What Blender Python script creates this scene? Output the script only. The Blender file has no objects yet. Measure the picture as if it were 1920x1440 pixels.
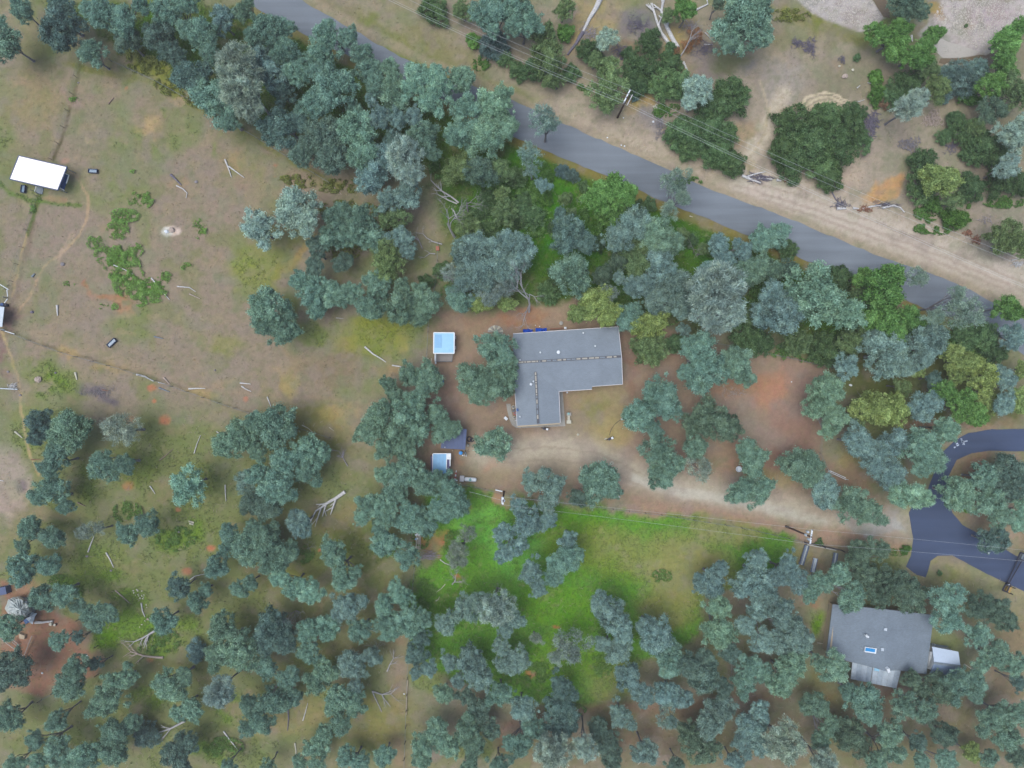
import bpy, math, random
import numpy as np
from mathutils import Vector, Matrix, noise as mnoise

# ------------------------------------------------------------------ camera, sky, sun
scene = bpy.context.scene
H = 120.0                     # flying height of the camera over the ground, metres
cam_d = bpy.data.cameras.new("camera")
cam_d.sensor_width = 36.0
cam_d.lens = 36.0 * H / 192.0
cam_d.clip_end = 6000.0
cam = bpy.data.objects.new("camera", cam_d)
cam.location = (0, 0, H)
scene.collection.objects.link(cam)
scene.camera = cam

SUN_EL, SUN_AZ = math.radians(74), math.radians(262)      # azimuth clockwise from +Y
world = bpy.data.worlds.new("World"); scene.world = world; world.use_nodes = True
wn = world.node_tree.nodes; wl = world.node_tree.links
sky = wn.new("ShaderNodeTexSky"); sky.sky_type = 'NISHITA'; sky.sun_disc = False
sky.sun_elevation = SUN_EL; sky.sun_rotation = SUN_AZ
sky.air_density = 1.0; sky.dust_density = 5.0; sky.ozone_density = 1.0
wn["Background"].inputs["Strength"].default_value = 0.125
wl.new(sky.outputs[0], wn["Background"].inputs["Color"])
sun_d = bpy.data.lights.new("sun", 'SUN'); sun_d.energy = 1.5; sun_d.angle = math.radians(50)
sun_d.color = (1.0, 0.97, 0.93)
sun = bpy.data.objects.new("sun", sun_d); scene.collection.objects.link(sun)
_d = Vector((math.sin(SUN_AZ) * math.cos(SUN_EL), math.cos(SUN_AZ) * math.cos(SUN_EL), math.sin(SUN_EL)))
sun.rotation_euler = _d.to_track_quat('Z', 'Y').to_euler()
sun.location = _d * 400
scene.view_settings.view_transform = 'Standard'
scene.view_settings.look = 'None'
scene.view_settings.exposure = 0.42
scene.view_settings.gamma = 1.0
scene.view_settings.use_curve_mapping = False
scene.cycles.max_bounces = 5
scene.cycles.diffuse_bounces = 3
scene.cycles.transparent_max_bounces = 4

# ------------------------------------------------------------------ helpers
random.seed(11)
rng = np.random.default_rng(11)
COL = scene.collection

def P(px, py, z=0.0):
    """point of the place that stands z metres over the spot surveyed at (px, py) of the site plan (0.1 m units)"""
    k = (H - z) / H
    return Vector(((px - 960) * 0.1 * k, (720 - py) * 0.1 * k, z))

def lin(c):
    c = c / 255.0
    return c / 12.92 if c <= 0.04045 else ((c + 0.055) / 1.055) ** 2.4
KR, KG, KB = 0.77, 0.85, 0.87          # how strongly the overcast light fills each channel
def rgb(r, g, b, f=1.0):
    return (min(lin(r) * KR * f, .92), min(lin(g) * KG * f, .92), min(lin(b) * KB * f, .92), 1.0)

def _hash(ix, iy, seed):
    n = (ix.astype(np.int64) * 374761393 + iy.astype(np.int64) * 668265263 + seed * 974634777) & 0x7fffffff
    n = ((n ^ (n >> 13)) * 1274126177) & 0x7fffffff
    n = (n ^ (n >> 16)) & 0xffffff
    return n / float(0xffffff)
def vnoise(x, y, seed=0):
    ix = np.floor(x); iy = np.floor(y); fx = x - ix; fy = y - iy
    ux = fx * fx * (3 - 2 * fx); uy = fy * fy * (3 - 2 * fy)
    a = _hash(ix, iy, seed); b = _hash(ix + 1, iy, seed); c = _hash(ix, iy + 1, seed); d = _hash(ix + 1, iy + 1, seed)
    return (a * (1 - ux) + b * ux) * (1 - uy) + (c * (1 - ux) + d * ux) * uy
def fbm(x, y, scale, seed=0, octv=4):
    s = np.zeros_like(x); amp = 0.5; tot = 0
    fx, fy = x / scale, y / scale
    for o in range(octv):
        s += amp * vnoise(fx, fy, seed + o * 17); tot += amp
        amp *= 0.5; fx, fy = fx * 2.03 + 5.2, fy * 2.03 + 1.7
    return s / tot

class MB:
    """collects shapes into one mesh"""
    def __init__(s): s.v = []; s.f = []
    def add(s, vs, fs):
        o = len(s.v); s.v += [tuple(v) for v in vs]; s.f += [tuple(i + o for i in f) for f in fs]; return s
    def prism(s, pts, z0, z1):
        """pts: plan points (x, y) ; z0/z1 numbers or lists"""
        n = len(pts)
        a = [z0] * n if not isinstance(z0, (list, tuple)) else z0
        b = [z1] * n if not isinstance(z1, (list, tuple)) else z1
        area = sum(pts[i][0] * pts[(i + 1) % n][1] - pts[(i + 1) % n][0] * pts[i][1] for i in range(n))
        if area < 0: pts = pts[::-1]; a = list(a)[::-1]; b = list(b)[::-1]
        vs = [(p[0], p[1], a[i]) for i, p in enumerate(pts)] + [(p[0], p[1], b[i]) for i, p in enumerate(pts)]
        fs = [tuple(range(n - 1, -1, -1)), tuple(range(n, 2 * n))] + [(i, (i + 1) % n, n + (i + 1) % n, n + i) for i in range(n)]
        return s.add(vs, fs)
    def box(s, c, size, rz=0.0, tilt=0.0):
        sx, sy, sz = size[0] / 2, size[1] / 2, size[2] / 2
        m = Matrix.Rotation(rz, 3, 'Z') @ Matrix.Rotation(tilt, 3, 'X')
        vs = [Vector(c) + m @ Vector((x * sx, y * sy, z * sz)) for z in (-1, 1) for y in (-1, 1) for x in (-1, 1)]
        return s.add(vs, [(0, 2, 3, 1), (4, 5, 7, 6), (0, 1, 5, 4), (2, 6, 7, 3), (0, 4, 6, 2), (1, 3, 7, 5)])
    def tube(s, pts, rad, n=6, cap=True):
        if not isinstance(rad, (list, tuple)): rad = [rad] * len(pts)
        pts = [Vector(p) for p in pts]; vs = []; fs = []
        for i, p in enumerate(pts):
            d = (pts[min(i + 1, len(pts) - 1)] - pts[max(i - 1, 0)])
            if d.length < 1e-6: d = Vector((0, 0, 1))
            d.normalize()
            u = d.cross(Vector((0, 0, 1)) if abs(d.z) < 0.9 else Vector((1, 0, 0))).normalized(); w = d.cross(u)
            for k in range(n):
                a = 2 * math.pi * k / n
                vs.append(p + (u * math.cos(a) + w * math.sin(a)) * rad[i])
        for i in range(len(pts) - 1):
            for k in range(n):
                a, b = i * n + k, i * n + (k + 1) % n
                fs.append((a, b, b + n, a + n))
        if cap: fs += [tuple(range(n - 1, -1, -1)), tuple(range(len(vs) - n, len(vs)))]
        return s.add(vs, fs)
    def lathe(s, c, prof, n=16):
        """prof: (radius, z) pairs"""
        vs = []; fs = []
        for r, z in prof:
            for k in range(n):
                a = 2 * math.pi * k / n
                vs.append((c[0] + r * math.cos(a), c[1] + r * math.sin(a), c[2] + z))
        for i in range(len(prof) - 1):
            for k in range(n):
                a, b = i * n + k, i * n + (k + 1) % n
                fs.append((a, b, b + n, a + n))
        fs += [tuple(range(n - 1, -1, -1)), tuple(range(len(vs) - n, len(vs)))]
        return s.add(vs, fs)
    def rock(s, c, r, seed=0, flat=0.6):
        vs = []; fs = []; n, m = 8, 5; rr = random.Random(seed)
        for j in range(1, m):
            ph = math.pi * j / m
            for k in range(n):
                a = 2 * math.pi * k / n + j * .3; q = r * rr.uniform(.75, 1.15)
                vs.append((c[0] + q * math.sin(ph) * math.cos(a), c[1] + q * math.sin(ph) * math.sin(a) * .85, c[2] + q * flat * math.cos(ph)))
        t = len(vs); vs += [(c[0], c[1], c[2] + r * flat), (c[0], c[1], c[2] - r * flat)]
        for j in range(m - 2):
            for k in range(n):
                a, b = j * n + k, j * n + (k + 1) % n
                fs.append((a, a + n, b + n, b))
        for k in range(n):
            fs.append((t, k, (k + 1) % n)); fs.append((t + 1, (m - 2) * n + (k + 1) % n, (m - 2) * n + k))
        return s.add(vs, fs)
    def mesh(s, name, m, smooth=False):
        me = bpy.data.meshes.new(name); me.from_pydata(s.v, [], s.f); me.materials.append(m); me.update()
        if smooth: me.shade_smooth()
        return me
    def build(s, name, m, parent=None, smooth=False, **kw):
        o = bpy.data.objects.new(name, s.mesh(name, m, smooth)); COL.objects.link(o)
        if parent is not None:
            o.parent = parent; o.matrix_parent_inverse = Matrix.Translation(-parent.location)
        return o
def bakeinv(o, parent):
    pass

def tag(o, label=None, cat=None, group=None, kind=None):
    if label: o["label"] = label
    if cat: o["category"] = cat
    if group: o["group"] = group
    if kind: o["kind"] = kind
    return o
def thing(name, label, cat, loc=(0, 0, 0), group=None):
    o = bpy.data.objects.new(name, None); o.empty_display_size = 0.3; COL.objects.link(o); o.location = loc
    return tag(o, label, cat, group)

# ------------------------------------------------------------------ materials
def new_mat(name, rough=0.9):
    m = bpy.data.materials.new(name); m.use_nodes = True
    b = m.node_tree.nodes["Principled BSDF"]; b.inputs["Roughness"].default_value = rough
    b.inputs["Specular IOR Level"].default_value = 0.25
    return m, m.node_tree.nodes, m.node_tree.links, b
def plain(name, c, rough=0.8, var=0.12, scale=3.0, metal=0.0, bump=0.0, c2=None, spec=0.3):
    """colour with procedural mottling"""
    m, n, l, b = new_mat(name, rough); b.inputs["Metallic"].default_value = metal
    b.inputs["Specular IOR Level"].default_value = spec
    tc = n.new("ShaderNodeTexCoord"); no = n.new("ShaderNodeTexNoise")
    no.inputs["Scale"].default_value = scale; no.inputs["Detail"].default_value = 6; no.inputs["Roughness"].default_value = .65
    l.new(tc.outputs["Object"], no.inputs["Vector"])
    r = n.new("ShaderNodeValToRGB"); r.color_ramp.elements[0].position = .3; r.color_ramp.elements[1].position = .7
    lo = c2 if c2 else tuple(x * (1 - var) for x in c[:3]) + (1,)
    hi = tuple(min(x * (1 + var), .95) for x in c[:3]) + (1,)
    r.color_ramp.elements[0].color = lo; r.color_ramp.elements[1].color = hi
    l.new(no.outputs["Fac"], r.inputs["Fac"]); l.new(r.outputs["Color"], b.inputs["Base Color"])
    if bump:
        bp = n.new("ShaderNodeBump"); bp.inputs["Strength"].default_value = bump; bp.inputs["Distance"].default_value = .05
        l.new(no.outputs["Fac"], bp.inputs["Height"]); l.new(bp.outputs["Normal"], b.inputs["Normal"])
    return m

def leaf_mat(name, transl=0.3):
    m = bpy.data.materials.new(name); m.use_nodes = True; n = m.node_tree.nodes; l = m.node_tree.links
    n.remove(n["Principled BSDF"]); out = n["Material Output"]
    oi = n.new("ShaderNodeObjectInfo"); at = n.new("ShaderNodeAttribute"); at.attribute_name = "tone"
    hsv = n.new("ShaderNodeHueSaturation")
    mr = n.new("ShaderNodeMapRange"); mr.inputs["To Min"].default_value = 0.35; mr.inputs["To Max"].default_value = 1.85
    l.new(at.outputs["Fac"], mr.inputs["Value"]); l.new(mr.outputs[0], hsv.inputs["Value"])
    sr = n.new("ShaderNodeMapRange"); sr.inputs["To Min"].default_value = 1.0; sr.inputs["To Max"].default_value = .78
    l.new(at.outputs["Fac"], sr.inputs["Value"]); l.new(sr.outputs[0], hsv.inputs["Saturation"])
    l.new(oi.outputs["Color"], hsv.inputs["Color"])
    d = n.new("ShaderNodeBsdfDiffuse"); t = n.new("ShaderNodeBsdfTranslucent"); mx = n.new("ShaderNodeMixShader")
    mx.inputs[0].default_value = transl
    tc = n.new("ShaderNodeTexCoord"); no = n.new("ShaderNodeTexNoise"); no.inputs["Scale"].default_value = 2.6; no.inputs["Detail"].default_value = 3
    l.new(tc.outputs["Object"], no.inputs["Vector"])
    nr = n.new("ShaderNodeMapRange"); nr.inputs["From Min"].default_value = .42; nr.inputs["From Max"].default_value = .72; nr.inputs["To Max"].default_value = .5
    l.new(no.outputs["Fac"], nr.inputs["Value"])
    ol = n.new("ShaderNodeMix"); ol.data_type = 'RGBA'; ol.blend_type = 'MULTIPLY'; ol.inputs[7].default_value = (1.18, 1.0, .7, 1)
    l.new(nr.outputs[0], ol.inputs[0]); l.new(hsv.outputs[0], ol.inputs[6]); col_out = ol.outputs[2]
    l.new(col_out, d.inputs["Color"]); l.new(col_out, t.inputs["Color"])
    l.new(d.outputs[0], mx.inputs[1]); l.new(t.outputs[0], mx.inputs[2]); l.new(mx.outputs[0], out.inputs["Surface"])
    return m
M = {}
M['leaf'] = leaf_mat('foliage')
M['bark'] = plain('bark', rgb(128, 124, 130), var=.35, scale=6, bump=.4)
M['deadwood'] = plain('weathered_wood', rgb(172, 168, 172), var=.22, scale=5, bump=.3)
M['twig'] = plain('grey_twigs', rgb(158, 150, 158), var=.25, scale=3)
M['logwood'] = plain('bleached_log', rgb(200, 196, 198), var=.3, scale=4, bump=.4)
M['oldlog'] = plain('brown_log', rgb(140, 120, 112), var=.3, scale=4, bump=.4)
M['char'] = plain('charred_wood', rgb(112, 106, 122), var=.35, scale=4, bump=.4)
M['brownleaf'] = plain('dead_brown_leaves', rgb(150, 112, 80), var=.3, scale=3)
M['white'] = plain('white_paint', rgb(225, 228, 236), rough=.5, var=.05)
M['whiteroof'] = plain('white_sheet_roof', (.9, .9, .9, 1), rough=.35, var=.02, scale=1)
M['lightblue'] = plain('pale_blue_sheet', rgb(150, 200, 232), rough=.4, var=.05, scale=1.5)
M['lightblue2'] = plain('mid_blue_sheet', rgb(124, 176, 220), rough=.4, var=.05, scale=1.5)
M['slate'] = plain('dark_blue_sheet', rgb(78, 92, 128), rough=.6, var=.1, scale=1.5)
M['deepblue'] = plain('deep_blue_sheet', rgb(36, 80, 138), rough=.5, var=.12, scale=1.5)
M['brightblue'] = plain('bright_blue_plastic', rgb(0, 135, 215), rough=.4, var=.06)
M['tarp'] = plain('blue_tarp', rgb(0, 80, 200), rough=.5, var=.2, scale=6, bump=.6)
M['dark'] = plain('dark_metal', rgb(52, 52, 66), rough=.6, var=.2)
M['grey'] = plain('grey_metal', rgb(120, 130, 142), rough=.5, var=.12)
M['galv'] = plain('galvanised_sheet', rgb(194, 202, 214), rough=.45, var=.12, scale=2)
M['concrete'] = plain('concrete', rgb(160, 155, 150), var=.1, scale=2, bump=.1)
M['concrete2'] = plain('pen_floor_concrete', rgb(158, 150, 148), var=.08, scale=2)  # concrete of the pen floor, a touch darker and pinker
M['tanwall'] = plain('tan_wall', rgb(178, 160, 138), var=.06)
M['wall'] = plain('brown_stucco_wall', rgb(150, 130, 116), var=.08, scale=2)
M['fascia'] = plain('white_fascia', rgb(205, 200, 205), var=.05)
M['glass'] = plain('window_glass', rgb(50, 62, 80), rough=.1, var=.1, spec=.6)
M['wood'] = plain('deck_wood', rgb(158, 148, 132), var=.12, scale=5)
M['post'] = plain('fence_wood', rgb(122, 108, 98), var=.25, scale=6)
M['wire'] = plain('wire', rgb(196, 200, 205), rough=.4, var=.03)
M['pole'] = plain('utility_pole_wood', rgb(82, 62, 58), var=.25, scale=4)
M['red'] = plain('faded_red_paint', rgb(190, 96, 96), var=.12)
M['teal'] = plain('teal_lid', rgb(130, 178, 178), var=.06)
M['rust'] = plain('rusty_wood', rgb(140, 100, 82), var=.3, scale=5)
M['stone'] = plain('pale_stone', rgb(196, 190, 176), var=.15, scale=5, bump=.3)
M['stone2'] = plain('pinkish_stone', rgb(178, 160, 152), var=.2, scale=5, bump=.3)
M['ash'] = plain('ash', rgb(138, 132, 138), var=.25, scale=6)
M['yellowbox'] = plain('faded_yellow_plastic', rgb(170, 150, 80), var=.15, scale=6, c2=rgb(165, 120, 80))
M['paint'] = plain('worn_road_paint', rgb(190, 200, 222), var=.25, scale=20)
M['silver'] = plain('crumpled_foil', rgb(196, 200, 200), rough=.35, var=.3, scale=4, metal=.25, bump=.8)
M['cream'] = plain('cream_vent_cover', rgb(172, 166, 158), var=.08)
M['ventdark'] = plain('dark_vent_cover', rgb(92, 92, 100), var=.12)

def roof_mat(name, c, ang=0.0, speck=.16):
    m, n, l, b = new_mat(name, .95)
    tc = n.new("ShaderNodeTexCoord"); mp = n.new("ShaderNodeMapping"); mp.inputs["Rotation"].default_value = (0, 0, ang)
    l.new(tc.outputs["Object"], mp.inputs["Vector"])
    br = n.new("ShaderNodeTexBrick"); br.inputs["Scale"].default_value = 1.0
    br.inputs["Brick Width"].default_value = .33; br.inputs["Row Height"].default_value = .145; br.inputs["Mortar Size"].default_value = .008
    br.inputs["Color1"].default_value = tuple(x * (1 - speck * .6) for x in c[:3]) + (1,)
    br.inputs["Color2"].default_value = tuple(x * (1 + speck * .6) for x in c[:3]) + (1,)
    br.inputs["Mortar"].default_value = tuple(x * .7 for x in c[:3]) + (1,)
    l.new(mp.outputs[0], br.inputs["Vector"])
    no = n.new("ShaderNodeTexNoise"); no.inputs["Scale"].default_value = .35; no.inputs["Detail"].default_value = 8; no.inputs["Roughness"].default_value = .7
    l.new(tc.outputs["Object"], no.inputs["Vector"])
    mr = n.new("ShaderNodeMapRange"); mr.inputs["From Min"].default_value = .3; mr.inputs["From Max"].default_value = .7
    mr.inputs["To Min"].default_value = .88; mr.inputs["To Max"].default_value = 1.1
    l.new(no.outputs["Fac"], mr.inputs["Value"])
    hs = n.new("ShaderNodeHueSaturation"); l.new(mr.outputs[0], hs.inputs["Value"]); l.new(br.outputs["Color"], hs.inputs["Color"])
    l.new(hs.outputs[0], b.inputs["Base Color"])
    return m
M['roof1'] = roof_mat('grey_shingles', rgb(134, 142, 154), math.radians(3), .08)
M['roof2'] = roof_mat('weathered_grey_shingles', rgb(122, 132, 145), math.radians(-8), .14)

def asphalt(name, c, var=.1):
    m, n, l, b = new_mat(name, .85)
    tc = n.new("ShaderNodeTexCoord")
    a = n.new("ShaderNodeTexNoise"); a.inputs["Scale"].default_value = .09; a.inputs["Detail"].default_value = 7
    f = n.new("ShaderNodeTexNoise"); f.inputs["Scale"].default_value = 5; f.inputs["Detail"].default_value = 5; f.inputs["Roughness"].default_value = .8
    # stretched along the road: tyre polish
    mp = n.new("ShaderNodeMapping"); mp.inputs["Rotation"].default_value = (0, 0, math.radians(26)); mp.inputs["Scale"].default_value = (.04, .7, 1)
    w = n.new("ShaderNodeTexNoise"); w.inputs["Scale"].default_value = 1; w.inputs["Detail"].default_value = 4
    l.new(tc.outputs["Object"], a.inputs["Vector"]); l.new(tc.outputs["Object"], f.inputs["Vector"])
    l.new(tc.outputs["Object"], mp.inputs["Vector"]); l.new(mp.outputs[0], w.inputs["Vector"])
    ad = n.new("ShaderNodeMath"); ad.operation = 'ADD'; l.new(a.outputs["Fac"], ad.inputs[0]); l.new(w.outputs["Fac"], ad.inputs[1])
    ad2 = n.new("ShaderNodeMath"); ad2.operation = 'MULTIPLY_ADD'; ad2.inputs[1].default_value = .6
    l.new(f.outputs["Fac"], ad2.inputs[0]); l.new(ad.outputs[0], ad2.inputs[2])
    mr = n.new("ShaderNodeMapRange"); mr.inputs["From Min"].default_value = .9; mr.inputs["From Max"].default_value = 1.7
    mr.inputs["To Min"].default_value = 1 - var * 2; mr.inputs["To Max"].default_value = 1 + var * 2
    l.new(ad2.outputs[0], mr.inputs["Value"])
    hs = n.new("ShaderNodeHueSaturation"); hs.inputs["Color"].default_value = c; l.new(mr.outputs[0], hs.inputs["Value"])
    l.new(hs.outputs[0], b.inputs["Base Color"])
    return m
M['road'] = asphalt('old_asphalt', rgb(118, 124, 134), .13)
M['drive'] = asphalt('new_asphalt', rgb(68, 80, 108), .12)

def ground_mat():
    m, n, l, b = new_mat('earth_and_grass', 1.0); b.inputs["Specular IOR Level"].default_value = .1
    at = n.new("ShaderNodeAttribute"); at.attribute_name = "cover"
    tc = n.new("ShaderNodeTexCoord")
    def noi(sc, det, ro=.7):
        x = n.new("ShaderNodeTexNoise"); x.inputs["Scale"].default_value = sc; x.inputs["Detail"].default_value = det; x.inputs["Roughness"].default_value = ro
        l.new(tc.outputs["Object"], x.inputs["Vector"]); return x
    a = noi(1.1, 9, .75); f = noi(6, 4, .8); g = noi(.5, 5)
    mr = n.new("ShaderNodeMapRange"); mr.inputs["From Min"].default_value = .3; mr.inputs["From Max"].default_value = .7
    mr.inputs["To Min"].default_value = .84; mr.inputs["To Max"].default_value = 1.16; l.new(a.outputs["Fac"], mr.inputs["Value"])
    mr2 = n.new("ShaderNodeMapRange"); mr2.inputs["From Min"].default_value = .3; mr2.inputs["From Max"].default_value = .7
    mr2.inputs["To Min"].default_value = .9; mr2.inputs["To Max"].default_value = 1.1; l.new(f.outputs["Fac"], mr2.inputs["Value"])
    mu = n.new("ShaderNodeMath"); mu.operation = 'MULTIPLY'; l.new(mr.outputs[0], mu.inputs[0]); l.new(mr2.outputs[0], mu.inputs[1])
    mh = n.new("ShaderNodeMapRange"); mh.inputs["From Min"].default_value = .3; mh.inputs["From Max"].default_value = .7
    mh.inputs["To Min"].default_value = .485; mh.inputs["To Max"].default_value = .515; l.new(g.outputs["Fac"], mh.inputs["Value"])
    hs = n.new("ShaderNodeHueSaturation"); l.new(at.outputs["Color"], hs.inputs["Color"]); l.new(mu.outputs[0], hs.inputs["Value"]); l.new(mh.outputs[0], hs.inputs["Hue"])
    l.new(hs.outputs[0], b.inputs["Base Color"])
    bp = n.new("ShaderNodeBump"); bp.inputs["Strength"].default_value = .5; bp.inputs["Distance"].default_value = .12
    l.new(a.outputs["Fac"], bp.inputs["Height"]); l.new(bp.outputs["Normal"], b.inputs["Normal"])
    return m
M['ground'] = ground_mat()
# ------------------------------------------------------------------ the ground sheet
xs = np.concatenate([[-1500, -900, -500, -300, -200, -150, -125, -112], np.arange(-104, 104.01, .3), [112, 125, 150, 200, 300, 500, 900, 1500]])
ys = np.concatenate([[-1500, -900, -500, -300, -200, -150, -115, -95, -86], np.arange(-79, 79.01, .3), [86, 95, 115, 150, 200, 300, 500, 900, 1500]])
GX, GY = np.meshgrid(xs, ys)
PX = GX * 10 + 960; PY = 720 - GY * 10            # site-plan units
w1 = fbm(PX, PY, 60, 3) - .5; w2 = fbm(PX, PY, 60, 91) - .5
w3 = fbm(PX, PY, 14, 31, 3) - .5; w4 = fbm(PX, PY, 14, 61, 3) - .5
QX = PX + w1 * 46 + w3 * 20; QY = PY + w2 * 46 + w4 * 20       # warped, for natural edges
RX = PX + w3 * 7; RY = PY + w4 * 7                 # slightly warped, for tracks
def C3(r, g, b): return np.array(rgb(r, g, b)[:3])
cov = np.empty(PX.shape + (3,)); cov[:] = C3(136, 127, 111)
def sst(a, b, x):
    t = np.clip((x - a) / (b - a), 0, 1); return t * t * (3 - 2 * t)
def mixc(mask, c):
    global cov
    cov = cov * (1 - mask[..., None]) + C3(*c) * mask[..., None]
def blob(x, y, rx, ry, c, s=1.0, a=0.0, soft=.5, warp=True, brk=0.0):
    X, Y = (QX, QY) if warp else (RX, RY)
    ca, sa = math.cos(math.radians(a)), math.sin(math.radians(a))
    dx, dy = X - x, Y - y
    u = (dx * ca + dy * sa) / rx; v = (-dx * sa + dy * ca) / ry
    d = np.sqrt(u * u + v * v)
    m = s * (1 - sst(1 - soft, 1 + soft * .6, d))
    if brk: m = m * sst(.5 - brk * .5, .5 + brk * .3, 1 - NB + .15)
    mixc(m, c)
def sdpoly(X, Y, pts):
    d = np.full(X.shape, 1e9); ins = np.zeros(X.shape, bool); n = len(pts)
    for i in range(n):
        x0, y0 = pts[i]; x1, y1 = pts[(i + 1) % n]
        ex, ey = x1 - x0, y1 - y0; t = np.clip(((X - x0) * ex + (Y - y0) * ey) / (ex * ex + ey * ey + 1e-9), 0, 1)
        d = np.minimum(d, np.hypot(X - x0 - t * ex, Y - y0 - t * ey))
        c = ((y0 > Y) != (y1 > Y)) & (X < (x1 - x0) * (Y - y0) / ((y1 - y0) if y1 != y0 else 1e-9) + x0)
        ins ^= c
    return np.where(ins, -d, d)
def poly(pts, c, s=1.0, soft=12, warp=True, brk=0.0):
    X, Y = (QX, QY) if warp else (RX, RY)
    m = s * (1 - sst(-soft, soft * .6, sdpoly(X, Y, pts)))
    if brk: m = m * sst(.5 - brk * .5, .5 + brk * .3, 1 - NB + .15)
    mixc(m, c)
def track(pts, w, c, s=1.0, soft=.6, warp=False):
    X, Y = (QX, QY) if warp else (RX, RY)
    d = np.full(X.shape, 1e9)
    for (x0, y0), (x1, y1) in zip(pts[:-1], pts[1:]):
        ex, ey = x1 - x0, y1 - y0; t = np.clip(((X - x0) * ex + (Y - y0) * ey) / (ex * ex + ey * ey + 1e-9), 0, 1)
        d = np.minimum(d, np.hypot(X - x0 - t * ex, Y - y0 - t * ey))
    mixc(s * (1 - sst(w * (1 - soft) * .5, w * (.5 + soft * .5), d)), c)
NB = fbm(PX, PY, 26, 7, 5)
NS = fbm(PX, PY, 9, 77, 4)
NL = fbm(PX, PY, 120, 5, 4)
NM = fbm(PX, PY, 45, 205, 5)
TAN, GREY, OLIVE, GRASS, LUSH, DARKG = (160, 142, 120), (134, 126, 120), (118, 118, 82), (104, 124, 66), (86, 122, 54), (66, 84, 44)
YARD, REDD, SAND, LITTER, DRY = (150, 129, 115), (172, 122, 100), (180, 166, 154), (98, 90, 72), (138, 132, 88)
def GREENISH(): return np.clip((cov[..., 1] - cov[..., 0]) * 14, 0, .85)
# broad zones
poly([(0, 60), (330, 110), (520, 260), (690, 350), (560, 470), (560, 640), (790, 720), (650, 800), (0, 760)], (148, 131, 119), .65, 60)
mixc(.55 * sst(.5, .66, NM), (118, 120, 84)); mixc(.45 * sst(.55, .7, NL), GRASS); mixc(.4 * sst(.56, .7, NB), (150, 136, 114))
poly([(0, 790), (560, 770), (780, 950), (770, 1440), (0, 1440)], (122, 114, 88), .65, 70)
poly([(0, 790), (560, 770), (780, 950), (770, 1440), (0, 1440)], GRASS, .42, 50, brk=.5)
poly([(0, 0), (1560, 0), (1560, 60), (900, 180), (560, 20), (0, 0)], (128, 120, 90), .5, 50)
# wood either side of the creek (leaf litter and lush growth)
poly([(60, 0), (460, 0), (700, 130), (1040, 250), (1480, 480), (1860, 640), (1920, 720), (1920, 800), (1640, 800), (1480, 640), (1150, 600), (830, 560), (830, 330), (500, 250), (300, 140)], (88, 92, 54), .9, 30)
poly([(60, 0), (460, 0), (700, 130), (1040, 250), (1480, 480), (1860, 640), (1480, 640), (1150, 600), (900, 560), (830, 330), (500, 250)], (72, 108, 42), .7, 30, brk=.7)
poly([(780, 330), (1100, 330), (1400, 470), (1200, 560), (900, 500), (830, 420)], (70, 112, 40), .8, 40, brk=.8)
blob(1000, 345, 120, 55, (78, 122, 44), .8, 20, brk=.8)
for x, y, a, b in ((1040, 430, 60, 30), (960, 400, 50, 30), (1300, 470, 60, 25)): blob(x, y, a, b, (72, 118, 40), .7, 20)
# top right: open dirt beyond the road
poly([(640, 0), (1500, 0), (1560, 60), (1650, 100), (1920, 130), (1920, 620), (1700, 510), (1250, 300), (950, 175)], (154, 142, 128), .9, 20)
poly([(1250, 250), (1400, 100), (1600, 160), (1740, 260), (1920, 400), (1920, 560), (1500, 400), (1330, 340)], (156, 144, 132), .85, 30)
poly([(700, 20), (800, 110), (940, 170), (900, 100), (760, 0)], (120, 118, 76), .6, 30, brk=.5)
track([(690, 40), (800, 110), (900, 160), (1020, 190)], 26, (116, 120, 72), .5, warp=True)
track([(1050, 120), (1080, 90), (1095, 60)], 18, (150, 134, 108), .8, warp=True)
blob(1120, 40, 60, 50, (160, 142, 106), .6); blob(1275, 105, 26, 60, (168, 146, 96), .7); blob(1210, 190, 30, 26, (172, 148, 104), .8, 20)
blob(1195, 45, 50, 45, (106, 102, 112), .7, brk=.5); blob(1290, 40, 20, 40, (156, 140, 110), .6)
blob(1320, 115, 55, 40, (128, 116, 118), .6, brk=.4); blob(1180, 95, 30, 22, (130, 106, 86), .6); blob(1222, 225, 28, 24, (130, 124, 128), .7); blob(1245, 250, 24, 30, (112, 108, 120), .5)
blob(1370, 110, 45, 24, (104, 112, 70), .6); blob(1410, 125, 22, 14, (136, 130, 132), .6)
blob(1500, 30, 70, 22, (120, 122, 62), .7, 20); poly([(1480, 0), (1570, 45), (1640, 70), (1620, 100), (1500, 60), (1440, 20)], (112, 114, 66), .6, 14)
blob(1480, 60, 60, 40, (134, 126, 98), .7); blob(1470, 170, 40, 60, (156, 146, 140), .8); blob(1590, 150, 70, 40, (122, 116, 98), .6)
for x, y, rx, ry, a in ((1390, 180, 30, 60, 0), (1420, 250, 30, 50, 10), (1610, 300, 60, 70, 10), (1580, 330, 40, 50, 0)): blob(x, y, rx, ry, (166, 152, 140), .8, a)
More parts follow.
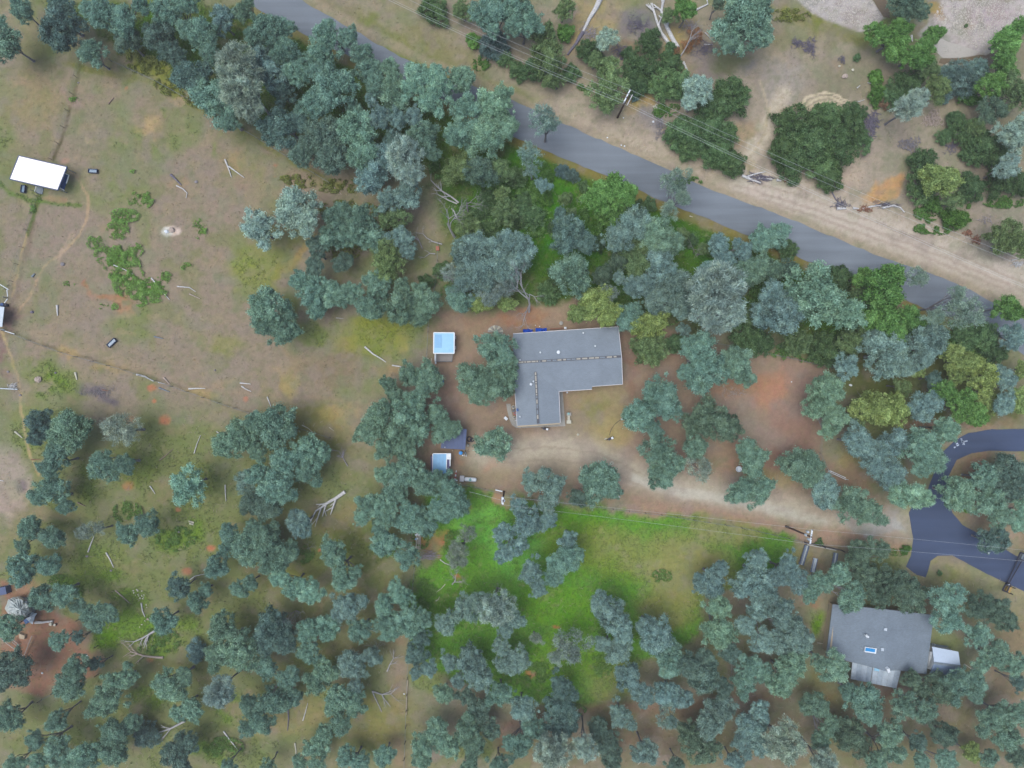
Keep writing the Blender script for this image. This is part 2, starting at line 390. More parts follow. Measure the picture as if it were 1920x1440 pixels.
# donut skid marks
th = np.arctan2(RY - 232, RX - 1548); rr_ = np.hypot(RX - 1548, RY - 232)
arc = sst(-3.3, -2.9, th) * (1 - sst(-.35, -.05, th))
for r0 in (42, 50, 58): mixc(arc * .9 * (1 - sst(1.6, 3.4, np.abs(rr_ - r0))), (204, 188, 168))
track([(1470, 175), (1440, 235), (1400, 300), (1420, 335), (1500, 350)], 30, (194, 180, 166), .9)
track([(1425, 150), (1442, 210), (1425, 270)], 4, (184, 170, 152), .8)
track([(1445, 200), (1436, 250), (1400, 300)], 4, (184, 170, 152), .8)
blob(1590, 300, 22, 75, (184, 166, 152), .8, 8)
poly([(1700, 310), (1695, 350), (1650, 385), (1600, 385), (1640, 345), (1680, 325)], (186, 150, 116), .95, 8)
blob(1860, 400, 70, 60, (150, 138, 128), .7)
# bare verge along the far side of the road
track([(1040, 210), (1130, 245), (1240, 290), (1330, 325), (1430, 365), (1550, 410), (1680, 455), (1800, 495), (1930, 540)], 70, (184, 168, 154), .8, .9)
track([(1400, 350), (1500, 375), (1620, 420), (1760, 470), (1930, 520)], 60, (196, 182, 172), .85, .9)
for k in (-14, 2, 15): track([(1380, 345 + k), (1500, 382 + k), (1640, 430 + k), (1780, 485 + k), (1930, 548 + k)], 5, (160, 144, 134), .55)
blob(1420, 375, 26, 12, (192, 176, 166), .8, 20); blob(1870, 470, 40, 18, (140, 130, 122), .5, 20)
track([(560, -10), (690, 60), (800, 115), (950, 175), (1050, 222), (1160, 272), (1337, 352), (1440, 390), (1640, 470), (1807, 530), (1880, 570)], 16, (160, 146, 130), .7)
track([(470, 12), (543, 52), (600, 85), (985, 270), (1107, 324), (1240, 384), (1417, 454), (1587, 520), (1730, 584)], 22, (132, 116, 78), .8)
# river bed
poly([(1480, -10), (1633, -10), (1660, 33), (1627, 62), (1573, 47), (1523, 27)], (186, 176, 174), 1, 3, False)
poly([(1770, -10), (1930, -10), (1930, 40), (1870, 85), (1830, 100), (1780, 70), (1740, 40)], (188, 176, 174), 1, 8)
poly([(1735, 25), (1780, 65), (1835, 95), (1840, 108), (1770, 110), (1740, 75), (1715, 60)], (168, 160, 156), 1, 5)
blob(1757, 22, 12, 22, (160, 136, 98), .9, -35); blob(1860, 30, 60, 25, (180, 162, 164), .7)
mixc((1 - sst(-2, 2, sdpoly(RX, RY, [(1480, -10), (1930, -10), (1930, 40), (1830, 100), (1740, 75), (1660, 33), (1627, 62), (1573, 47), (1523, 27)]))) * .35 * sst(.5, .7, NS), (140, 136, 144))
# fenced yard of the long house
poly([(815, 585), (870, 590), (1090, 565), (1290, 630), (1400, 655), (1560, 690), (1550, 780), (1540, 850), (1690, 960), (1700, 1010), (1450, 1000), (1250, 960), (1150, 935), (960, 928), (860, 905), (790, 900), (800, 700)], YARD, .95, 10)
blob(890, 610, 60, 30, (150, 126, 108), .7); blob(975, 600, 60, 22, (156, 116, 92), .7); blob(1050, 590, 50, 20, (158, 138, 120), .7)
blob(960, 870, 110, 40, (152, 136, 116), .8); blob(1060, 860, 100, 40, (162, 148, 132), .85)
blob(1130, 770, 70, 55, (152, 137, 108), .85); blob(1115, 765, 30, 22, (118, 118, 76), .6); blob(1150, 820, 45, 30, (160, 144, 106), .7); blob(1075, 800, 30, 40, (140, 126, 100), .6)
blob(1460, 740, 90, 60, (152, 128, 118), .8); blob(1440, 735, 26, 38, (172, 130, 110), .75, 30); blob(1395, 725, 45, 25, (160, 126, 104), .7)
blob(1370, 770, 60, 30, (142, 126, 116), .7); blob(1410, 850, 70, 50, (146, 118, 102), .7); blob(1480, 820, 60, 60, (140, 112, 102), .7)
blob(1400, 800, 90, 22, (150, 136, 128), .6, 20)
blob(935, 868, 28, 14, (166, 124, 100), .8); blob(880, 830, 40, 60, (134, 120, 108), .5); blob(840, 760, 30, 60, (124, 104, 98), .6); blob(1180, 690, 14, 50, (138, 110, 98), .7)
blob(1240, 660, 60, 20, (140, 116, 100), .6); blob(1590, 850, 40, 30, (150, 134, 98), .7); blob(1600, 900, 50, 30, (136, 108, 92), .6); blob(1450, 890, 60, 20, (152, 140, 96), .5)
blob(1490, 960, 60, 14, (150, 130, 96), .4)
# gravel drive
track([(905, 850), (980, 845), (1050, 835), (1120, 852), (1180, 885), (1260, 910), (1340, 925), (1430, 942), (1530, 968), (1620, 975), (1700, 985)], 50, (182, 170, 156), .9, .9)
track([(1190, 898), (1280, 925), (1360, 935), (1450, 955), (1540, 978)], 18, (196, 188, 178), .7, .8)
for k in (-12, 12): track([(930, 856 + k), (1040, 850 + k), (1120, 862 + k), (1200, 898 + k)], 4, (150, 136, 122), .5)
track([(1180, 960), (1300, 965), (1400, 985), (1500, 1000), (1690, 1025)], 34, (160, 132, 118), .75, .7)
poly([(1560, 965), (1690, 945), (1705, 965), (1708, 1000), (1640, 1000), (1580, 985)], (172, 168, 166), .85, 8)
poly([(1500, 960), (1600, 925), (1680, 940), (1700, 960), (1600, 985)], (150, 134, 120), .5, 12)
# driveway loop surroundings
poly([(1705, 1050), (1740, 1030), (1930, 1110), (1930, 1240), (1850, 1200), (1760, 1110), (1700, 1090)], (134, 128, 98), .85, 12)
poly([(1780, 850), (1930, 850), (1930, 1040), (1860, 1015), (1790, 975), (1775, 900)], (142, 124, 106), .9, 10)
blob(1830, 880, 40, 22, (138, 112, 96), .7, -30); blob(1880, 1000, 40, 26, (162, 144, 128), .8); track([(1745, 1050), (1850, 1080), (1930, 1120)], 16, (162, 152, 124), .5)
blob(1880, 1130, 40, 26, (152, 140, 122), .7); poly([(1840, 1180), (1930, 1150), (1930, 1330), (1850, 1290)], (136, 118, 100), .7, 14)
blob(1780, 795, 120, 14, (150, 122, 106), .8); blob(1780, 1075, 30, 14, (110, 118, 70), .5)
# vivid meadow
MEAD = [(790, 915), (880, 905), (960, 932), (1250, 965), (1500, 1010), (1490, 1080), (1330, 1110), (1310, 1200), (1200, 1240), (1170, 1340), (980, 1330), (900, 1290), (770, 1230), (778, 1050), (800, 960)]
poly(MEAD, (98, 138, 62), .95, 12)
blob(900, 980, 60, 50, (124, 172, 92), .9, brk=.4); blob(960, 1030, 60, 60, (118, 166, 90), .85, brk=.4); blob(880, 1060, 70, 60, (98, 138, 60), .6, brk=.7)
blob(1080, 1010, 60, 70, (90, 128, 46), .6); blob(1140, 1030, 110, 50, (126, 136, 74), .65, 10); blob(1290, 1070, 90, 60, (144, 134, 98), .85); blob(1210, 1030, 110, 40, (134, 134, 90), .6, 10); blob(1360, 1000, 90, 26, (140, 132, 96), .7, 8)
blob(1260, 1140, 60, 40, (138, 128, 88), .7); blob(1150, 1280, 50, 60, (136, 130, 92), .7, 40); blob(1060, 1240, 60, 50, (104, 132, 56), .6); blob(1060, 1140, 90, 40, (98, 136, 52), .6)
blob(1180, 1170, 90, 18, (76, 104, 38), .55, 25); blob(1130, 1250, 26, 50, (84, 110, 40), .5); blob(850, 1140, 50, 40, (78, 108, 42), .6)
for x, y in ((831, 1018), (842, 1016), (820, 1012), (832, 1036), (1040, 1176), (1000, 1268), (860, 1085), (790, 1010)): blob(x, y, 7, 5, (172, 122, 92), .9, soft=.6)
blob(815, 1015, 26, 18, (158, 116, 88), .8, brk=.5); blob(805, 1040, 26, 22, (134, 110, 106), .6); blob(945, 930, 18, 12, (170, 136, 112), .9); blob(965, 942, 20, 10, (150, 122, 106), .8)
blob(800, 1270, 30, 30, (110, 128, 62), .6)
# ground in the wood, lower part
track([(752, 1160), (748, 1260), (742, 1360), (750, 1440)], 30, (142, 124, 106), .85, .8)
blob(725, 1150, 20, 90, (130, 112, 92), .5); blob(700, 1350, 80, 50, (132, 124, 84), .7); blob(560, 1340, 60, 40, (144, 132, 98), .7); blob(510, 1360, 40, 30, (140, 128, 100), .6)
track([(1010, 1345), (1140, 1328), (1260, 1330), (1400, 1310), (1480, 1305)], 22, (138, 112, 100), .8, .8); track([(1150, 1400), (1230, 1370), (1290, 1345)], 26, (150, 126, 112), .8, .8); blob(1240, 1400, 26, 30, (148, 130, 120), .7)
poly([(960, 1330), (1500, 1290), (1920, 1280), (1920, 1440), (960, 1440)], (106, 94, 74), .55, 30)
blob(1540, 1300, 50, 26, (132, 116, 86), .6); blob(1530, 1170, 18, 26, (100, 136, 44), .9, soft=.6); blob(1520, 1130, 22, 10, (150, 116, 98), .7); blob(1545, 1270, 20, 30, (128, 112, 70), .6)
blob(1660, 1300, 40, 14, (112, 86, 78), .8); blob(1700, 1130, 60, 40, (106, 84, 70), .6); blob(1500, 1050, 26, 22, (136, 124, 80), .7); blob(1535, 1055, 16, 12, (140, 116, 98), .5)
blob(1880, 1330, 50, 20, (148, 128, 116), .7); blob(890, 1400, 60, 20, (96, 116, 50), .6); blob(950, 1385, 34, 26, (138, 106, 92), .7)
# red yard with the foil-covered shed
poly([(0, 1085), (60, 1100), (110, 1150), (150, 1165), (175, 1200), (198, 1237), (180, 1270), (120, 1290), (80, 1310), (0, 1290)], (146, 112, 98), .95, 6, False)
blob(40, 1100, 40, 18, (150, 122, 104), .7); blob(110, 1220, 50, 26, (124, 92, 84), .5)
blob(200, 1190, 26, 26, (96, 130, 44), .8); blob(240, 1170, 60, 30, (100, 132, 52), .7); blob(205, 1080, 30, 14, (98, 128, 50), .6); blob(120, 1090, 26, 16, (82, 118, 40), .8)
blob(170, 1090, 50, 20, (106, 132, 60), .5); blob(170, 1050, 60, 40, (112, 130, 66), .5)
# left pasture details
blob(20, 900, 40, 70, (168, 152, 144), .85); blob(30, 930, 30, 26, (176, 156, 144), .8); blob(40, 912, 11, 14, (124, 110, 114), .9, warp=False); blob(90, 960, 60, 14, (146, 130, 110), .6); blob(60, 790, 50, 60, (112, 126, 66), .5)
blob(110, 440, 90, 70, (146, 130, 122), .6); blob(150, 560, 70, 60, (142, 128, 114), .6); blob(60, 60, 90, 40, (140, 130, 108), .6); blob(60, 190, 70, 60, (144, 130, 100), .6)
blob(100, 115, 50, 30, (92, 100, 66), .6); blob(80, 100, 60, 20, (112, 118, 72), .4); blob(30, 320, 40, 60, (118, 118, 84), .5)  # first blob paints the left-edge oak's soft shadow onto the ground
blob(280, 240, 26, 14, (176, 152, 122), .85, 20, brk=.4); blob(295, 250, 14, 18, (110, 108, 88), .5); blob(440, 300, 20, 26, (160, 138, 112), .8, brk=.4); blob(168, 260, 10, 6, (184, 164, 140), .9)
blob(335, 345, 18, 12, (152, 132, 112), .7); blob(480, 345, 50, 50, (150, 134, 114), .5); blob(440, 380, 60, 50, (150, 132, 122), .5); blob(560, 330, 60, 30, (148, 130, 116), .6); blob(610, 350, 40, 16, (140, 132, 92), .5)
blob(330, 225, 60, 30, (122, 120, 94), .4); blob(165, 235, 50, 50, (116, 120, 96), .4); blob(250, 300, 90, 40, (128, 122, 104), .4)
track([(120, 120), (290, 155), (400, 215), (470, 255), (560, 310), (640, 350)], 12, (116, 116, 66), .7)
poly([(230, 100), (310, 125), (380, 190), (330, 180), (260, 140)], (118, 122, 58), .7, 10)
blob(265, 120, 24, 14, (120, 124, 60), .7); blob(345, 200, 20, 8, (166, 146, 120), .8, 25)
track([(150, 115), (138, 175), (118, 250), (100, 298)], 7, (96, 88, 70), .85); track([(150, 115), (130, 180), (108, 240)], 16, (106, 112, 74), .4)
track([(75, 368), (62, 410), (52, 440)], 9, (84, 98, 54), .85); track([(50, 440), (34, 500), (22, 555)], 5, (170, 150, 122), .8); track([(64, 420), (42, 500), (30, 560)], 9, (120, 104, 92), .6)
track([(0, 345), (20, 362), (60, 376), (100, 380), (150, 385)], 8, (94, 116, 60), .8); track([(85, 370), (120, 376)], 10, (168, 132, 110), .7)
track([(128, 320), (150, 340), (166, 375), (162, 410), (150, 440), (110, 480), (80, 500), (60, 550), (20, 600)], 4.5, (176, 152, 130), .85); track([(135, 440), (118, 470), (105, 490)], 9, (172, 152, 136), .7)
blob(122, 302, 9, 7, (186, 150, 134), .9, -30, warp=False); blob(20, 605, 30, 36, (136, 112, 108), .8); blob(8, 660, 12, 50, (132, 106, 104), .8)
track([(0, 615), (60, 640), (150, 668), (240, 693), (330, 722), (420, 758), (500, 782)], 5, (112, 102, 84), .7); track([(40, 612), (150, 650), (260, 690)], 20, (152, 136, 118), .6)
track([(0, 610), (16, 660), (30, 700), (38, 735), (38, 765), (52, 840), (72, 890)], 4.5, (178, 156, 126), .85)
track([(250, 690), (420, 735), (600, 745), (700, 760)], 8, (150, 132, 116), .5); track([(520, 520), (560, 470), (600, 440)], 22, (156, 136, 98), .8, warp=True)
blob(120, 660, 26, 10, (166, 144, 112), .8, 15); blob(205, 690, 30, 8, (160, 140, 108), .6, 15); blob(385, 742, 26, 12, (164, 144, 108), .7, 15); blob(545, 720, 16, 32, (158, 142, 104), .8); blob(636, 775, 34, 22, (170, 148, 116), .8)
blob(660, 650, 24, 14, (164, 140, 112), .8); blob(750, 650, 20, 24, (172, 152, 118), .8); blob(700, 640, 80, 44, (124, 130, 66), .7); blob(730, 700, 26, 16, (160, 136, 106), .6); blob(720, 610, 80, 14, (132, 134, 74), .7)
blob(590, 620, 36, 20, (106, 124, 54), .6); blob(545, 580, 14, 40, (86, 98, 44), .7); blob(620, 690, 80, 40, (132, 116, 100), .7); blob(600, 810, 60, 60, (122, 116, 66), .5); blob(560, 860, 60, 20, (96, 112, 46), .5)  # narrow dark green blob paints the shadow right of the large oak
blob(460, 495, 22, 24, (142, 152, 74), .7, brk=.4); blob(480, 500, 60, 70, (122, 132, 68), .6); blob(520, 430, 60, 26, (124, 130, 62), .6); blob(425, 650, 30, 26, (130, 132, 76), .5, brk=.5)
for x, y, a, b in ((212, 565, 40, 9), (168, 540, 16, 8), (233, 562, 16, 12)): blob(x, y, a, b, (164, 118, 96), .85, 20, brk=.3)
for x, y, r in ((285, 728, 9), (309, 788, 12), (241, 911, 12), (396, 1028, 8), (350, 1072, 10), (290, 752, 5), (236, 165, 4), (281, 1237, 8), (552, 1007, 4), (600, 1032, 4), (516, 310, 4), (516, 331, 4), (621, 340, 4), (461, 748, 6), (310, 1143, 4), (335, 955, 6)): blob(x, y, r, r * .8, (184, 126, 104), .9, soft=.5, warp=False)
blob(232, 785, 9, 9, (170, 138, 118), .8); blob(180, 735, 40, 14, (108, 100, 108), .8, 20, brk=.4); blob(190, 740, 26, 8, (98, 90, 100), .8, 20); blob(322, 432, 19, 10, (212, 192, 182), .98, warp=False, soft=.3); blob(313, 434, 10, 9, (240, 230, 226), .95, warp=False, soft=.3)
blob(140, 700, 30, 20, (150, 134, 118), .5); blob(60, 690, 40, 20, (106, 124, 60), .5); blob(90, 715, 50, 24, (104, 128, 56), .6, brk=.3)
blob(620, 990, 40, 26, (140, 126, 96), .6); blob(660, 960, 34, 40, (140, 124, 96), .5); blob(640, 1110, 50, 16, (150, 132, 92), .5); blob(560, 1080, 60, 30, (132, 126, 76), .5)
blob(660, 1020, 60, 40, (88, 96, 48), .5); blob(715, 1020, 26, 34, (76, 92, 42), .5); blob(250, 880, 40, 50, (96, 112, 52), .5); blob(165, 900, 30, 40, (92, 112, 48), .6); blob(395, 905, 20, 30, (84, 100, 44), .5)  # last blob puts the round oak's shadow into the ground colour
for x, y, a, b in ((320, 1010, 40, 20), (370, 1000, 20, 24), (300, 1210, 30, 20), (290, 1170, 24, 20), (430, 1330, 26, 30), (350, 1170, 30, 20), (400, 1410, 50, 24), (280, 1300, 40, 20), (245, 1120, 40, 20)): blob(x, y, a, b, (104, 132, 56), .6, brk=.3)
for x, y, a, b in ((300, 1240, 50, 16), (430, 1390, 40, 26), (100, 1340, 70, 20), (580, 1180, 90, 30), (500, 1240, 60, 30), (640, 1270, 40, 30), (590, 1120, 60, 22), (690, 1210, 40, 30)): blob(x, y, a, b, LITTER, .5)
rq_ = np.random.default_rng(404)
for _ in range(46):                                # worn pale patches and green flushes in the pasture and yard
    x_, y_ = rq_.uniform(10, 640), rq_.uniform(150, 760); blob(x_, y_, rq_.uniform(8, 34), rq_.uniform(5, 18), [(162, 142, 120), (112, 124, 74), (150, 128, 116), (124, 122, 104)][rq_.integers(4)], rq_.uniform(.3, .65), rq_.uniform(0, 180), brk=.4)
for _ in range(40):
    x_, y_ = rq_.uniform(1040, 1900), rq_.uniform(20, 420)
    if y_ > 250 + (x_ - 1160) * .4: continue
    blob(x_, y_, rq_.uniform(8, 30), rq_.uniform(5, 16), [(172, 152, 128), (122, 118, 96), (140, 126, 124), (158, 138, 112)][rq_.integers(4)], rq_.uniform(.3, .65), rq_.uniform(0, 180), brk=.4)
for _ in range(26):
    x_, y_ = rq_.uniform(810, 1560), rq_.uniform(580, 940); blob(x_, y_, rq_.uniform(8, 30), rq_.uniform(5, 16), [(166, 148, 130), (132, 112, 102), (160, 128, 108), (140, 126, 104)][rq_.integers(4)], rq_.uniform(.25, .5), rq_.uniform(0, 180), brk=.4)
# fine drift of bare and green patches everywhere
PROT = np.clip((1 - sst(-30, 12, sdpoly(PX, PY, [(900, 820), (1060, 815), (1130, 830), (1260, 885), (1450, 925), (1700, 960), (1700, 1010), (1450, 975), (1180, 930), (1000, 885), (900, 890)]))) + (1 - sst(-40, 10, sdpoly(PX, PY, [(1380, 330), (1560, 380), (1760, 450), (1930, 500), (1930, 580), (1800, 530), (1560, 440), (1300, 340)]))) + .6 * (1 - sst(-10, 10, sdpoly(PX, PY, [(815, 585), (1090, 565), (1400, 655), (1560, 690), (1540, 860), (1300, 860), (960, 928), (800, 900)]))), 0, 1)
mixc((1 - PROT) * .28 * sst(.56, .74, NS) * sst(.4, .6, NB), (156, 142, 120)); mixc((1 - PROT) * .25 * sst(.58, .75, 1 - NS), (98, 108, 66))
mixc((1 - PROT) * .35 * sst(.52, .72, fbm(PX, PY, 34, 611, 4)) * (1 - GREENISH()), (122, 128, 104)); mixc(.4 * sst(.55, .72, fbm(PX, PY, 28, 711, 4)) * (1 - GREENISH()), (144, 130, 124))
mixc((1 - PROT) * .22 * sst(.56, .7, fbm(PX, PY, 7, 811, 3)) * (1 - GREENISH()), (112, 112, 92))
cov *= .95; _m = cov.mean(-1, keepdims=True); cov = np.clip(_m + (cov - _m) * 1.3, .01, .9)
# zone mask for grass tufts (bright green cover)
GREEN = np.clip((cov[..., 1] - cov[..., 0]) * 16, 0, 1) * (np.abs(GX) < 103) * (np.abs(GY) < 79)
nx, ny = len(xs), len(ys)
GZ = -0.02 - 0.05 * fbm(GX, GY, 3.0, 401, 3)
verts = np.stack([GX, GY, GZ], -1).reshape(-1, 3)
idx = np.arange(nx * ny).reshape(ny, nx)
quads = np.stack([idx[:-1, :-1], idx[:-1, 1:], idx[1:, 1:], idx[1:, :-1]], -1).reshape(-1, 4)
def np_mesh(name, verts, quads, mat_, tone=None, colors=None):
    me = bpy.data.meshes.new(name)
    me.vertices.add(len(verts)); me.vertices.foreach_set("co", np.ascontiguousarray(verts, dtype=np.float32).ravel())
    k = quads.shape[1]
    me.loops.add(quads.size); me.loops.foreach_set("vertex_index", np.ascontiguousarray(quads, dtype=np.int32).ravel())
    me.polygons.add(len(quads)); me.polygons.foreach_set("loop_start", np.arange(0, quads.size, k, dtype=np.int32))
    me.polygons.foreach_set("loop_total", np.full(len(quads), k, dtype=np.int32))
    if tone is not None:
        a = me.attributes.new("tone", 'FLOAT', 'POINT'); a.data.foreach_set("value", tone.astype(np.float32))
    if colors is not None:
        a = me.attributes.new("cover", 'FLOAT_COLOR', 'POINT'); a.data.foreach_set("color", colors.astype(np.float32).ravel())
    me.materials.append(mat_); me.update(calc_edges=True); me.validate()
    return me
cols = np.concatenate([cov.reshape(-1, 3), np.ones((nx * ny, 1))], 1)
g = bpy.data.objects.new("ground", np_mesh("ground", verts, quads, M['ground'], colors=cols)); COL.objects.link(g); tag(g, kind="structure")
g.data.shade_smooth()

# roads: sheets a few millimetres over the ground
def sheet(name, px, z, mat_, wob=.12, step=1.2, kind="structure"):
    pts = [P(*p) for p in px]; out = []
    for i in range(len(pts)):
        a, b = pts[i], pts[(i + 1) % len(pts)]; n = max(1, int((b - a).length / step))
        for k in range(n):
            q = a.lerp(b, k / n); w = mnoise.noise_vector(Vector((q.x * .45, q.y * .45, 3.3))) * wob * 2 + mnoise.noise_vector(Vector((q.x * 1.9, q.y * 1.9, 8.1))) * wob
            out.append((q.x + w.x, q.y + w.y))
    o = MB().add([(x, y, z) for x, y in out], [tuple(range(len(out)))]).build(name, mat_)
    me = o.data
    import bmesh
    bm = bmesh.new(); bm.from_mesh(me); bmesh.ops.triangulate(bm, faces=bm.faces[:])
    for f in bm.faces:
        if f.normal.z < 0: f.normal_flip()
    bm.to_mesh(me); bm.free()
    return tag(o, kind=kind)
sheet("road", [(430, -40), (520, -40), (565, 0), (665, 58), (740, 100), (810, 136), (950, 183), (1050, 229), (1160, 277), (1243, 313), (1337, 358), (1440, 394), (1540, 436), (1640, 477), (1740, 511), (1807, 537), (1877, 575), (1960, 622), (1960, 700), (1890, 640), (1833, 611), (1730, 577), (1587, 513), (1503, 486), (1417, 447), (1330, 412), (1240, 376), (1173, 344), (1107, 318), (1010, 277), (960, 255), (880, 213), (760, 150), (660, 108), (593, 76), (543, 50), (480, 15)], .008, M['road'])
sheet("driveway", [(1960, 804), (1860, 805), (1815, 812), (1790, 826), (1765, 850), (1748, 895), (1735, 930), (1712, 945), (1704, 962), (1712, 1010), (1708, 1042), (1698, 1062), (1718, 1078), (1736, 1083), (1745, 1052), (1758, 1042), (1785, 1041), (1850, 1075), (1960, 1128), (1960, 1062), (1925, 1053), (1868, 1020), (1805, 984), (1786, 962), (1778, 930), (1779, 892), (1794, 862), (1822, 850), (1855, 845), (1960, 847)], .012, M['drive'], .06)
st = sheet("stream", [(1631, -10), (1660, -10), (1668, 20), (1670, 34), (1655, 30), (1645, 12)], .006, plain('brown_stream_water', rgb(112, 96, 76), rough=.15, var=.15, spec=.5), .2)
st = sheet("stream", [(1765, 110), (1800, 108), (1835, 106), (1860, 96), (1880, 105), (1870, 118), (1820, 120), (1780, 122), (1760, 118)], .006, bpy.data.materials['brown_stream_water'], .3)
sheet("sand_bar", [(1740, 68), (1765, 72), (1800, 85), (1838, 98), (1826, 106), (1770, 109), (1752, 95)], .010, plain('pale_sand', rgb(176, 168, 162), var=.08), .2)
# worn painted characters on the drive
def strokes(lbl, segs, w=.14):
    mb = MB()
    for (x0, y0), (x1, y1) in segs:
        a, b = P(x0, y0), P(x1, y1); d = (b - a).normalized() * .04; n = Vector((-d.y, d.x, 0)).normalized() * w / 2
        mb.add([(a - d - n) + Vector((0, 0, .018)), (b + d - n) + Vector((0, 0, .018)), (b + d + n) + Vector((0, 0, .018)), (a - d + n) + Vector((0, 0, .018))], [(0, 1, 2, 3)])
    return tag(mb.build("road_marking", M['paint']), lbl, "road marking", "painted marks on the drive bend")
strokes("small hooked white mark painted beside the ring on the dark drive", [((1801, 823), (1803, 822.5)), ((1803, 822.5), (1804, 824)), ((1804, 824), (1802, 825.5))])
ring = [(1804.7 + 1.9 * math.cos(a), 828 + 1.9 * math.sin(a)) for a in np.linspace(0, 2 * math.pi, 11)]
strokes("white painted letter O ring on the dark drive bend", list(zip(ring[:-1], ring[1:])), .12)
strokes("white dash with a round dot end painted on the drive", [((1808.3, 827.3), (1811, 827.1)), ((1811.6, 826.5), (1813.6, 826.5)), ((1811.6, 827.4), (1813.6, 827.4))], .16)
strokes("bright white forked mark like a letter A on the dark drive", [((1805.3, 833.5), (1806.8, 830.3)), ((1806.8, 830.3), (1808.2, 833.5)), ((1807, 830.5), (1808, 829.5))], .16)
strokes("pair of pale smudged dashes painted nearest the trees on the drive", [((1792.8, 832.4), (1796, 831.2)), ((1794, 836), (1797.6, 834)), ((1789, 839.5), (1791, 838))], .22)
# ------------------------------------------------------------------ buildings
def pw(pts, z=0):
    return [tuple(P(x, y, z)[:2]) for x, y in pts]
def slab(mb, pts3, th=.14):
    """pts3: (px, py, z) list -> roof slab of thickness th"""
    w = [P(*p) for p in pts3]
    n = len(w)
    ar = sum(w[i].x * w[(i + 1) % n].y - w[(i + 1) % n].x * w[i].y for i in range(n))
    if ar < 0: w = w[::-1]
    vs = w + [v - Vector((0, 0, th)) for v in w]
    mb.add(vs, [tuple(range(n)), tuple(range(2 * n - 1, n - 1, -1))] + [(i, n + i, n + (i + 1) % n, (i + 1) % n) for i in range(n)])
    return mb
def pdist(p, a, b):
    ex, ey = b[0] - a[0], b[1] - a[1]; return abs((p[0] - a[0]) * ey - (p[1] - a[1]) * ex) / math.hypot(ex, ey) * .1
def window(wall, c, wdt, hgt, ang):
    f = MB().box(c, (wdt + .12, .09, hgt + .12), ang).build('window', M['fascia'], wall)
    MB().box((c[0] + .05 * math.sin(ang), c[1] - .05 * math.cos(ang), c[2]), (wdt, .06, hgt), ang).build('pane', M['glass'], f)
def cyl(mb, c, r, h, n=12): return mb.lathe(c, [(r, 0), (r, h)], n)

# --- the long grey L-shaped house
h1 = thing('house', 'long L-shaped house with plain grey shingle roof and dashed ridge vents', 'house', P(1050, 680))
RA, RB = (962, 680), (1165, 668); WA, WB = (1004, 697), (1009, 800)
zm = lambda p: 4.2 - .27 * pdist(p, RA, RB)
zw = lambda p: 3.55 - .21 * pdist(p, WA, WB)
def zr(pts, f): return [(x, y, f((x, y))) for x, y in pts]
rf = slab(MB(), zr([(962, 626), (1159, 613), RB, RA], zm)).build('roof', M['roof1'], h1)
slab(MB(), zr([RA, RB, (1167, 720), (1110, 724), (1110, 729.5), (1047, 733.5), WA, (966, 737)], zm)).build('roof', M['roof1'], h1)
e1 = slab(MB(), [(1004, 697, zw(WA)), (1047.3, 733.4, zw((1047, 733)) + .0), (1050, 793, zw((1050, 793))), (1009, 796, zw(WB))]).build('roof', M['roof1'], h1)
slab(MB(), [(1004, 697, zw(WA)), (1009, 796, zw(WB)), (970, 799, zw((970, 799))), (966, 737, zw((966, 737)))]).build('roof', M['roof1'], h1)
# fascia boards
def board(parent, a, b, w=.1, h=.2, name='fascia', mat='fascia', dz=-.09):
    A, B = P(*a), P(*b); A.z += dz; B.z += dz
    d = (B - A).normalized(); n = Vector((-d.y, d.x, 0)).normalized() * w / 2; u = Vector((0, 0, h / 2))
    vs = [A - n - u, B - n - u, B + n - u, A + n - u, A - n + u, B - n + u, B + n + u, A + n + u]
    return MB().add(vs, [(0, 3, 2, 1), (4, 5, 6, 7), (0, 1, 5, 4), (1, 2, 6, 5), (2, 3, 7, 6), (3, 0, 4, 7)]).build(name, M[mat], parent)
zt = lambda p, f: (p[0], p[1], f(p) + .02)
for a, b, f in (((962, 625.6), (1159, 612.6), zm), ((1167.6, 720.5), (1110, 724.6), zm), ((1110, 730), (1047.6, 734), zm), ((1048, 734), (1050.6, 793), zw), ((969.6, 799), (965.6, 737), zw)):
    board(h1, zt(a, f), zt(b, f))
board(h1, (1159.4, 613, zm((1159, 613))), (1165.5, 668, 4.2)); board(h1, (1165.5, 668, 4.2), (1167.5, 720, zm((1167, 720))))
board(h1, (1050, 794, zw((1050, 794))), (1009, 797, zw(WB)), mat='tanwall', w=.22); board(h1, (1009, 797, zw(WB)), (970, 799.6, zw((970, 799))), mat='tanwall', w=.22)
# ridge vents, one by one
def ridge(parent, a, b, za, zb, L=.62, gap=.16):
    A, B = P(*a, za), P(*b, zb); d = B - A; n = int(d.length / (L + gap)); ang = math.atan2(d.y, d.x); rr = random.Random(4); t = 0
    base = MB().box(A.lerp(B, .5) + Vector((0, 0, .05)), (d.length, .42, .1), ang).build('ridge_cap', M['ventdark'], parent)
    for i in range(n):
        l = L * rr.choice((.45, .8, 1.15, 1.5)) ; t0 = t; t += l + gap * rr.choice((1, 1, 2))
        if t > d.length - .2: break
        q = A + d.normalized() * (t0 + l / 2 + .1)
        MB().box(q + Vector((0, 0, .13)), (l, .26, .07), ang).build('ridge_vent', M['cream'] if rr.random() < .8 else M['grey'], parent)
ridge(h1, (964, 680), (1164, 668.2), 4.2, 4.2); ridge(h1, (1004, 697), (1008.8, 794), 3.62, 3.62)
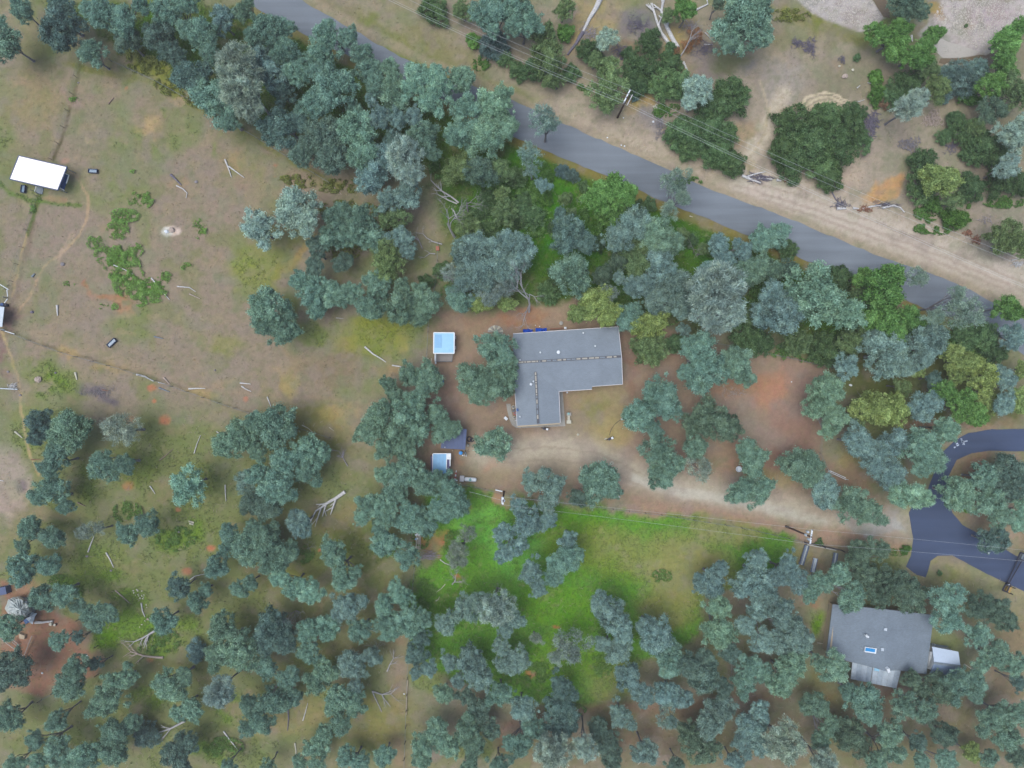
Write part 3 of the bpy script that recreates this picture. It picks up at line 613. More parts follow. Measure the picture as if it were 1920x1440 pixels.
# walls
hw = MB().prism(pw([(968, 632), (1153, 619), (1159, 714), (1105, 718), (1105, 724), (1042, 728), (1043, 787), (976, 792), (972, 740), (967, 700)], 2.6), -.1, 2.35).build('wall', M['wall'], h1)
for px_, z_ in (((1085, 726), 1.5), ((1135, 717), 1.5)):
    c = P(*px_); window(hw, (c.x, c.y - .12, z_), 1.8, 1.1, math.radians(4))
for yy in (745, 770):
    c = P(1044, yy); window(hw, (c.x + .1, c.y, 1.5), 1.5, 1.1, math.radians(88))
dr = MB().box(P(1058, 727.5) + Vector((0, -.1, 1.03)), (1.0, .1, 2.06), math.radians(4)).build('door', M['tanwall'], h1)
MB().box(P(1061, 728.4) + Vector((0, -.12, 1.0)), (.12, .1, .05)).build('handle', M['dark'], dr)
# pipes and vents on the roof
for x, y, r, f in ((1013, 661, .22, zm), (1046.8, 660.5, .42, zm), (1093, 624.5, .2, zm), (1115.5, 649, .2, zm), (995.5, 720.5, .32, zw), (1000, 715, .2, zw), (975, 781, .2, zw), (975, 675, .2, zm)):
    z = f((x, y)); v = cyl(MB(), P(x, y, z) - Vector((0, 0, .1)), r * .55, .5); v.lathe(P(x, y, z) + Vector((0, 0, .38)), [(r * .8, 0), (r * .8, .08), (r * .3, .2)], 10); v.build('vent_pipe', M['white'], h1)
MB().box(P(961.5, 678.5, 4.5), (.6, .9, .7), .1).build('chimney', M['grey'], h1)
MB().box(P(970, 768.5, 2.9), (.4, .5, .2), .2).build('blue_patch', M['deepblue'], h1)
# porch slab and curved path
tag(MB().prism(pw([(1046, 734), (1055, 734), (1060, 799), (978, 802.5), (977, 796), (1048, 790)]), -.1, .1).build('porch_slab', M['concrete'], None), 'pale concrete porch slab along two sides of the L-shaped house', 'porch slab')
pth = [(949, 757), (957, 757), (960, 775), (964, 788), (972, 792), (978, 794), (977, 803), (968, 802), (960, 797), (955, 786), (951, 770)]
tag(MB().prism(pw(pth), -.1, .06).build('footpath', M['concrete'], None), kind='structure')
for x, y, m_, r in ((962.5, 763, 'stone', .35), (963, 770, 'grey', .3), (966, 775, 'red', .3), (964, 783, 'stone', .3), (967, 787, 'white', .2)):
    t = thing('flower_pot', {(763): 'pale pot nearest the trees, by the west wall of the grey house', 770: 'grey pot by the west wall between the pale pot and red pot', 775: 'red pot on the bed by the west wall of the grey house', 783: 'pale pot just below the red pot by the grey house wall', 787: 'tiny white pot at the low end of the bed by the house'}[y], 'pot', P(x, y))
    MB().lathe(P(x, y), [(r * .6, -.05), (r, .45), (r * .85, .45), (r * .8, .36)], 10).build('pot', M[m_], t)
    MB().rock(P(x, y, .5), r * .7, y, .7).build('plant', M['bark'], t)

# --- weathered house lower right
h2 = thing('house', 'weathered grey-roofed house with a blue skylight among the trees', 'house', P(1650, 1200))
R2A, R2B = (1664, 1143), (1658, 1258)
z2 = lambda p: 3.9 - .13 * pdist(p, R2A, R2B)
slab(MB(), zr([(1562.5, 1133), R2A, R2B, (1623, 1247), (1550, 1229)], z2)).build('roof', M['roof2'], h2)
slab(MB(), zr([R2A, (1750, 1153), (1748, 1172), (1736, 1263), (1688, 1257), R2B], z2)).build('roof', M['roof2'], h2)
for a, b in (((1562, 1133), (1549.6, 1229)), ((1549.6, 1229.6), (1623, 1247.6)), ((1623, 1247.6), (1736, 1263.6)), ((1736.6, 1263), (1750.6, 1153))): board(h2, zt(a, z2), zt(b, z2), mat='grey')
hw2 = MB().prism(pw([(1568, 1138), (1744, 1158), (1731, 1257), (1555, 1225)], 2.7), -.1, 2.6).build('wall', M['tanwall'], h2)
for p_, a_ in (((1745, 1180), 83), ((1740, 1215), 83)):
    c = P(*p_, 2.7); window(hw2, (c.x - .1, c.y, 1.5), 1.4, 1.1, math.radians(a_))
sk = MB().box(P(1631.7, 1218.7, z2((1631, 1218)) + .14), (2.1, .95, .3), math.radians(-9)).build('skylight', M['white'], h2)
MB().box(P(1631.7, 1218.7, z2((1631, 1218)) + .3), (1.75, .6, .06), math.radians(-9)).build('skylight_glass', M['lightblue2'], sk)
bpy.data.objects['skylight_glass'].data.materials[0] = plain('skylight_pane', rgb(50, 140, 205), rough=.3, var=.15)
for x, y in ((1660, 1179.7), (1654, 1217.5)): MB().box(P(x, y, z2((x, y)) + .12), (.5, .5, .25), -.15).build('roof_vent', M['galv'], h2)
v = cyl(MB(), P(1624.5, 1192, z2((1624, 1192))), .18, .6); v.lathe(P(1624.5, 1192, z2((1624, 1192)) + .5), [(.24, 0), (.24, .1), (.08, .25)], 10); v.build('vent_pipe', M['white'], h2)
an = MB(); q = P(1619, 1188, z2((1619, 1188))); an.tube([q, q + Vector((0, 0, .9))], .03, 5); an.tube([q + Vector((-.3, .3, .9)), q + Vector((.1, -.5, .9))], .03, 4); an.tube([q + Vector((-.25, -.1, .8)), q + Vector((.2, .2, .8))], .03, 4); an.build('antenna', M['wire'], h2)
an = MB(); q = P(1613, 1214, z2((1613, 1214))); an.tube([q, q + Vector((0, 0, .6))], .04, 5); an.build('pipe', M['wire'], h2)
MB().box(P(1663.8, 1255, 3.9), (.5, .9, .8), .4, .25).build('chimney', M['white'], h2)
# corrugated porch roof: sheets of ribs
pr = thing('porch_roof', 'ribbed metal porch roof along the lower edge of the weathered house', 'porch roof', P(1640, 1265))
def ribbed(parent, A, B, C_, D, n, m_, ribs=4, name='roof_sheet'):
    """A-B top edge, D-C bottom edge ; n sheets each with ribs running down"""
    for i in range(n):
        mb = MB(); t0, t1 = i / n + .003, (i + 1) / n - .003; vs = []; k = ribs * 3
        for j in range(k + 1):
            t = t0 + (t1 - t0) * j / k; top = A.lerp(B, t); bot = D.lerp(C_, t); dz = .15 if j % 3 == 1 else 0
            dz += (i % 2) * .012
            vs += [top + Vector((0, 0, dz)), bot + Vector((0, 0, dz)), top + Vector((0, 0, dz - .04)), bot + Vector((0, 0, dz - .04))]
        fs = []
        for j in range(k):
            a = j * 4; fs += [(a, a + 1, a + 5, a + 4), (a + 2, a + 6, a + 7, a + 3)]
        fs += [(0, 2, 3, 1), (k * 4, k * 4 + 1, k * 4 + 3, k * 4 + 2)]
        mb.add(vs, fs).build(name, m_ if not isinstance(m_, list) else m_[i % len(m_)], parent)
galv2 = plain('dull_galvanised_sheet', rgb(178, 188, 202), rough=.45, var=.15, scale=2)
ribbed(pr, P(1598, 1241, 2.7), P(1636, 1251, 2.75), P(1632, 1280, 2.3), P(1595, 1273, 2.25), 4, [M['galv'], galv2])
ribbed(pr, P(1637, 1250, 2.9), P(1689.5, 1257.5, 2.9), P(1681, 1290.5, 2.4), P(1633, 1281, 2.35), 5, [M['galv'], galv2, M['galv']])
MB().box(P(1644, 1255, 2.95), (.9, .6, .05), -.15).build('clear_panel', M['lightblue'], pr)
for x, y in ((1599, 1271), (1632, 1279), (1679, 1288)): cyl(MB(), P(x, y, 2.2) - Vector((0, 0, 2.25)), .07, 2.3, 6).build('post', M['post'], pr)
# pale side shed
sh = thing('garage', 'pale blue metal garage with a white gable end beside the weathered house', 'garage', P(1772, 1240))
slab(MB(), [(1748, 1212.5, 2.5), (1797, 1222, 2.5), (1801, 1249, 3.5), (1752, 1243, 3.5)], .1).build('roof', M['galv'], sh).data.materials[0] = plain('pale_blue_painted_sheet', rgb(196, 208, 230), rough=.4, var=.05)
slab(MB(), [(1752, 1243.2, 3.5), (1801, 1249.2, 3.5), (1802, 1268, 2.6), (1743, 1264, 2.6)], .1).build('roof', plain('shaded_blue_painted_sheet', rgb(128, 146, 178), rough=.4, var=.08), sh)  # darker slope of the same light blue roof: shade put into the colour
board(sh, (1751, 1243.4, 3.58), (1801, 1249.4, 3.58), .4, .08, 'ridge_cap', 'grey', 0)
A_, B_, C_, D_ = P(1746.5, 1213, 2.45), P(1750, 1243, 3.4), P(1742.5, 1262, 2.55), P(1741, 1240, .0)
MB().prism(pw([(1751, 1217), (1795, 1225), (1797, 1258), (1746, 1256)], 2.4), -.1, 2.4).build('wall', M['fascia'], sh)
b0 = [P(1743.5, 1222, 2.0), P(1749.5, 1222, 2.6), P(1751, 1243, 3.4), P(1745.5, 1256, 2.4), P(1740, 1254, 1.8)]
MB().add(b0 + [v - Vector((0, 0, .2)) for v in b0], [(0, 4, 3, 2, 1), (5, 6, 7, 8, 9)] + [(i, (i + 1) % 5, 5 + (i + 1) % 5, 5 + i) for i in range(5)]).build('gable', M['white'], sh)
t = thing('pipe_bundle', 'loose grey pipes lying along the upper side of the pale garage', 'pipes', P(1765, 1210))
for k in range(5): MB().tube([P(1750 + k, 1208 + k * .9, .25), P(1778 - k * 2, 1212 + k * 1.2, .25)], .06, 5).build('pipe', M['grey'], t)
t = thing('bucket', 'round grey-blue bucket at the garage corner by the house wall', 'bucket', P(1748, 1207.5)); MB().lathe(P(1748, 1207.5), [(.2, -.02), (.28, .5), (.24, .5), (.2, .1)], 12).build('pail', M['galv'], t); MB().tube([P(1745.4, 1207.5, .45), P(1748, 1207.5, .7), P(1750.6, 1207.5, .45)], .02, 4).build('handle', M['dark'], t)
# plank deck along its left side
dk = thing('deck', 'narrow tan plank deck along the left wall of the weathered house', 'deck', P(1553, 1175))
A_, B_, C_, D_ = (P(1555.5, 1134, .4), P(1562, 1135, .4), P(1550, 1217, .4), P(1544.7, 1215, .4))
for i in range(24):
    t0, t1 = i / 24 + .003, (i + 1) / 24 - .003
    MB().prism([tuple(A_.lerp(D_, t0)[:2]), tuple(B_.lerp(C_, t0)[:2]), tuple(B_.lerp(C_, t1)[:2]), tuple(A_.lerp(D_, t1)[:2])], -.1, .38 + (i % 3) * .008).build('plank', M['wood'], dk)
def bench(label, px, py, ang, L=1.5, m_='white', z=0.0):
    c = P(px, py); t = thing('bench', label, 'bench', c); R = Matrix.Rotation(ang, 4, 'Z'); T = Matrix.Translation(c + Vector((0, 0, z)))
    def b(cc, s, nm):
        q = T @ R @ Vector(cc); MB().box(q, s, ang).build(nm, M[m_], t)
    for k in (-.14, 0, .14): b((0, k, .45), (L, .11, .04), 'slat')
    for sx in (-1, 1):
        for sy in (-1, 1): b((sx * (L / 2 - .1), sy * .15, .22), (.06, .06, .44), 'leg')
    b((0, .22, .75), (L, .04, .3), 'backrest')
bench('white bench standing on the plank deck of the weathered house', 1556.8, 1157.5, math.radians(80), 1.1, 'white', .4)
# --- blue shelter with pen
s1 = thing('animal_shelter', 'square pale-blue-roofed shelter with a small concrete pen', 'shelter', P(832, 643))
slab(MB(), [(813.9, 624, 2.5), (851.5, 624.4, 2.5), (851.2, 662, 2.25), (813.4, 662, 2.25)], .1).build('roof', M['lightblue'], s1)
slab(MB(), [(815.6, 627.7, 2.53), (828.2, 627.7, 2.53), (828.2, 652, 2.38), (815.6, 652, 2.38)], .06).build('roof_patch', M['lightblue2'], s1)
for i in range(1, 8):
    y = 624.2 + i * 4.7; board(s1, (828.5, y, 2.56 - i * .03), (850.6, y, 2.56 - i * .03), .07, .05, 'roof_seam', 'lightblue', 0)
for a, b in (((813.4, 623.6, 2.5), (851.9, 624, 2.5)), ((851.9, 624, 2.5), (851.6, 662.4, 2.25)), ((851.6, 662.5, 2.25), (813, 662.5, 2.25)), ((813, 662.4, 2.25), (813.4, 623.6, 2.5))): board(s1, a, b, .18, .16, 'trim', 'white', 0)
MB().prism(pw([(816, 627), (853, 627.3), (852.5, 661), (816, 661)], 1), -.1, 2.15).build('wall', plain('purple_grey_wall', rgb(98, 90, 128), var=.1), s1)
for y in (633, 652): MB().box(P(854.2, y, 1.2), (.14, .6, .9)).build('vent_grille', M['fascia'], s1)
tag(MB().prism(pw([(818.4, 663), (848.9, 663), (847, 677.3), (818.6, 677.3)]), -.1, .05).build('pen_floor', M['concrete2'], s1))
for a, b in (((818.3, 663), (818.3, 677.8)), ((818.3, 677.8), (847.3, 677.8)), ((847.3, 677.8), (849.2, 663))):
    for z in (.4, .8, 1.1): MB().tube([P(*a, z), P(*b, z)], .04, 5).build('rail', M['grey'], s1)
for p_ in ((818.3, 677.8), (833, 677.8), (847.3, 677.8)): cyl(MB(), P(*p_, -.05), .06, 1.25, 6).build('post', M['grey'], s1)
tag(MB().tube([P(816.3, 662, 1.1), P(816.2, 675, 1.0), P(817, 681.5, .5)], .16, 8).build('white_pipe', M['white']), 'thick white pipe leaning against the pen of the blue shelter', 'pipe')
t = thing('feed_bucket', 'blue feed tub poking out of the oak below the shelter', 'tub', P(828.5, 715)); MB().lathe(P(828.8, 715), [(.35, -.02), (.45, .5), (.4, .5), (.33, .1)], 14).build('tub', M['brightblue'], t).data.materials[0] = plain('muted_blue_plastic', rgb(44, 120, 170), rough=.4, var=.08)
MB().tube([P(825, 715, .5), P(828.8, 715, .62), P(832.6, 715, .5)], .025, 4).build('handle', M['dark'], t)
# --- dark blue shed
s2 = thing('shed', 'dark blue low-pitched shed roof half hidden under an oak', 'shed', P(852, 822))
nsh = 6
A_, B_, C_, D_ = P(832, 801, 2.5), P(875.3, 804.6, 2.5), P(872.5, 843.2, 2.3), P(826, 840.5, 2.3)
for i in range(nsh):
    q = [A_.lerp(B_, i / nsh + .003), A_.lerp(B_, (i + 1) / nsh - .003), D_.lerp(C_, (i + 1) / nsh - .003), D_.lerp(C_, i / nsh + .003)]
    MB().add([v + Vector((0, 0, (i % 2) * .015)) for v in q] + [v - Vector((0, 0, .1)) for v in q], [(0, 3, 2, 1), (4, 5, 6, 7)] + [(j, (j + 1) % 4, 4 + (j + 1) % 4, 4 + j) for j in range(4)]).build('roof_panel', M['slate'], s2)
MB().prism(pw([(835, 806), (873, 808), (870, 839), (830, 837)], 2.2), -.1, 2.2).build('wall', M['grey'], s2)
cyl(MB(), P(834.5, 838.3, 2.3), .08, .5, 6).build('vent_pipe', M['white'], s2)
def tyre(label, px, py, r, m_='dark'):
    c = P(px, py, .15); pts = [c + Vector((r * math.cos(a), r * math.sin(a), 0)) for a in np.linspace(0, 2 * math.pi, 15)]
    return tag(MB().tube(pts, .11, 7).build('tyre', M[m_]), label, 'tyre')
tyre('dark tyre lying nearest the dark blue shed wall', 880, 823.5, .42); tyre('smaller dark tyre leaning just outside the one by the shed', 885, 825, .3)
def barrel(name, label, px, py, r, h, m_, m2=None, cat='barrel'):
    t = thing(name, label, cat, P(px, py)); c = P(px, py, -.02)
    MB().lathe(c, [(r * .92, 0), (r, h * .2), (r * .96, h * .5), (r, h * .8), (r * .92, h)], 14).build('drum', M[m_], t)
    MB().lathe(c + Vector((0, 0, h)), [(r * .8, 0), (r * .8, .04), (r * .3, .07)], 12).build('lid', M[m2 or m_], t)
barrel('barrel', 'bright blue round barrel below the dark blue shed', 864.4, 848.5, .36, .9, 'brightblue')
barrel('barrel', 'squat grey barrel beside the tyres at the dark blue shed', 877.6, 834.6, .24, .7, 'grey', 'stone')
barrel('barrel', 'little tan drum at the lower wall of the dark blue shed', 849.5, 844.5, .16, .5, 'tanwall')
barrel('bucket', 'tiny white bucket just below the bright blue barrel', 868, 853.5, .13, .3, 'white', cat='bucket')
t = thing('wheelbarrow', 'white-handled wheelbarrow tipped beside the bright blue barrel', 'wheelbarrow', P(873, 850))
MB().add([P(870, 847, .6), P(874, 848, .6), P(874.5, 853, .6), P(871, 852, .6), P(871, 848, .25), P(873.4, 848.6, .25), P(873.6, 851.6, .25), P(871.6, 851.2, .25)], [(0, 1, 5, 4), (1, 2, 6, 5), (2, 3, 7, 6), (3, 0, 4, 7), (4, 5, 6, 7)]).build('tray', M['grey'], t)
for dx in (0, 3): MB().tube([P(871 + dx, 852, .5), P(872 + dx, 856, .55)], .05, 5).build('handle', M['white'], t); 
MB().tube([P(872, 846, .2), P(872.5, 846, .2)], [.22, .22], 10).build('wheel', M['dark'], t)
for k, (a, b) in enumerate((((876, 846), (879, 842)), ((876.5, 848), (880, 847)))): tag(MB().tube([P(*a, .1), P(*b, .1)], .07, 6).build('plank', M['oldlog']), ('short board leaning toward the grey barrel near the wheelbarrow', 'short board lying flat right of the wheelbarrow')[k], 'board')
# --- small light blue shed with white corner
s3 = thing('shed', 'small pale blue shed with a white corner panel under oak branches', 'shed', P(828, 870))
A_, B_, C_, D_ = P(812, 851, 2.2), P(837.5, 851, 2.2), P(836.5, 888, 2.0), P(811.5, 887, 2.0)
for i in range(4):
    q = [A_.lerp(B_, i / 4 + .004), A_.lerp(B_, (i + 1) / 4 - .004), D_.lerp(C_, (i + 1) / 4 - .004), D_.lerp(C_, i / 4 + .004)]
    MB().add([v + Vector((0, 0, (i % 2) * .015)) for v in q] + [v - Vector((0, 0, .08)) for v in q], [(0, 3, 2, 1), (4, 5, 6, 7)] + [(j, (j + 1) % 4, 4 + (j + 1) % 4, 4 + j) for j in range(4)]).build('roof_panel', M['lightblue2'], s3)
MB().box(P(841.5, 856.3, 2.2), (.8, 1.0, .1)).build('white_panel', M['white'], s3); MB().box(P(843.8, 866, 2.1), (.18, 1.6, .1)).build('white_panel', M['white'], s3)
for a, b in (((812, 850.5, 2.2), (845.5, 850.5, 2.2)), ((811.4, 851, 2.2), (811, 888, 2.0)), ((837.8, 852, 2.2), (837, 880, 2.1))): board(s3, a, b, .14, .14, 'trim', 'white', 0)
MB().prism(pw([(810, 853), (845, 853), (844, 889), (810, 889)]), -.1, 1.9).build('wall', bpy.data.materials['purple_grey_wall'], s3)
def crate(name, label, cat, px, py, sx, sy, h, m_, m2, ang=0):
    t = thing(name, label, cat, P(px, py)); c = P(px, py)
    for sgn in (-1, 1):
        MB().box(c + Vector((sgn * (sx / 2 - .04) * math.cos(ang), sgn * (sx / 2 - .04) * math.sin(ang), h / 2 - .03)), (.08, sy, h), ang).build('side', M[m_], t)
        MB().box(c + Vector((-sgn * (sy / 2 - .04) * math.sin(ang), sgn * (sy / 2 - .04) * math.cos(ang), h / 2 - .03)), (sx - .16, .08, h), ang).build('side', M[m_], t)
    MB().box(c + Vector((0, 0, h * .55)), (sx - .17, sy - .17, .06), ang).build('bottom' if m2 != 'lid' else 'lid', M[m2], t)
crate('bin', 'black open bin under the oak below the pale blue shed', 'bin', 834.5, 896, .7, .75, .9, 'dark', 'dark')
crate('crate', 'tan wooden crate right beside the black open bin', 'crate', 842, 897, .65, .9, .7, 'rust', 'tanwall')
# red and white boom
t = thing('antenna_mast', 'red and white boom with a white cross foot beside the tank', 'mast', P(853, 902))
for k in range(6):
    a, b = P(855.6, 882, 1.6).lerp(P(852.8, 904, .35), k / 6), P(855.6, 882, 1.6).lerp(P(852.8, 904, .35), (k + 1) / 6 - .01)
    MB().tube([a, b], [.07 + k * .025, .09 + k * .025], 6).build('section', M['red' if k % 2 else 'white'], t)
MB().box(P(853, 901, .15), (1.0, .2, .2), .1).build('foot', M['white'], t); MB().box(P(852.6, 904, .15), (.25, .8, .25), -.2).build('foot', M['red'], t)
# propane tank and cabinet
t = thing('propane_tank', 'long white propane tank with a teal lid', 'gas tank', P(882, 899)); c = P(882, 899, .75); ax = Vector((1, -.06, 0)).normalized()
MB().tube([c + ax * s for s in (-1.15, -1.08, -.9, .9, 1.08, 1.15)], [.12, .3, .4, .4, .3, .12], 16).build('vessel', M['white'], t, True)
MB().lathe(c + Vector((0, 0, .32)), [(.24, 0), (.24, .2), (.12, .28)], 12).build('lid', M['teal'], t)
for s in (-.6, .6): MB().box(c + ax * s - Vector((0, 0, .5)), (.18, .6, .55)).build('leg', M['concrete'], t)
t = thing('cabinet', 'lavender grey metal cabinet at the left end of the propane tank', 'cabinet', P(866.3, 897.2)); MB().box(P(866.3, 897.2, .55), (.75, .95, 1.15), -.06).build('body', M['galv'], t); MB().box(P(866.3, 897.2, 1.18), (.82, 1.0, .07), -.06).build('lid', M['fascia'], t)
tag(MB().tube([P(929, 918.5, .15), P(942, 921.5, .15)], [.15, .13], 8).build('white_pipe', M['white']), 'short white pipe lying along the fence near the power pole', 'pipe')
# yard things round the house
t = thing('garden_bench', 'pale bench with a green pot at one end on the dry lawn', 'bench', P(1066.5, 783))
for k in range(3): MB().box(P(1064.9 + k * 1.6, 783.5, .45), (.14, 1.3, .05)).build('slat', M['stone'], t)
for yy in (776.5, 791): MB().box(P(1066.5, yy, .3), (.85, .6, .65)).build('end_block', M['stone'] if yy > 780 else M['concrete'], t)
MB().lathe(P(1065.8, 775.5, .6), [(.14, 0), (.2, .25), (.16, .25)], 10).build('pot', M['teal'], t)
def bike(name, label, px, py, ang, cat='cart'):
    t = thing(name, label, cat, P(px, py)); c = P(px, py); R = Matrix.Rotation(ang, 3, 'Z')
    for s in (-.45, .45):
        o = c + R @ Vector((s, 0, .3)); pts = [o + R @ Vector((.28 * math.cos(a), 0, .28 * math.sin(a))) for a in np.linspace(0, 2 * math.pi, 11)]
        MB().tube(pts, .06, 5).build('wheel', M['dark'], t)
    MB().box(c + Vector((0, 0, .55)), (.7, .4, .3), ang).build('body', M['dark'], t); MB().box(c + R @ Vector((.35, 0, .78)), (.4, .38, .16), ang).build('seat', M['white'], t)
    MB().tube([c + R @ Vector((-.35, -.35, .95)), c + R @ Vector((-.45, 0, .9)), c + R @ Vector((-.35, .35, .95))], .03, 5).build('handlebar', M['grey'], t)
bike('garden_cart', 'small dark cart with a white seat under the lower eave', 1022, 803.5, -.2); bike('garden_cart', 'dark wheeled hose cart with a pale drum on the dry lawn', 1143.5, 822, .4)
tag(MB().tube([P(1142.5, 816, .06), P(1146, 805, .06), P(1153, 795, .06), P(1164, 786.5, .06)], .035, 5).build('hose', M['dark']), 'thin dark hose running from the hose cart to the oak', 'hose')
tag(MB().tube([P(1133, 824, .08), P(1138, 821.5, .08)], .09, 6).build('short_log', M['stone']), 'pale short pipe lying beside the hose cart', 'pipe')
def stone(label, px, py, r, m_='stone', z=0, name='stone', flat=.6): return tag(MB().rock(P(px, py, z + r * .2), r, int(px * 7 + py), flat).build(name, M[m_]), label, 'stone')
stone('round white ball on the lawn at the oak edge', 1165.5, 786, .18, 'white'); stone('pale lump of stone on the drive below the dry lawn', 1083.8, 814.8, .26); stone('white stone by the inner corner of the L-shaped house', 1063.6, 735.8, .2, 'white')
tyre('ring-shaped pale tyre standing on the gravel drive', 1147.3, 868.3, .26, 'stone')
tag(MB().box(P(948.5, 784.5, .3), (.5, .7, .5), .8).build('box', M['white']), 'white box on bare earth left of the curved path', 'box')
for k, (x, y, l) in enumerate(((989.5, 621.5, 1.8), (1014.5, 620, 2.1))):
    mb = MB(); n = 9
    for j in range(2):
        vs = []
    g_ = [(i, j) for j in range(4) for i in range(n)]; rr = random.Random(k)
    vs = [P(x, y) + Vector(((i / (n - 1) - .5) * l, (j / 3 - .5) * .9 + rr.uniform(-.06, .06), .45 + rr.uniform(-.16, .2) if 0 < j < 3 else .02)) for i, j in g_]
    fs = [(j * n + i, j * n + i + 1, (j + 1) * n + i + 1, (j + 1) * n + i) for j in range(3) for i in range(n - 1)]
    tag(mb.add(vs, fs).build('tarp', M['tarp']), ('bright blue tarp bundle, nearer the oak, behind the upper eave', 'longer blue tarp bundle behind the upper eave')[k], 'tarp')
tag(MB().box(P(1043, 616, .3), (2.4, .25, .2), .07).build('plank', M['rust']), 'long brown board lying behind the upper eave of the house', 'board'); tag(MB().box(P(1060, 615, .35), (.4, .4, .5)).build('box', M['white']), 'small white box behind the upper eave beside the brown board', 'box')
tag(MB().lathe(P(1052, 606, -.02), [(.38, 0), (.38, .3), (.2, .34)], 12).build('well_cap', M['concrete']), 'round grey well cap on the bare ground above the house', 'well cap')
for k, (x, y) in enumerate(((1004, 610), (1012, 612))): stone(('small white stone above the blue tarps', 'tiny white stone right of the one above the tarps')[k], x, y, .12, 'white')
# pile of pale sheets by the oak, upper left of the house
t = thing('fabric_heap', 'round heap of pale crumpled sheets beside the oak', 'heap', P(929, 620))
for k in range(9):
    a = -math.pi + k * math.pi / 8; c = P(929, 623)
    MB().add([c + Vector((0, 0, .55)), c + Vector((1.5 * math.cos(a), -1.3 * math.sin(a), .05)), c + Vector((1.5 * math.cos(a + .36), -1.3 * math.sin(a + .36), .12 + .1 * (k % 2))), c + Vector((.7 * math.cos(a + .2), -.6 * math.sin(a + .2), .5))], [(0, 1, 3), (1, 2, 3), (2, 0, 3)]).build('sheet', M['stone' if k % 2 else 'concrete'], t)
t = thing('swing_seat', 'white dish leaning at the edge of the oak right of the drive', 'dish', P(1381, 878)); MB().lathe(P(1384, 879, .2), [(.1, 0), (.4, .2), (.58, .4), (.54, .45), (.2, .2)], 16).build('dish', M['white'], t)
MB().tube([P(1384, 879, -.05), P(1384, 879, .3)], .08, 6).build('stand', M['grey'], t)
for k, (x, y, r) in enumerate(((1161, 932, .18), (1484, 716, .14), (1595, 722, .3), (1583, 707, .2), (1570, 734, .16), (1565, 747, .2), (1280, 634, .25))): stone(('white stone at the lower edge of the round oak by the fence', 'tiny white stone on the bare red-brown yard', 'white rubble lump in the weedy clearing', 'pale rubble above the weedy clearing', 'small white rubble left of the weedy clearing', 'small pale rubble below the weedy clearing', 'pale stone by the upper fence corner near the oaks')[k], x, y, r, 'white')

# --- white canopy in the pasture
cn = thing('canopy_shelter', 'bright white rectangular canopy roof standing in the pasture', 'canopy', P(72, 325))
slab(MB(), [(36, 292.5, 2.8), (125, 313.5, 2.8), (108, 356, 2.8), (19, 335.5, 2.8)], .1).build('roof', M['whiteroof'], cn)
for a, b in (((35.4, 292, 2.75), (125.4, 313, 2.75)), ((125.6, 313, 2.75), (108.4, 356.4, 2.75)), ((108.4, 356.5, 2.75), (18.6, 336, 2.75)), ((18.4, 335.6, 2.75), (35.2, 292, 2.75))): board(cn, a, b, .16, .22, 'trim', 'slate', -.05)
for x, y in ((38, 295), (122, 315), (80, 305), (106, 353), (22, 333), (64, 343)): cyl(MB(), P(x, y, 2.7) - Vector((0, 0, 2.8)), .07, 2.75, 6).build('post', M['grey'], cn)
tr_ = thing('animal_stall', 'small blue side stall with white rails at the end of the white canopy', 'stall', P(120, 340))
slab(MB(), [(122.5, 325, 1.5), (128.5, 329, 1.4), (119.8, 356, 1.4), (111.5, 351.5, 1.5)], .08).build('roof', M['deepblue'], tr_)
for a, b in (((120, 324, 1.6), (129.5, 328.7, 1.6)), ((110.5, 351.3, 1.6), (120.3, 356.8, 1.6)), ((129, 329, 1.55), (124.5, 344, 1.55))): board(tr_, a, b, .14, .14, 'rail', 'white', 0)
for x, y in ((128, 330), (119.5, 354)): cyl(MB(), P(x, y, -.1), .05, 1.6, 6).build('post', M['grey'], tr_)
def trough(label, px, py, ang, L=1.7, W=.75, m_='slate'):
    t = thing('water_trough', label, 'trough', P(px, py)); c = P(px, py); R = Matrix.Rotation(ang, 3, 'Z')
    dk_ = bpy.data.materials.get('navy_trough') or plain('navy_trough', rgb(42, 52, 84), rough=.5, var=.1)
    for s in (-1, 1):
        MB().box(c + R @ Vector((0, s * (W / 2 - .04), .24)), (L, .08, .55), ang).build('side', dk_, t); MB().box(c + R @ Vector((s * (L / 2 - .04), 0, .24)), (.08, W - .17, .55), ang).build('side', dk_, t)
    MB().box(c + R @ Vector((0, 0, .3)), (L - .17, W - .17, .04), ang).build('water', bpy.data.materials.get('trough_water') or plain('trough_water', rgb(110, 136, 160), rough=.1, var=.05, spec=.6), t)
trough('dark blue water trough alone right of the white canopy', 176.5, 321.8, -.06); trough('upright dark blue trough just below the white canopy', 46, 355.3, 1.45, 1.4, .8)
trough('old grey-green trough tilted beside the fence ditch in the pasture', 211.5, 643, .75, 1.9, .8)
g1 = thing('gate', 'grey open gate hanging from the lower side of the white canopy', 'gate', P(70, 358)); MB().tube([P(67.5, 349, 1.1), P(65, 359, 1.1)], .06, 5).build('rail', M['white'], g1); MB().tube([P(65, 359, .8), P(76, 365, .9)], .05, 5).build('rail', M['dark'], g1); MB().box(P(74.5, 357, .05), (1.3, 1.2, .1), -.2).build('mat', M['grey'], g1)
for x, y in ((67.5, 349), (65, 359), (76, 365)): cyl(MB(), P(x, y, -.05), .05, 1.2, 6).build('post', M['grey'], g1)
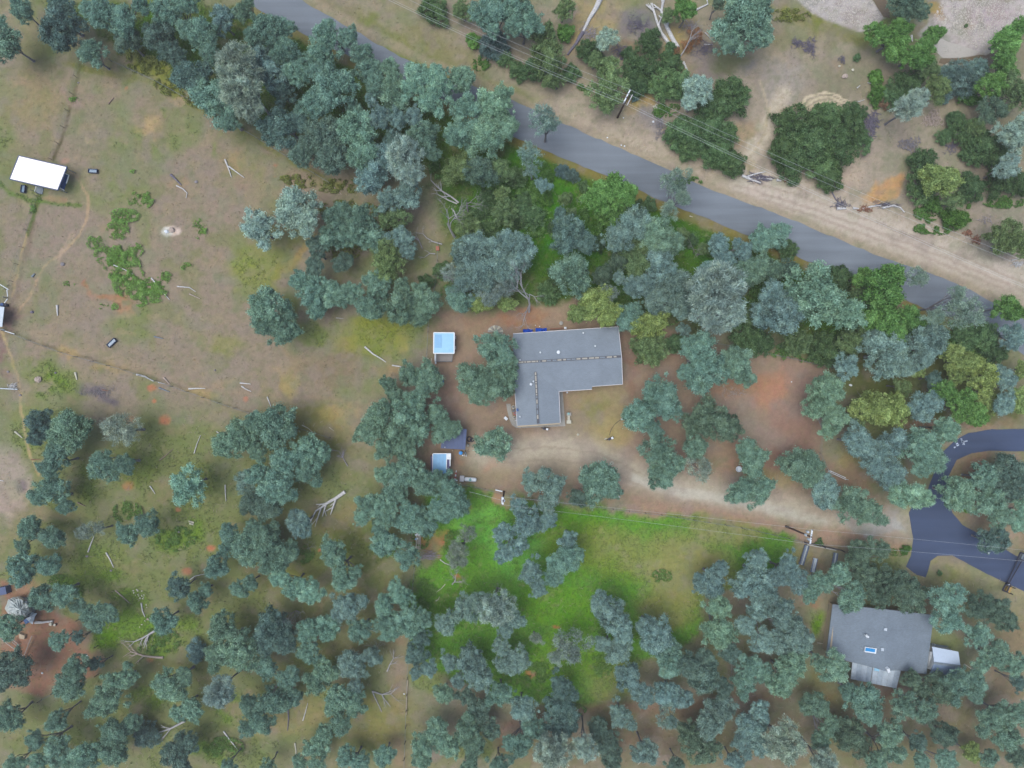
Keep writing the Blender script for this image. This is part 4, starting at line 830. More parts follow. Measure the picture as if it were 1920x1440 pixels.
# left-edge structures
lt = thing('trailer', 'grey flat roof of a trailer cut by the left border', 'trailer', P(-5, 592)); MB().prism(pw([(-30, 573), (7.5, 576), (3.5, 612), (-32, 606)]), .5, 2.3).build('body', M['grey'], lt); slab(MB(), [(-31, 572, 2.4), (8, 575.5, 2.4), (3.8, 613, 2.4), (-33, 607, 2.4)], .1).build('roof', M['galv'], lt)
for x, y in ((0, 585), (-2, 603)): MB().tube([P(x - 1, y, .35), P(x + 1, y, .35)], .35, 10).build('wheel', M['dark'], lt)
barrel('barrel', 'blue tub beside the black drum at the left border', 8.6, 572, .35, .7, 'deepblue'); barrel('barrel', 'black drum beside the blue tub at the left border', 14, 572.5, .33, .6, 'dark')
gp = thing('pipe_gate', 'bent white pipe frame at the left border above the trailer', 'gate', P(10, 550))
for a, b in (((-2, 532), (16, 543)), ((13, 543), (14.5, 556)), ((14, 560), (8.5, 568))): MB().tube([P(*a, 1.1), P(*b, 1.0)], .08, 6).build('rail', M['white'], gp)
for x, y in ((15, 543), (14, 558)): cyl(MB(), P(x, y, -.05), .06, 1.1, 6).build('post', M['grey'], gp)
t = thing('gate', 'white gate rail at the left end of the fence ditch', 'gate', P(18, 624)); MB().tube([P(9, 620.6, .9), P(27, 626.2, .9)], .08, 6).build('rail', M['white'], t); MB().tube([P(-6, 615, .9), P(9, 619, .9)], .12, 6).build('rail', M['grey'], t)
for x, y in ((9, 620.6), (27, 626)): cyl(MB(), P(x, y, -.05), .06, .95, 6).build('post', M['grey'], t)
t = thing('gate', 'blue-grey rail with a pile of pale sticks at the left border', 'gate', P(10, 729)); MB().tube([P(-6, 728, .6), P(33, 730, .5)], .11, 6).build('rail', M['galv'], t); cyl(MB(), P(32, 730, -.05), .07, .7, 6).build('post', M['grey'], t)
# foil-covered shed
fs_ = thing('foil_shed', 'shed draped in crumpled silver sheeting at the red yard', 'shed', P(38, 1148)); rr = random.Random(9)
outl = [(15.6, 1124), (26, 1119), (40, 1119), (56, 1132), (60, 1146), (52, 1160), (38, 1164), (20, 1155), (9, 1142)]
vs = [P(38, 1143, 2.9)]
for j, f in enumerate((.3, .55, .8, 1.0)):
    for i in range(36):
        a = i / 36 * len(outl); k = int(a) % len(outl); tt = a - int(a); ox = outl[k][0] * (1 - tt) + outl[(k + 1) % len(outl)][0] * tt; oy = outl[k][1] * (1 - tt) + outl[(k + 1) % len(outl)][1] * tt
        z = (2.7, 2.5, 2.1, 1.0)[j] + rr.uniform(-.28, .28) * (j < 3); vs.append(P(38 + (ox - 38) * f + rr.uniform(-.8, .8), 1143 + (oy - 1143) * f + rr.uniform(-.8, .8), z))
fs2 = [(0, 1 + (i + 1) % 36, 1 + i) for i in range(36)] + [(1 + j * 36 + i, 1 + j * 36 + (i + 1) % 36, 1 + (j + 1) * 36 + (i + 1) % 36, 1 + (j + 1) * 36 + i) for j in range(3) for i in range(36)]
MB().add(vs, [tuple(reversed(f)) for f in fs2]).build('sheeting', M['silver'], fs_); MB().prism(pw([(18, 1126), (50, 1128), (52, 1154), (20, 1152)], 2), -.1, 1.9).build('wall', M['grey'], fs_)
fb = thing('covered_trailer', 'small blue-grey tarp-covered trailer joined to the silver shed', 'trailer', P(54, 1163)); vs = []; 
for j in range(5):
    for i in range(5):
        q = P(*(np.array((41, 1157)) * (1 - i / 4) * (1 - j / 4) + np.array((52, 1149)) * (i / 4) * (1 - j / 4) + np.array((65, 1152)) * (i / 4) * (j / 4) + np.array((57, 1173)) * (1 - i / 4) * (j / 4)), 1.5); q.z += rr.uniform(-.15, .2) - (.5 if i in (0, 4) or j in (0, 4) else 0); vs.append(q)
MB().add(vs, [(j * 5 + i, (j + 1) * 5 + i, (j + 1) * 5 + i + 1, j * 5 + i + 1) for j in range(4) for i in range(4)]).build('cover', M['galv'], fb); MB().box(P(54, 1160, .6), (1.4, 1.2, .9), .6).build('body', M['deepblue'], fb)
for x in (48, 60): MB().tube([P(x, 1164, .28), P(x + 2, 1164, .28)], .28, 8).build('wheel', M['dark'], fb)
tag(MB().tube([P(66, 1167, .35), P(80, 1167, .35), P(99, 1164.5, .35)], [.28, .2, .16], 7).build('log_rail', M['logwood']), 'long pale log lying between the silver shed and the stump', 'log')
barrel('tree_stump', 'pale round stump at the end of the long pale log', 97.5, 1169, .33, .45, 'stone', cat='stump'); barrel('tree_stump', 'smaller dark stump right of the pale round stump', 105, 1170.5, .28, .4, 'oldlog', 'stone', cat='stump')
for k, (a, b) in enumerate((((1, 1197), (47, 1232)), ((60, 1192), (46, 1228)), ((33, 1216), (16, 1235)), ((24, 1199), (36, 1209)), ((23, 1203), (34, 1213)))):
    tag(MB().tube([P(*a, .9 - .05 * k), P(*b, .35)], .1, 6).build('pole', M['stone2']), ('longest pale pole propped across the dark gap in the red yard', 'pale pole slanting down from the shed corner in the red yard', 'short pole crossing below the longest pole in the red yard', 'upper of two short parallel poles by the silver shed', 'lower of two short parallel poles by the silver shed')[k], 'pole')
tag(MB().prism(pw([(39, 1186), (50, 1190), (49, 1197), (40, 1195)]), -.1, .5).build('box', M['tanwall']), 'tan box between the oak and the propped poles in the red yard', 'box')
tag(MB().box(P(1, 1108, .6), (3.0, 1.4, 1.2), .2).build('trailer_bed', M['slate']), 'dark blue flat trailer bed at the left border above the silver shed', 'trailer')
# rack of boards by the meadow fence
t = thing('lumber_stack', 'stack of long pale boards with white buckets on its top end', 'lumber stack', P(785, 1003))
for k in range(4): MB().tube([P(781.5 + k * 2.3, 983 + k, .25), P(780.5 + k * 2.5, 1030, .25)], .1, 5).build('board', M['stone2' if k % 2 else 'stone'], t)
rr = random.Random(2)
bkt = None
for k in range(14):
    x, y = 780 + (k % 3) * 3 + rr.uniform(-.6, .6), 985 + (k // 3) * 6 + rr.uniform(-1.5, 1.5)
    MB().lathe(P(x, y, .35), [(.12, 0), (.16, .3), (.08, .33)], 8).build('bucket', M['white' if k % 4 else 'lightblue2'], t)
# striped metal racks below the pole
for k, (a, b, w, m_) in enumerate((((1512, 1022), (1501, 1058), .9, 'grey'), ((1528, 1046), (1522, 1072), .85, 'galv'), ((1566, 1036), (1560, 1068), .85, 'grey'))):
    t = thing('metal_rack', ('long slatted grey rack left of the pen under the power pole', 'short plain grey rack in the middle of the pen', 'slatted grey rack on the right side of the pen with a white rail')[k], 'rack', P(*a)); A, B = P(*a), P(*b); d = (B - A).normalized(); n = Vector((-d.y, d.x, 0)); ang = math.atan2(d.y, d.x)
    MB().box(A.lerp(B, .5) + Vector((0, 0, .3)), ((B - A).length, w, .1), ang).build('deck', M[m_], t)
    for s in (-.5, 0, .5): MB().box(A.lerp(B, .5) + n * s * w * .8 + Vector((0, 0, .42)), ((B - A).length, .09, .12), ang).build('rail', M['wire' if s == 0 else 'slate'], t)
    for q in (A, B): MB().box(q.lerp(A.lerp(B, .5), .1) + Vector((0, 0, .1)), (.1, w, .3), ang).build('leg', M['grey'], t)
t = thing('rail_fence', 'dark pipe rail closing the upper side of the small pen', 'fence', P(1538, 1026)); MB().tube([P(1508, 1017, 1.1), P(1530, 1021, 1.1), P(1578, 1032, 1.1)], .1, 6).build('rail', M['dark'], t); MB().tube([P(1513, 1021, .7), P(1568, 1032, .7)], .06, 5).build('rail', M['wire'], t)
for x, y in ((1508, 1017), (1542, 1024.5), (1578, 1032)): cyl(MB(), P(x, y, -.05), .08, 1.2, 6).build('post', M['dark'], t)
# driveway gate, lower right
t = thing('driveway_gate', 'long black framed gate lying across the blue driveway at the right border', 'gate', P(1900, 1075)); ga, gb = P(1917, 1050, 1.2), P(1891, 1095, 1.2); ga2, gb2 = P(1908, 1050, .4), P(1887, 1095, .4)
mtd = M['dark']
for a, b in ((ga, gb), (ga2, gb2), (ga, ga2), (gb, gb2)): MB().tube([a, b], .09, 6).build('frame', mtd, t)
for k in range(1, 12): MB().tube([ga.lerp(gb, k / 12), ga2.lerp(gb2, k / 12)], .035, 4).build('bar', mtd, t)
def pier(label, pts, mcol):
    t = thing('gate_pier', label, 'gate pier', P(*pts[0])); a = 4
    for i in range(4): MB().tube([P(*pts[i], 1.3), P(*pts[(i + 1) % 4], 1.3)], .13, 6).build('frame', M['dark'], t); cyl(MB(), P(*pts[i], -.05), .1, 1.4, 6).build('post', M['dark'], t)
    MB().prism(pw(pts), 0, .7).build('box', M[mcol], t)
pier('gate pier framing a yellow-brown box at the low side of the drive', [(1885.5, 1096), (1893, 1099), (1888, 1110), (1879.5, 1106.5)], 'yellowbox'); pier('gate pier with a grey box at the right border of the photo', [(1913, 1036), (1928, 1040), (1921, 1052), (1907.5, 1048)], 'grey')
t = thing('gate_motor', 'white-capped gate opener box at the lower end of the black gate', 'gate opener', P(1891, 1092)); MB().box(P(1890.5, 1096, .4), (.5, .4, .8), .5).build('body', M['dark'], t); MB().box(P(1890.5, 1096, .84), (.4, .3, .1), .5).build('cap', M['white'], t)
# ------------------------------------------------------------------ power poles and lines
def upole(label, px, py, arm, ztop=9.4, second=False, lean=None):
    """px,py: plan spot over which the pole head shows; arm: two crossarm ends (same height)"""
    c = P(px, py, ztop); b = Vector((c.x, c.y, -.2))
    if lean: q = P(*lean); b = Vector((q.x, q.y, -.2))
    t = thing('utility_pole', label, 'utility pole', (b.x, b.y, 0))
    MB().tube([b, b.lerp(c, .5), c + Vector((0, 0, .25))], [.2, .17, .13], 10).build('pole', M['pole'], t)
    A, B = P(*arm[0], ztop), P(*arm[1], ztop); ang = math.atan2((B - A).y, (B - A).x)
    MB().box(A.lerp(B, .5) + Vector((0, 0, .05)), ((B - A).length, .22, .2), ang).build('crossarm', M['white'], t)
    d = (B - A).normalized(); nn = Vector((-d.y, d.x, 0))
    for f in (.02, .35, .65, .98): q = A.lerp(B, f); MB().lathe(q + Vector((0, 0, .15)), [(.04, 0), (.08, .06), (.05, .12), (.08, .18), (.03, .26)], 8).build('insulator', M['grey'], t)
    if second:
        MB().box(A.lerp(B, .5) + nn * .7 - Vector((0, 0, .7)), ((B - A).length * .8, .14, .14), ang).build('crossarm', M['fascia'], t)
    return t, A, B
p1, a1, b1 = upole('dark utility pole with white double crossarm beside the upper road', 1176, 183, ((1181.5, 168.5), (1169.5, 192.5)), second=True, lean=(1158, 220))
p2, a2, b2 = upole('utility pole with white crossarm and transformer by the gravel drive', 1520.7, 1006.5, ((1522.3, 993), (1518.8, 1020)), lean=(1473.5, 987))
p3, a3, b3 = upole('short-looking utility pole standing in the bare patch of the green meadow', 943.5, 939, ((943.6, 931.5), (943, 946.5)))
for x, y, z in ((1516, 998, 8.4), (1513, 1004, 8.2), (1518, 1012, 8.4)):
    c = P(x, y, z); MB().lathe(c - Vector((0, 0, .7)), [(.2, 0), (.22, .1), (.22, .6), (.14, .72)], 10).build('transformer', M['galv'], p2)
MB().lathe(P(944.8, 938, 8.6), [(.22, 0), (.24, .5), (.1, .62)], 10).build('transformer', M['white'], p3); MB().box(P(941.8, 938, 8.6), (.3, 1.2, .4)).build('crossarm_brace', M['galv'], p3)
def wire(label, A, B, sag=1.0, r=.013, grp='overhead power lines'):
    pts = []
    for i in range(15):
        t = i / 14; q = A.lerp(B, t); q.z -= sag * 4 * t * (1 - t); pts.append(q)
    return tag(MB().tube(pts, r, 5).build('power_line', M['wire']), label, 'wire', grp)
Z = 9.6
wire('uppermost power line from the top border to the pole by the road', P(765, -12, Z), P(1181.5, 168, Z)); wire('second power line from the top border to the white crossarm', P(752, -8, Z), P(1175, 178, Z))
wire('third power line from the top border to the low arm of the pole', P(712, -12, 8.6), P(1171, 190, 8.8)); wire('lowest power line from the top border to the pole by the road', P(700, -14, 8.2), P(1168, 194, 8.4), r=.018)
wire('uppermost power line running from the roadside pole past the round thicket', P(1181.5, 168, Z), P(1960, 505, Z)); wire('second power line running from the roadside pole to the right border', P(1177, 176, Z), P(1960, 516, Z))
wire('third power line running from the roadside pole over the dark bushes', P(1171, 191, 8.8), P(1960, 552, 8.6)); wire('lowest power line running from the roadside pole over the dark bushes', P(1168, 194, 8.4), P(1960, 556, 8.2), r=.018)
wire('upper wire between the meadow pole and the transformer pole', a3, a2, .6); wire('lower wire between the meadow pole and the transformer pole', b3, b2, .6)
wire('upper wire from the transformer pole over the blue drive', a2, P(1960, 1036, Z), .6); wire('lower wire from the transformer pole over the blue drive', b2, P(1960, 1056, Z), .6)
wire('thin yellowish guy wire running left from the meadow pole', P(943, 939, Z), P(880, 922, 6), .2, .018, None)

# ------------------------------------------------------------------ fences
FN = 0
def fence(label, pts, step=3.0, h=1.15, r=.05, strands=(.35, .7, 1.05), m_='post'):
    w = [P(*p) for p in pts]; L = [0]
    for a, b in zip(w[:-1], w[1:]): L.append(L[-1] + (b - a).length)
    n = max(2, int(L[-1] / step)); t = thing('wire_fence', label, 'fence', w[0]); me = MB().lathe((0, 0, -.1), [(r, 0), (r * .9, h + .1)], 6).mesh('post', M[m_]); tops = []
    for i in range(n + 1):
        s = L[-1] * i / n; k = max(j for j in range(len(L)) if L[j] <= s + 1e-6); k = min(k, len(w) - 2)
        q = w[k].lerp(w[k + 1], (s - L[k]) / (L[k + 1] - L[k])); o = bpy.data.objects.new('post', me); COL.objects.link(o); o.parent = t; o.location = q - w[0]; o.rotation_euler = (random.uniform(-.06, .06), random.uniform(-.06, .06), i); tops.append(q)
    for z in strands: MB().tube([q + Vector((0, 0, z)) for q in tops], .012, 3, False).build('wire_strand', M['grey'], t)
    return t
fence('wire fence along the ditch above the white canopy', [(152, 114), (138, 170), (118, 250), (98, 300)])
fence('wire fence along the ditch below the white canopy', [(72, 368), (50, 440), (30, 510), (15, 560)])
fence('long wire fence crossing the pasture from the left gate', [(28, 627), (120, 662), (240, 695), (420, 758), (500, 784), (620, 820)])
fence('wire fence following the edge of the upper oak wood', [(210, 116), (290, 152), (400, 213), (470, 252), (560, 308), (620, 345)])
fence('wire fence between green pasture and the yard of the long house', [(822, 455), (819, 520), (804, 600), (800, 690)])
fence('straight wire fence between the wood and the green meadow', [(778, 1060), (768, 1180), (764, 1280), (758, 1450)], h=1.3, r=.07)
fence('wire fence along the upper edge of the green meadow', [(850, 905), (905, 915), (960, 930), (1100, 948), (1250, 966), (1400, 990), (1508, 1016)])
fence('wire fence along the right edge of the red-brown yard', [(1542, 775), (1539, 820), (1534, 865), (1550, 880)])
fence('wire fence on the upper side of the red-brown yard', [(1282, 628), (1330, 642), (1400, 655), (1480, 672), (1560, 690)])
fence('wire fence round the red yard beside the silver shed', [(150, 1160), (176, 1196), (200, 1237), (182, 1270), (140, 1290), (90, 1300), (78, 1312)], h=1.3, r=.07)
t = thing('rail_fence', 'white double rail at the top of the oak below the blue shelter', 'fence', P(802, 690))
for a, b in (((803, 672), (800, 700)), ((809, 672), (806, 706))): MB().tube([P(*a, .8), P(*b, .8)], .06, 5).build('rail', M['stone'], t)
for x, y in ((803, 672), (806, 706)): cyl(MB(), P(x, y, -.1), .07, 1.0, 6).build('post', M['stone'], t)
t = thing('rail_fence', 'white rail barrier leaning across the weedy gap near the drive', 'fence', P(1570, 890))
for k in (0, 3): MB().tube([P(1553, 881 + k, .8), P(1586, 896 + k, .8)], .06, 5).build('rail', M['white'], t)
for x, y in ((1554, 883), (1585, 898)): cyl(MB(), P(x, y, -.1), .07, 1.0, 6).build('post', M['white'], t)
tag(MB().tube([P(765, 1275, .1), P(762.5, 1310, .1), P(762, 1340, .1)], .09, 6).build('pipe', M['tanwall']), 'long tan pipe lying along the straight fence by the wood', 'pipe')

# ------------------------------------------------------------------ logs, branches, dead wood
def log(label, pts, r=.14, m_='logwood', name='fallen_log', cat='log', br=0, z=0.1, blen=1.5):
    w = [P(*p, z) for p in pts]; rr = random.Random(int(pts[0][0] * 13 + pts[0][1] * 7))
    out = [w[0]]
    for a, b in zip(w[:-1], w[1:]):
        n = max(1, int((b - a).length / 1.2))
        for i in range(1, n + 1):
            q = a.lerp(b, i / n)
            if i < n: q += Vector((rr.uniform(-.07, .07), rr.uniform(-.07, .07), rr.uniform(0, .05)))
            out.append(q)
    n = len(out); rad = [r * (1.05 - .6 * i / (n - 1)) for i in range(n)]
    mb = MB().tube(out, rad, 8)
    if not br: return tag(mb.build(name, M[m_], smooth=False), label, cat)
    t = thing(name, label, cat, w[0]); mb.build('trunk', M[m_], t)
    for k in range(br):
        i = rr.randint(n // 3, n - 1); q = out[i]; d = (out[i] - out[i - 1]).normalized(); d.rotate(Matrix.Rotation(rr.choice((-1, 1)) * rr.uniform(.4, .9), 3, 'Z')); L = blen * rr.uniform(.6, 1.3)
        m2 = MB().tube([q, q + d * L * .5 + Vector((rr.uniform(-.1, .1), 0, .25)), q + d * L + Vector((0, rr.uniform(-.2, .2), .3))], [rad[i] * .7, rad[i] * .5, rad[i] * .22], 6)
        e = q + d * L * .5 + Vector((0, 0, .22)); d2 = d.copy(); d2.rotate(Matrix.Rotation(rr.uniform(-.8, .8), 3, 'Z')); m2.tube([e, e + d2 * L * .5], [rad[i] * .4, rad[i] * .15], 5)
        m2.build('branch', M[m_], t)
    return t
LOGS = [
 ('short grey log on the pasture near the upper fence ditch', [(203, 195), (213, 183)], .12, 'oldlog'),
 ('straight white log forming the left side of a V in the pasture', [(422, 299), (434, 332)], .17, 'logwood'),
 ('crooked white log forming the right side of a V in the pasture', [(429, 312), (443, 322), (458, 333)], .15, 'logwood'),
 ('dark charred half log above a white one in the upper pasture', [(320, 327), (340, 347)], .22, 'char'),
 ('white branch lying just below the dark charred log', [(331, 348), (343, 354), (351, 362), (349, 371)], .12, 'logwood'),
 ('thin twin stick by the edge of the upper oak wood', [(627, 352), (641, 365)], .1, 'stone2'),
 ('thinner flat stick left of the twin stick near the upper wood', [(617, 361), (636, 364)], .06, 'stone2'),
 ('white log lying inside the bright green weeds', [(213, 497), (233, 505), (249, 514)], .1, 'logwood'),
 ('long white log slanting right of the bright green weeds', [(284, 521), (300, 541), (318, 562)], .14, 'logwood'),
 ('white log with a kink right of the long slanting log', [(332, 537), (355, 539), (367, 547)], .12, 'logwood'),
 ('brownish log just below the kinked white log', [(355, 551), (375, 560)], .12, 'stone2'),
 ('upright white log with a round head in the left pasture', [(107, 572), (108, 592)], .2, 'logwood'),
 ('short white-grey log near the winding path in the left pasture', [(60, 519), (65, 513)], .22, 'grey'),
 ('short grey log by the purple ash patch', [(141, 698), (144.5, 712)], .22, 'stone'),
 ('small brown stick on the purple ash patch', [(192, 731), (204, 733)], .1, 'rust'),
 ('grey-blue log on bare ground in the middle of the pasture', [(289, 631), (306, 635)], .13, 'grey'),
 ('white log at the left end of the row along the long fence', [(256, 702), (272, 706), (288, 715)], .18, 'logwood'),
 ('white stick touching the row of logs on the long fence', [(297, 717), (310, 720)], .09, 'logwood'),
 ('tan log piece standing off the end of the fence log row', [(307, 708), (318, 720)], .16, 'stone2'),
 ('blue-grey log just below the fence log row', [(298, 727), (318, 735)], .14, 'grey'),
 ('horizontal white log on the long pasture fence', [(354, 729), (385, 728)], .16, 'logwood'),
 ('white upper branch of the small pair near the round pale patches', [(450, 718), (470, 720)], .14, 'logwood'),
 ('white lower branch of the small pair near the round pale patches', [(453, 724), (460, 729), (471, 734)], .14, 'logwood'),
 ('white log touching the top of the oak in the lower pasture', [(501, 744), (508, 762)], .13, 'logwood'),
 ('long white crooked log left of the blue shelter pasture', [(684, 650), (700, 664), (724, 679)], .17, 'logwood'),
 ('white log between the crooked log and the oak cluster', [(735, 685), (749, 687), (765, 692)], .15, 'logwood'),
 ('faint white stick under the oaks above the green pasture', [(630, 596), (644, 597)], .07, 'logwood'),
 ('thin brown stick left of the lower pasture oaks', [(299, 863), (312, 853), (325, 841)], .1, 'oldlog'),
 ('thin white stick standing in grass left of the lower oaks', [(364, 850), (369, 833), (376, 816)], .1, 'logwood'),
 ('white stick poking from the left side of a pasture oak', [(406, 809), (424, 821)], .1, 'logwood'),
 ('upright white log right of the round grey-green oak', [(422.5, 909), (424, 940)], .13, 'logwood'),
 ('short white log below the brick-red bare patch', [(281, 911), (291, 926)], .12, 'logwood'),
 ('short grey log by the path below the left oaks', [(28, 809), (42, 821)], .18, 'stone'),
 ('dark stick across the path at the left oaks', [(59, 862), (76, 861)], .1, 'rust'),
 ('white log slanting under the lowest left oak', [(117, 933), (140, 953)], .12, 'grey'),
 ('brown log right of the slanting white one in the lower left', [(145, 942), (159, 949)], .14, 'oldlog'),
 ('white log end at the left border by the sandy patch', [(-3, 900), (7, 902)], .1, 'logwood'),
 ('white log slanting up in the lower left clearing', [(165, 1035), (171, 1018), (176, 1006)], .13, 'logwood'),
 ('white log slanting down right of the other in the clearing', [(199, 1036), (207, 1050), (213, 1064)], .14, 'logwood'),
 ('pinkish log left of the cluster of pale stones', [(216, 1107), (230, 1119), (243, 1131)], .12, 'stone2'),
 ('white curved log just below the cluster of pale stones', [(265, 1131), (267, 1145), (272, 1157)], .14, 'logwood'),
 ('thin white curving branch between two lower left oaks', [(356, 1087), (366, 1080), (385, 1076)], .1, 'logwood'),
 ('lone white log in the grassy gap near the lower border', [(419, 1371), (430, 1386), (446, 1406)], .13, 'logwood'),
 ('thin white log standing upright in the lower middle clearing', [(568, 1351), (573, 1334), (577, 1318)], .1, 'logwood'),
 ('white log near the lower border left of the middle clearing', [(553, 1393), (555, 1408), (554, 1422)], .14, 'stone'),
 ('dark stick above the lower border clearing', [(540, 1325), (541, 1348), (539, 1370)], .14, 'char'),  # dark by its charred wood material
 ('small white branch lying in the meadow by the bare soil', [(825, 1049), (834, 1056), (848, 1061)], .1, 'logwood'),
 ('white stick pair left of the dead tree in the meadow', [(835, 1095), (828, 1103), (816, 1112)], .08, 'stone'),
 ('short forked white stick below the pair in the meadow', [(817, 1127), (822, 1124), (824, 1118)], .09, 'stone'),
 ('thin white fork on the brown ground left of the oak cluster', [(566, 797), (578, 803), (588, 812)], .08, 'stone'),
 ('small faint stick right of the thin white fork', [(617, 801), (626, 808)], .07, 'stone'),
 ('thick white log running into the top border near dead brush', [(1127, -6), (1118, 14), (1105, 35), (1093, 60)], .5, 'logwood'),
 ('dark charred lower half of the thick log beside the pale bush', [(1093, 60), (1080, 82), (1064, 103)], .38, 'char'),
 ('short split white log below the brown dead branches', [(1281, 116), (1287, 128), (1293, 143)], .24, 'logwood'),
 ('white curved branch near the dark bush at the top border', [(1297, 23), (1312, 15), (1327, 8), (1325, -4)], .22, 'logwood'),
 ('thin white stick left of the round teal oak at the top', [(1322, 61), (1335, 75)], .1, 'logwood'),
 ('short white stick just below the one by the round teal oak', [(1320, 83), (1337, 83.5)], .09, 'logwood'),
 ('white log at the left end of the roadside brush row', [(1391, 329), (1407, 336), (1426, 343)], .28, 'logwood'),
 ('upper thin white log of the roadside brush row', [(1401, 331), (1420, 325), (1435, 322)], .18, 'logwood'),
 ('white log on the right of the roadside brush row', [(1422, 334), (1448, 336)], .24, 'logwood'),
 ('short white log end just right of the roadside brush row', [(1456, 337), (1465, 339)], .26, 'logwood'),
 ('brown-ended log piece by the wire near the round thicket', [(1470, 340), (1485, 337)], .2, 'rust'),
 ('stubby white log lying alone on the pale verge', [(1569, 391), (1586, 391)], .32, 'logwood'),
 ('short white log left of the rusty wood pile on the verge', [(1599, 390), (1610, 391)], .24, 'logwood'),
 ('long white log crossing the rusty wood pile', [(1617, 392), (1634, 387), (1652, 385)], .22, 'logwood'),
 ('curved white log at the right end of the verge wood pile', [(1654, 390), (1676, 385), (1688, 389), (1696, 398)], .2, 'logwood'),
 ('thin dark branch above the stubby log on the verge', [(1560, 360), (1566, 372), (1576, 386)], .12, 'char'),
 ('small white stick above the round thicket by the skid marks', [(1601, 192), (1612, 190), (1621, 187)], .1, 'logwood'),
 ('short white stick with fork left of the green riverside tree', [(1607, 165), (1613, 160)], .12, 'logwood'),
 ('white curved branch touching the bright bush near the river', [(1627, 155), (1640, 158), (1652, 156)], .1, 'logwood'),
 ('tall white snag between riverside tree crowns', [(1709, 66), (1711, 78)], .2, 'logwood'),
 ('white twisted sticks at the far right above the road', [(1897, 488), (1910, 485)], .12, 'logwood'),
 ('thin pale stick on the road verge under the tall oak', [(1293, 405), (1299, 407)], .1, 'stone'),
 ('white stick pile left of the pole by the dark mulch', [(1225, 200), (1236, 206)], .2, 'stone'),
 ('thin log across the brown patch right of the low left oak', [(1196, 1433), (1203, 1427)], .08, 'stone'),
 ('wiry white branch beside the garage under the oaks', [(1808, 1245), (1820, 1253), (1829, 1259)], .1, 'stone'),
 ('white stick at the left wall corner of the weathered house', [(1532, 1205), (1543, 1207)], .09, 'stone'),
]
for a in LOGS: log(*a)
log('large bleached fallen tree with bare branches in the lower pasture', [(647, 922), (630, 934), (612, 944), (592, 958)], .34, 'logwood', 'fallen_tree', 'fallen tree', 7, .2, 3.0)
log('white twin-trunk fallen tree, left trunk, at the top border', [(1255, 84), (1240, 62), (1231, 38), (1222, 6)], .34, 'logwood', 'fallen_tree', 'fallen tree', 6, .2, 1.6)
log('white twin-trunk fallen tree, right trunk, at the top border', [(1271, 90), (1256, 62), (1246, 40), (1240, 20), (1246, -6)], .42, 'logwood', 'fallen_tree', 'fallen tree', 8, .2, 2.0)
log('bare forked fallen tree with orange roots in the lower left clearing', [(306, 1233), (270, 1230), (246, 1222)], .22, 'stone2', 'fallen_tree', 'fallen tree', 7, .15, 2.4)
log('grey forked fallen branch leaning from an oak in the lower left', [(290, 1183), (268, 1196), (252, 1203)], .22, 'deadwood', 'fallen_tree', 'fallen tree', 6, .3, 2.2)
log('white broken branch lying under the lower left oaks', [(347, 1352), (320, 1366), (282, 1379)], .2, 'deadwood', 'fallen_tree', 'fallen tree', 5, .4, 2.0)
log('spiky white fork lying in the clearing left of the straight fence', [(698, 1296), (716, 1302), (732, 1301)], .14, 'deadwood', 'fallen_tree', 'fallen tree', 6, .15, 2.6)
log('long thin fork dropping from the spiky white fork', [(698, 1296), (708, 1318), (716, 1335)], .12, 'deadwood')
log('small bleached antler-like branch left of the straight fence', [(726, 1259), (731, 1246), (738, 1234)], .13, 'deadwood', 'fallen_tree', 'fallen tree', 7, .15, 1.8)
log('bare grey twig fan on the brown ground in the lower pasture', [(652, 874), (643, 858), (636, 846)], .1, 'twig', 'fallen_tree', 'fallen tree', 9, .1, 1.6)
log('long bare double branch fallen into the creek wood, upper one', [(860, 380), (845, 368), (828, 358), (808, 338)], .16, 'deadwood', 'fallen_tree', 'fallen tree', 5, 1.5, 1.6)
log('long bare branch fallen into the creek wood, lower one', [(857, 382), (838, 374), (820, 364)], .14, 'deadwood', 'fallen_tree', 'fallen tree', 3, 1.2, 1.4)
log('curved white branch right of the big bare tree in the creek wood', [(861, 420), (855, 404), (850, 394), (846, 391)], .14, 'logwood', z=1.0)
log('white branch above the brick in the creek wood', [(829, 458), (812, 453), (800, 446), (793, 438)], .12, 'deadwood', 'fallen_tree', 'fallen tree', 4, .5, 1.4)
log('white branch below the brick in the creek wood', [(816, 476), (806, 475), (795, 483)], .11, 'deadwood', 'fallen_tree', 'fallen tree', 4, .3, 1.2)
log('grey twiggy branch left of the brick in the creek wood', [(792, 466), (786, 452), (780, 440)], .1, 'twig', 'fallen_tree', 'fallen tree', 5, .5, 1.6)
log('white stick touching the bank beside the green undergrowth', [(984, 388), (992, 384), (998, 372)], .14, 'deadwood', z=.6)
plain('brick_red', rgb(176, 110, 90))
_b = MB().box(P(820.5, 466, .2), (.6, .8, .5), .1).build('brick_block', bpy.data.materials['brick_red']); tag(_b, 'small brick-red block on the path in the creek wood', 'block')
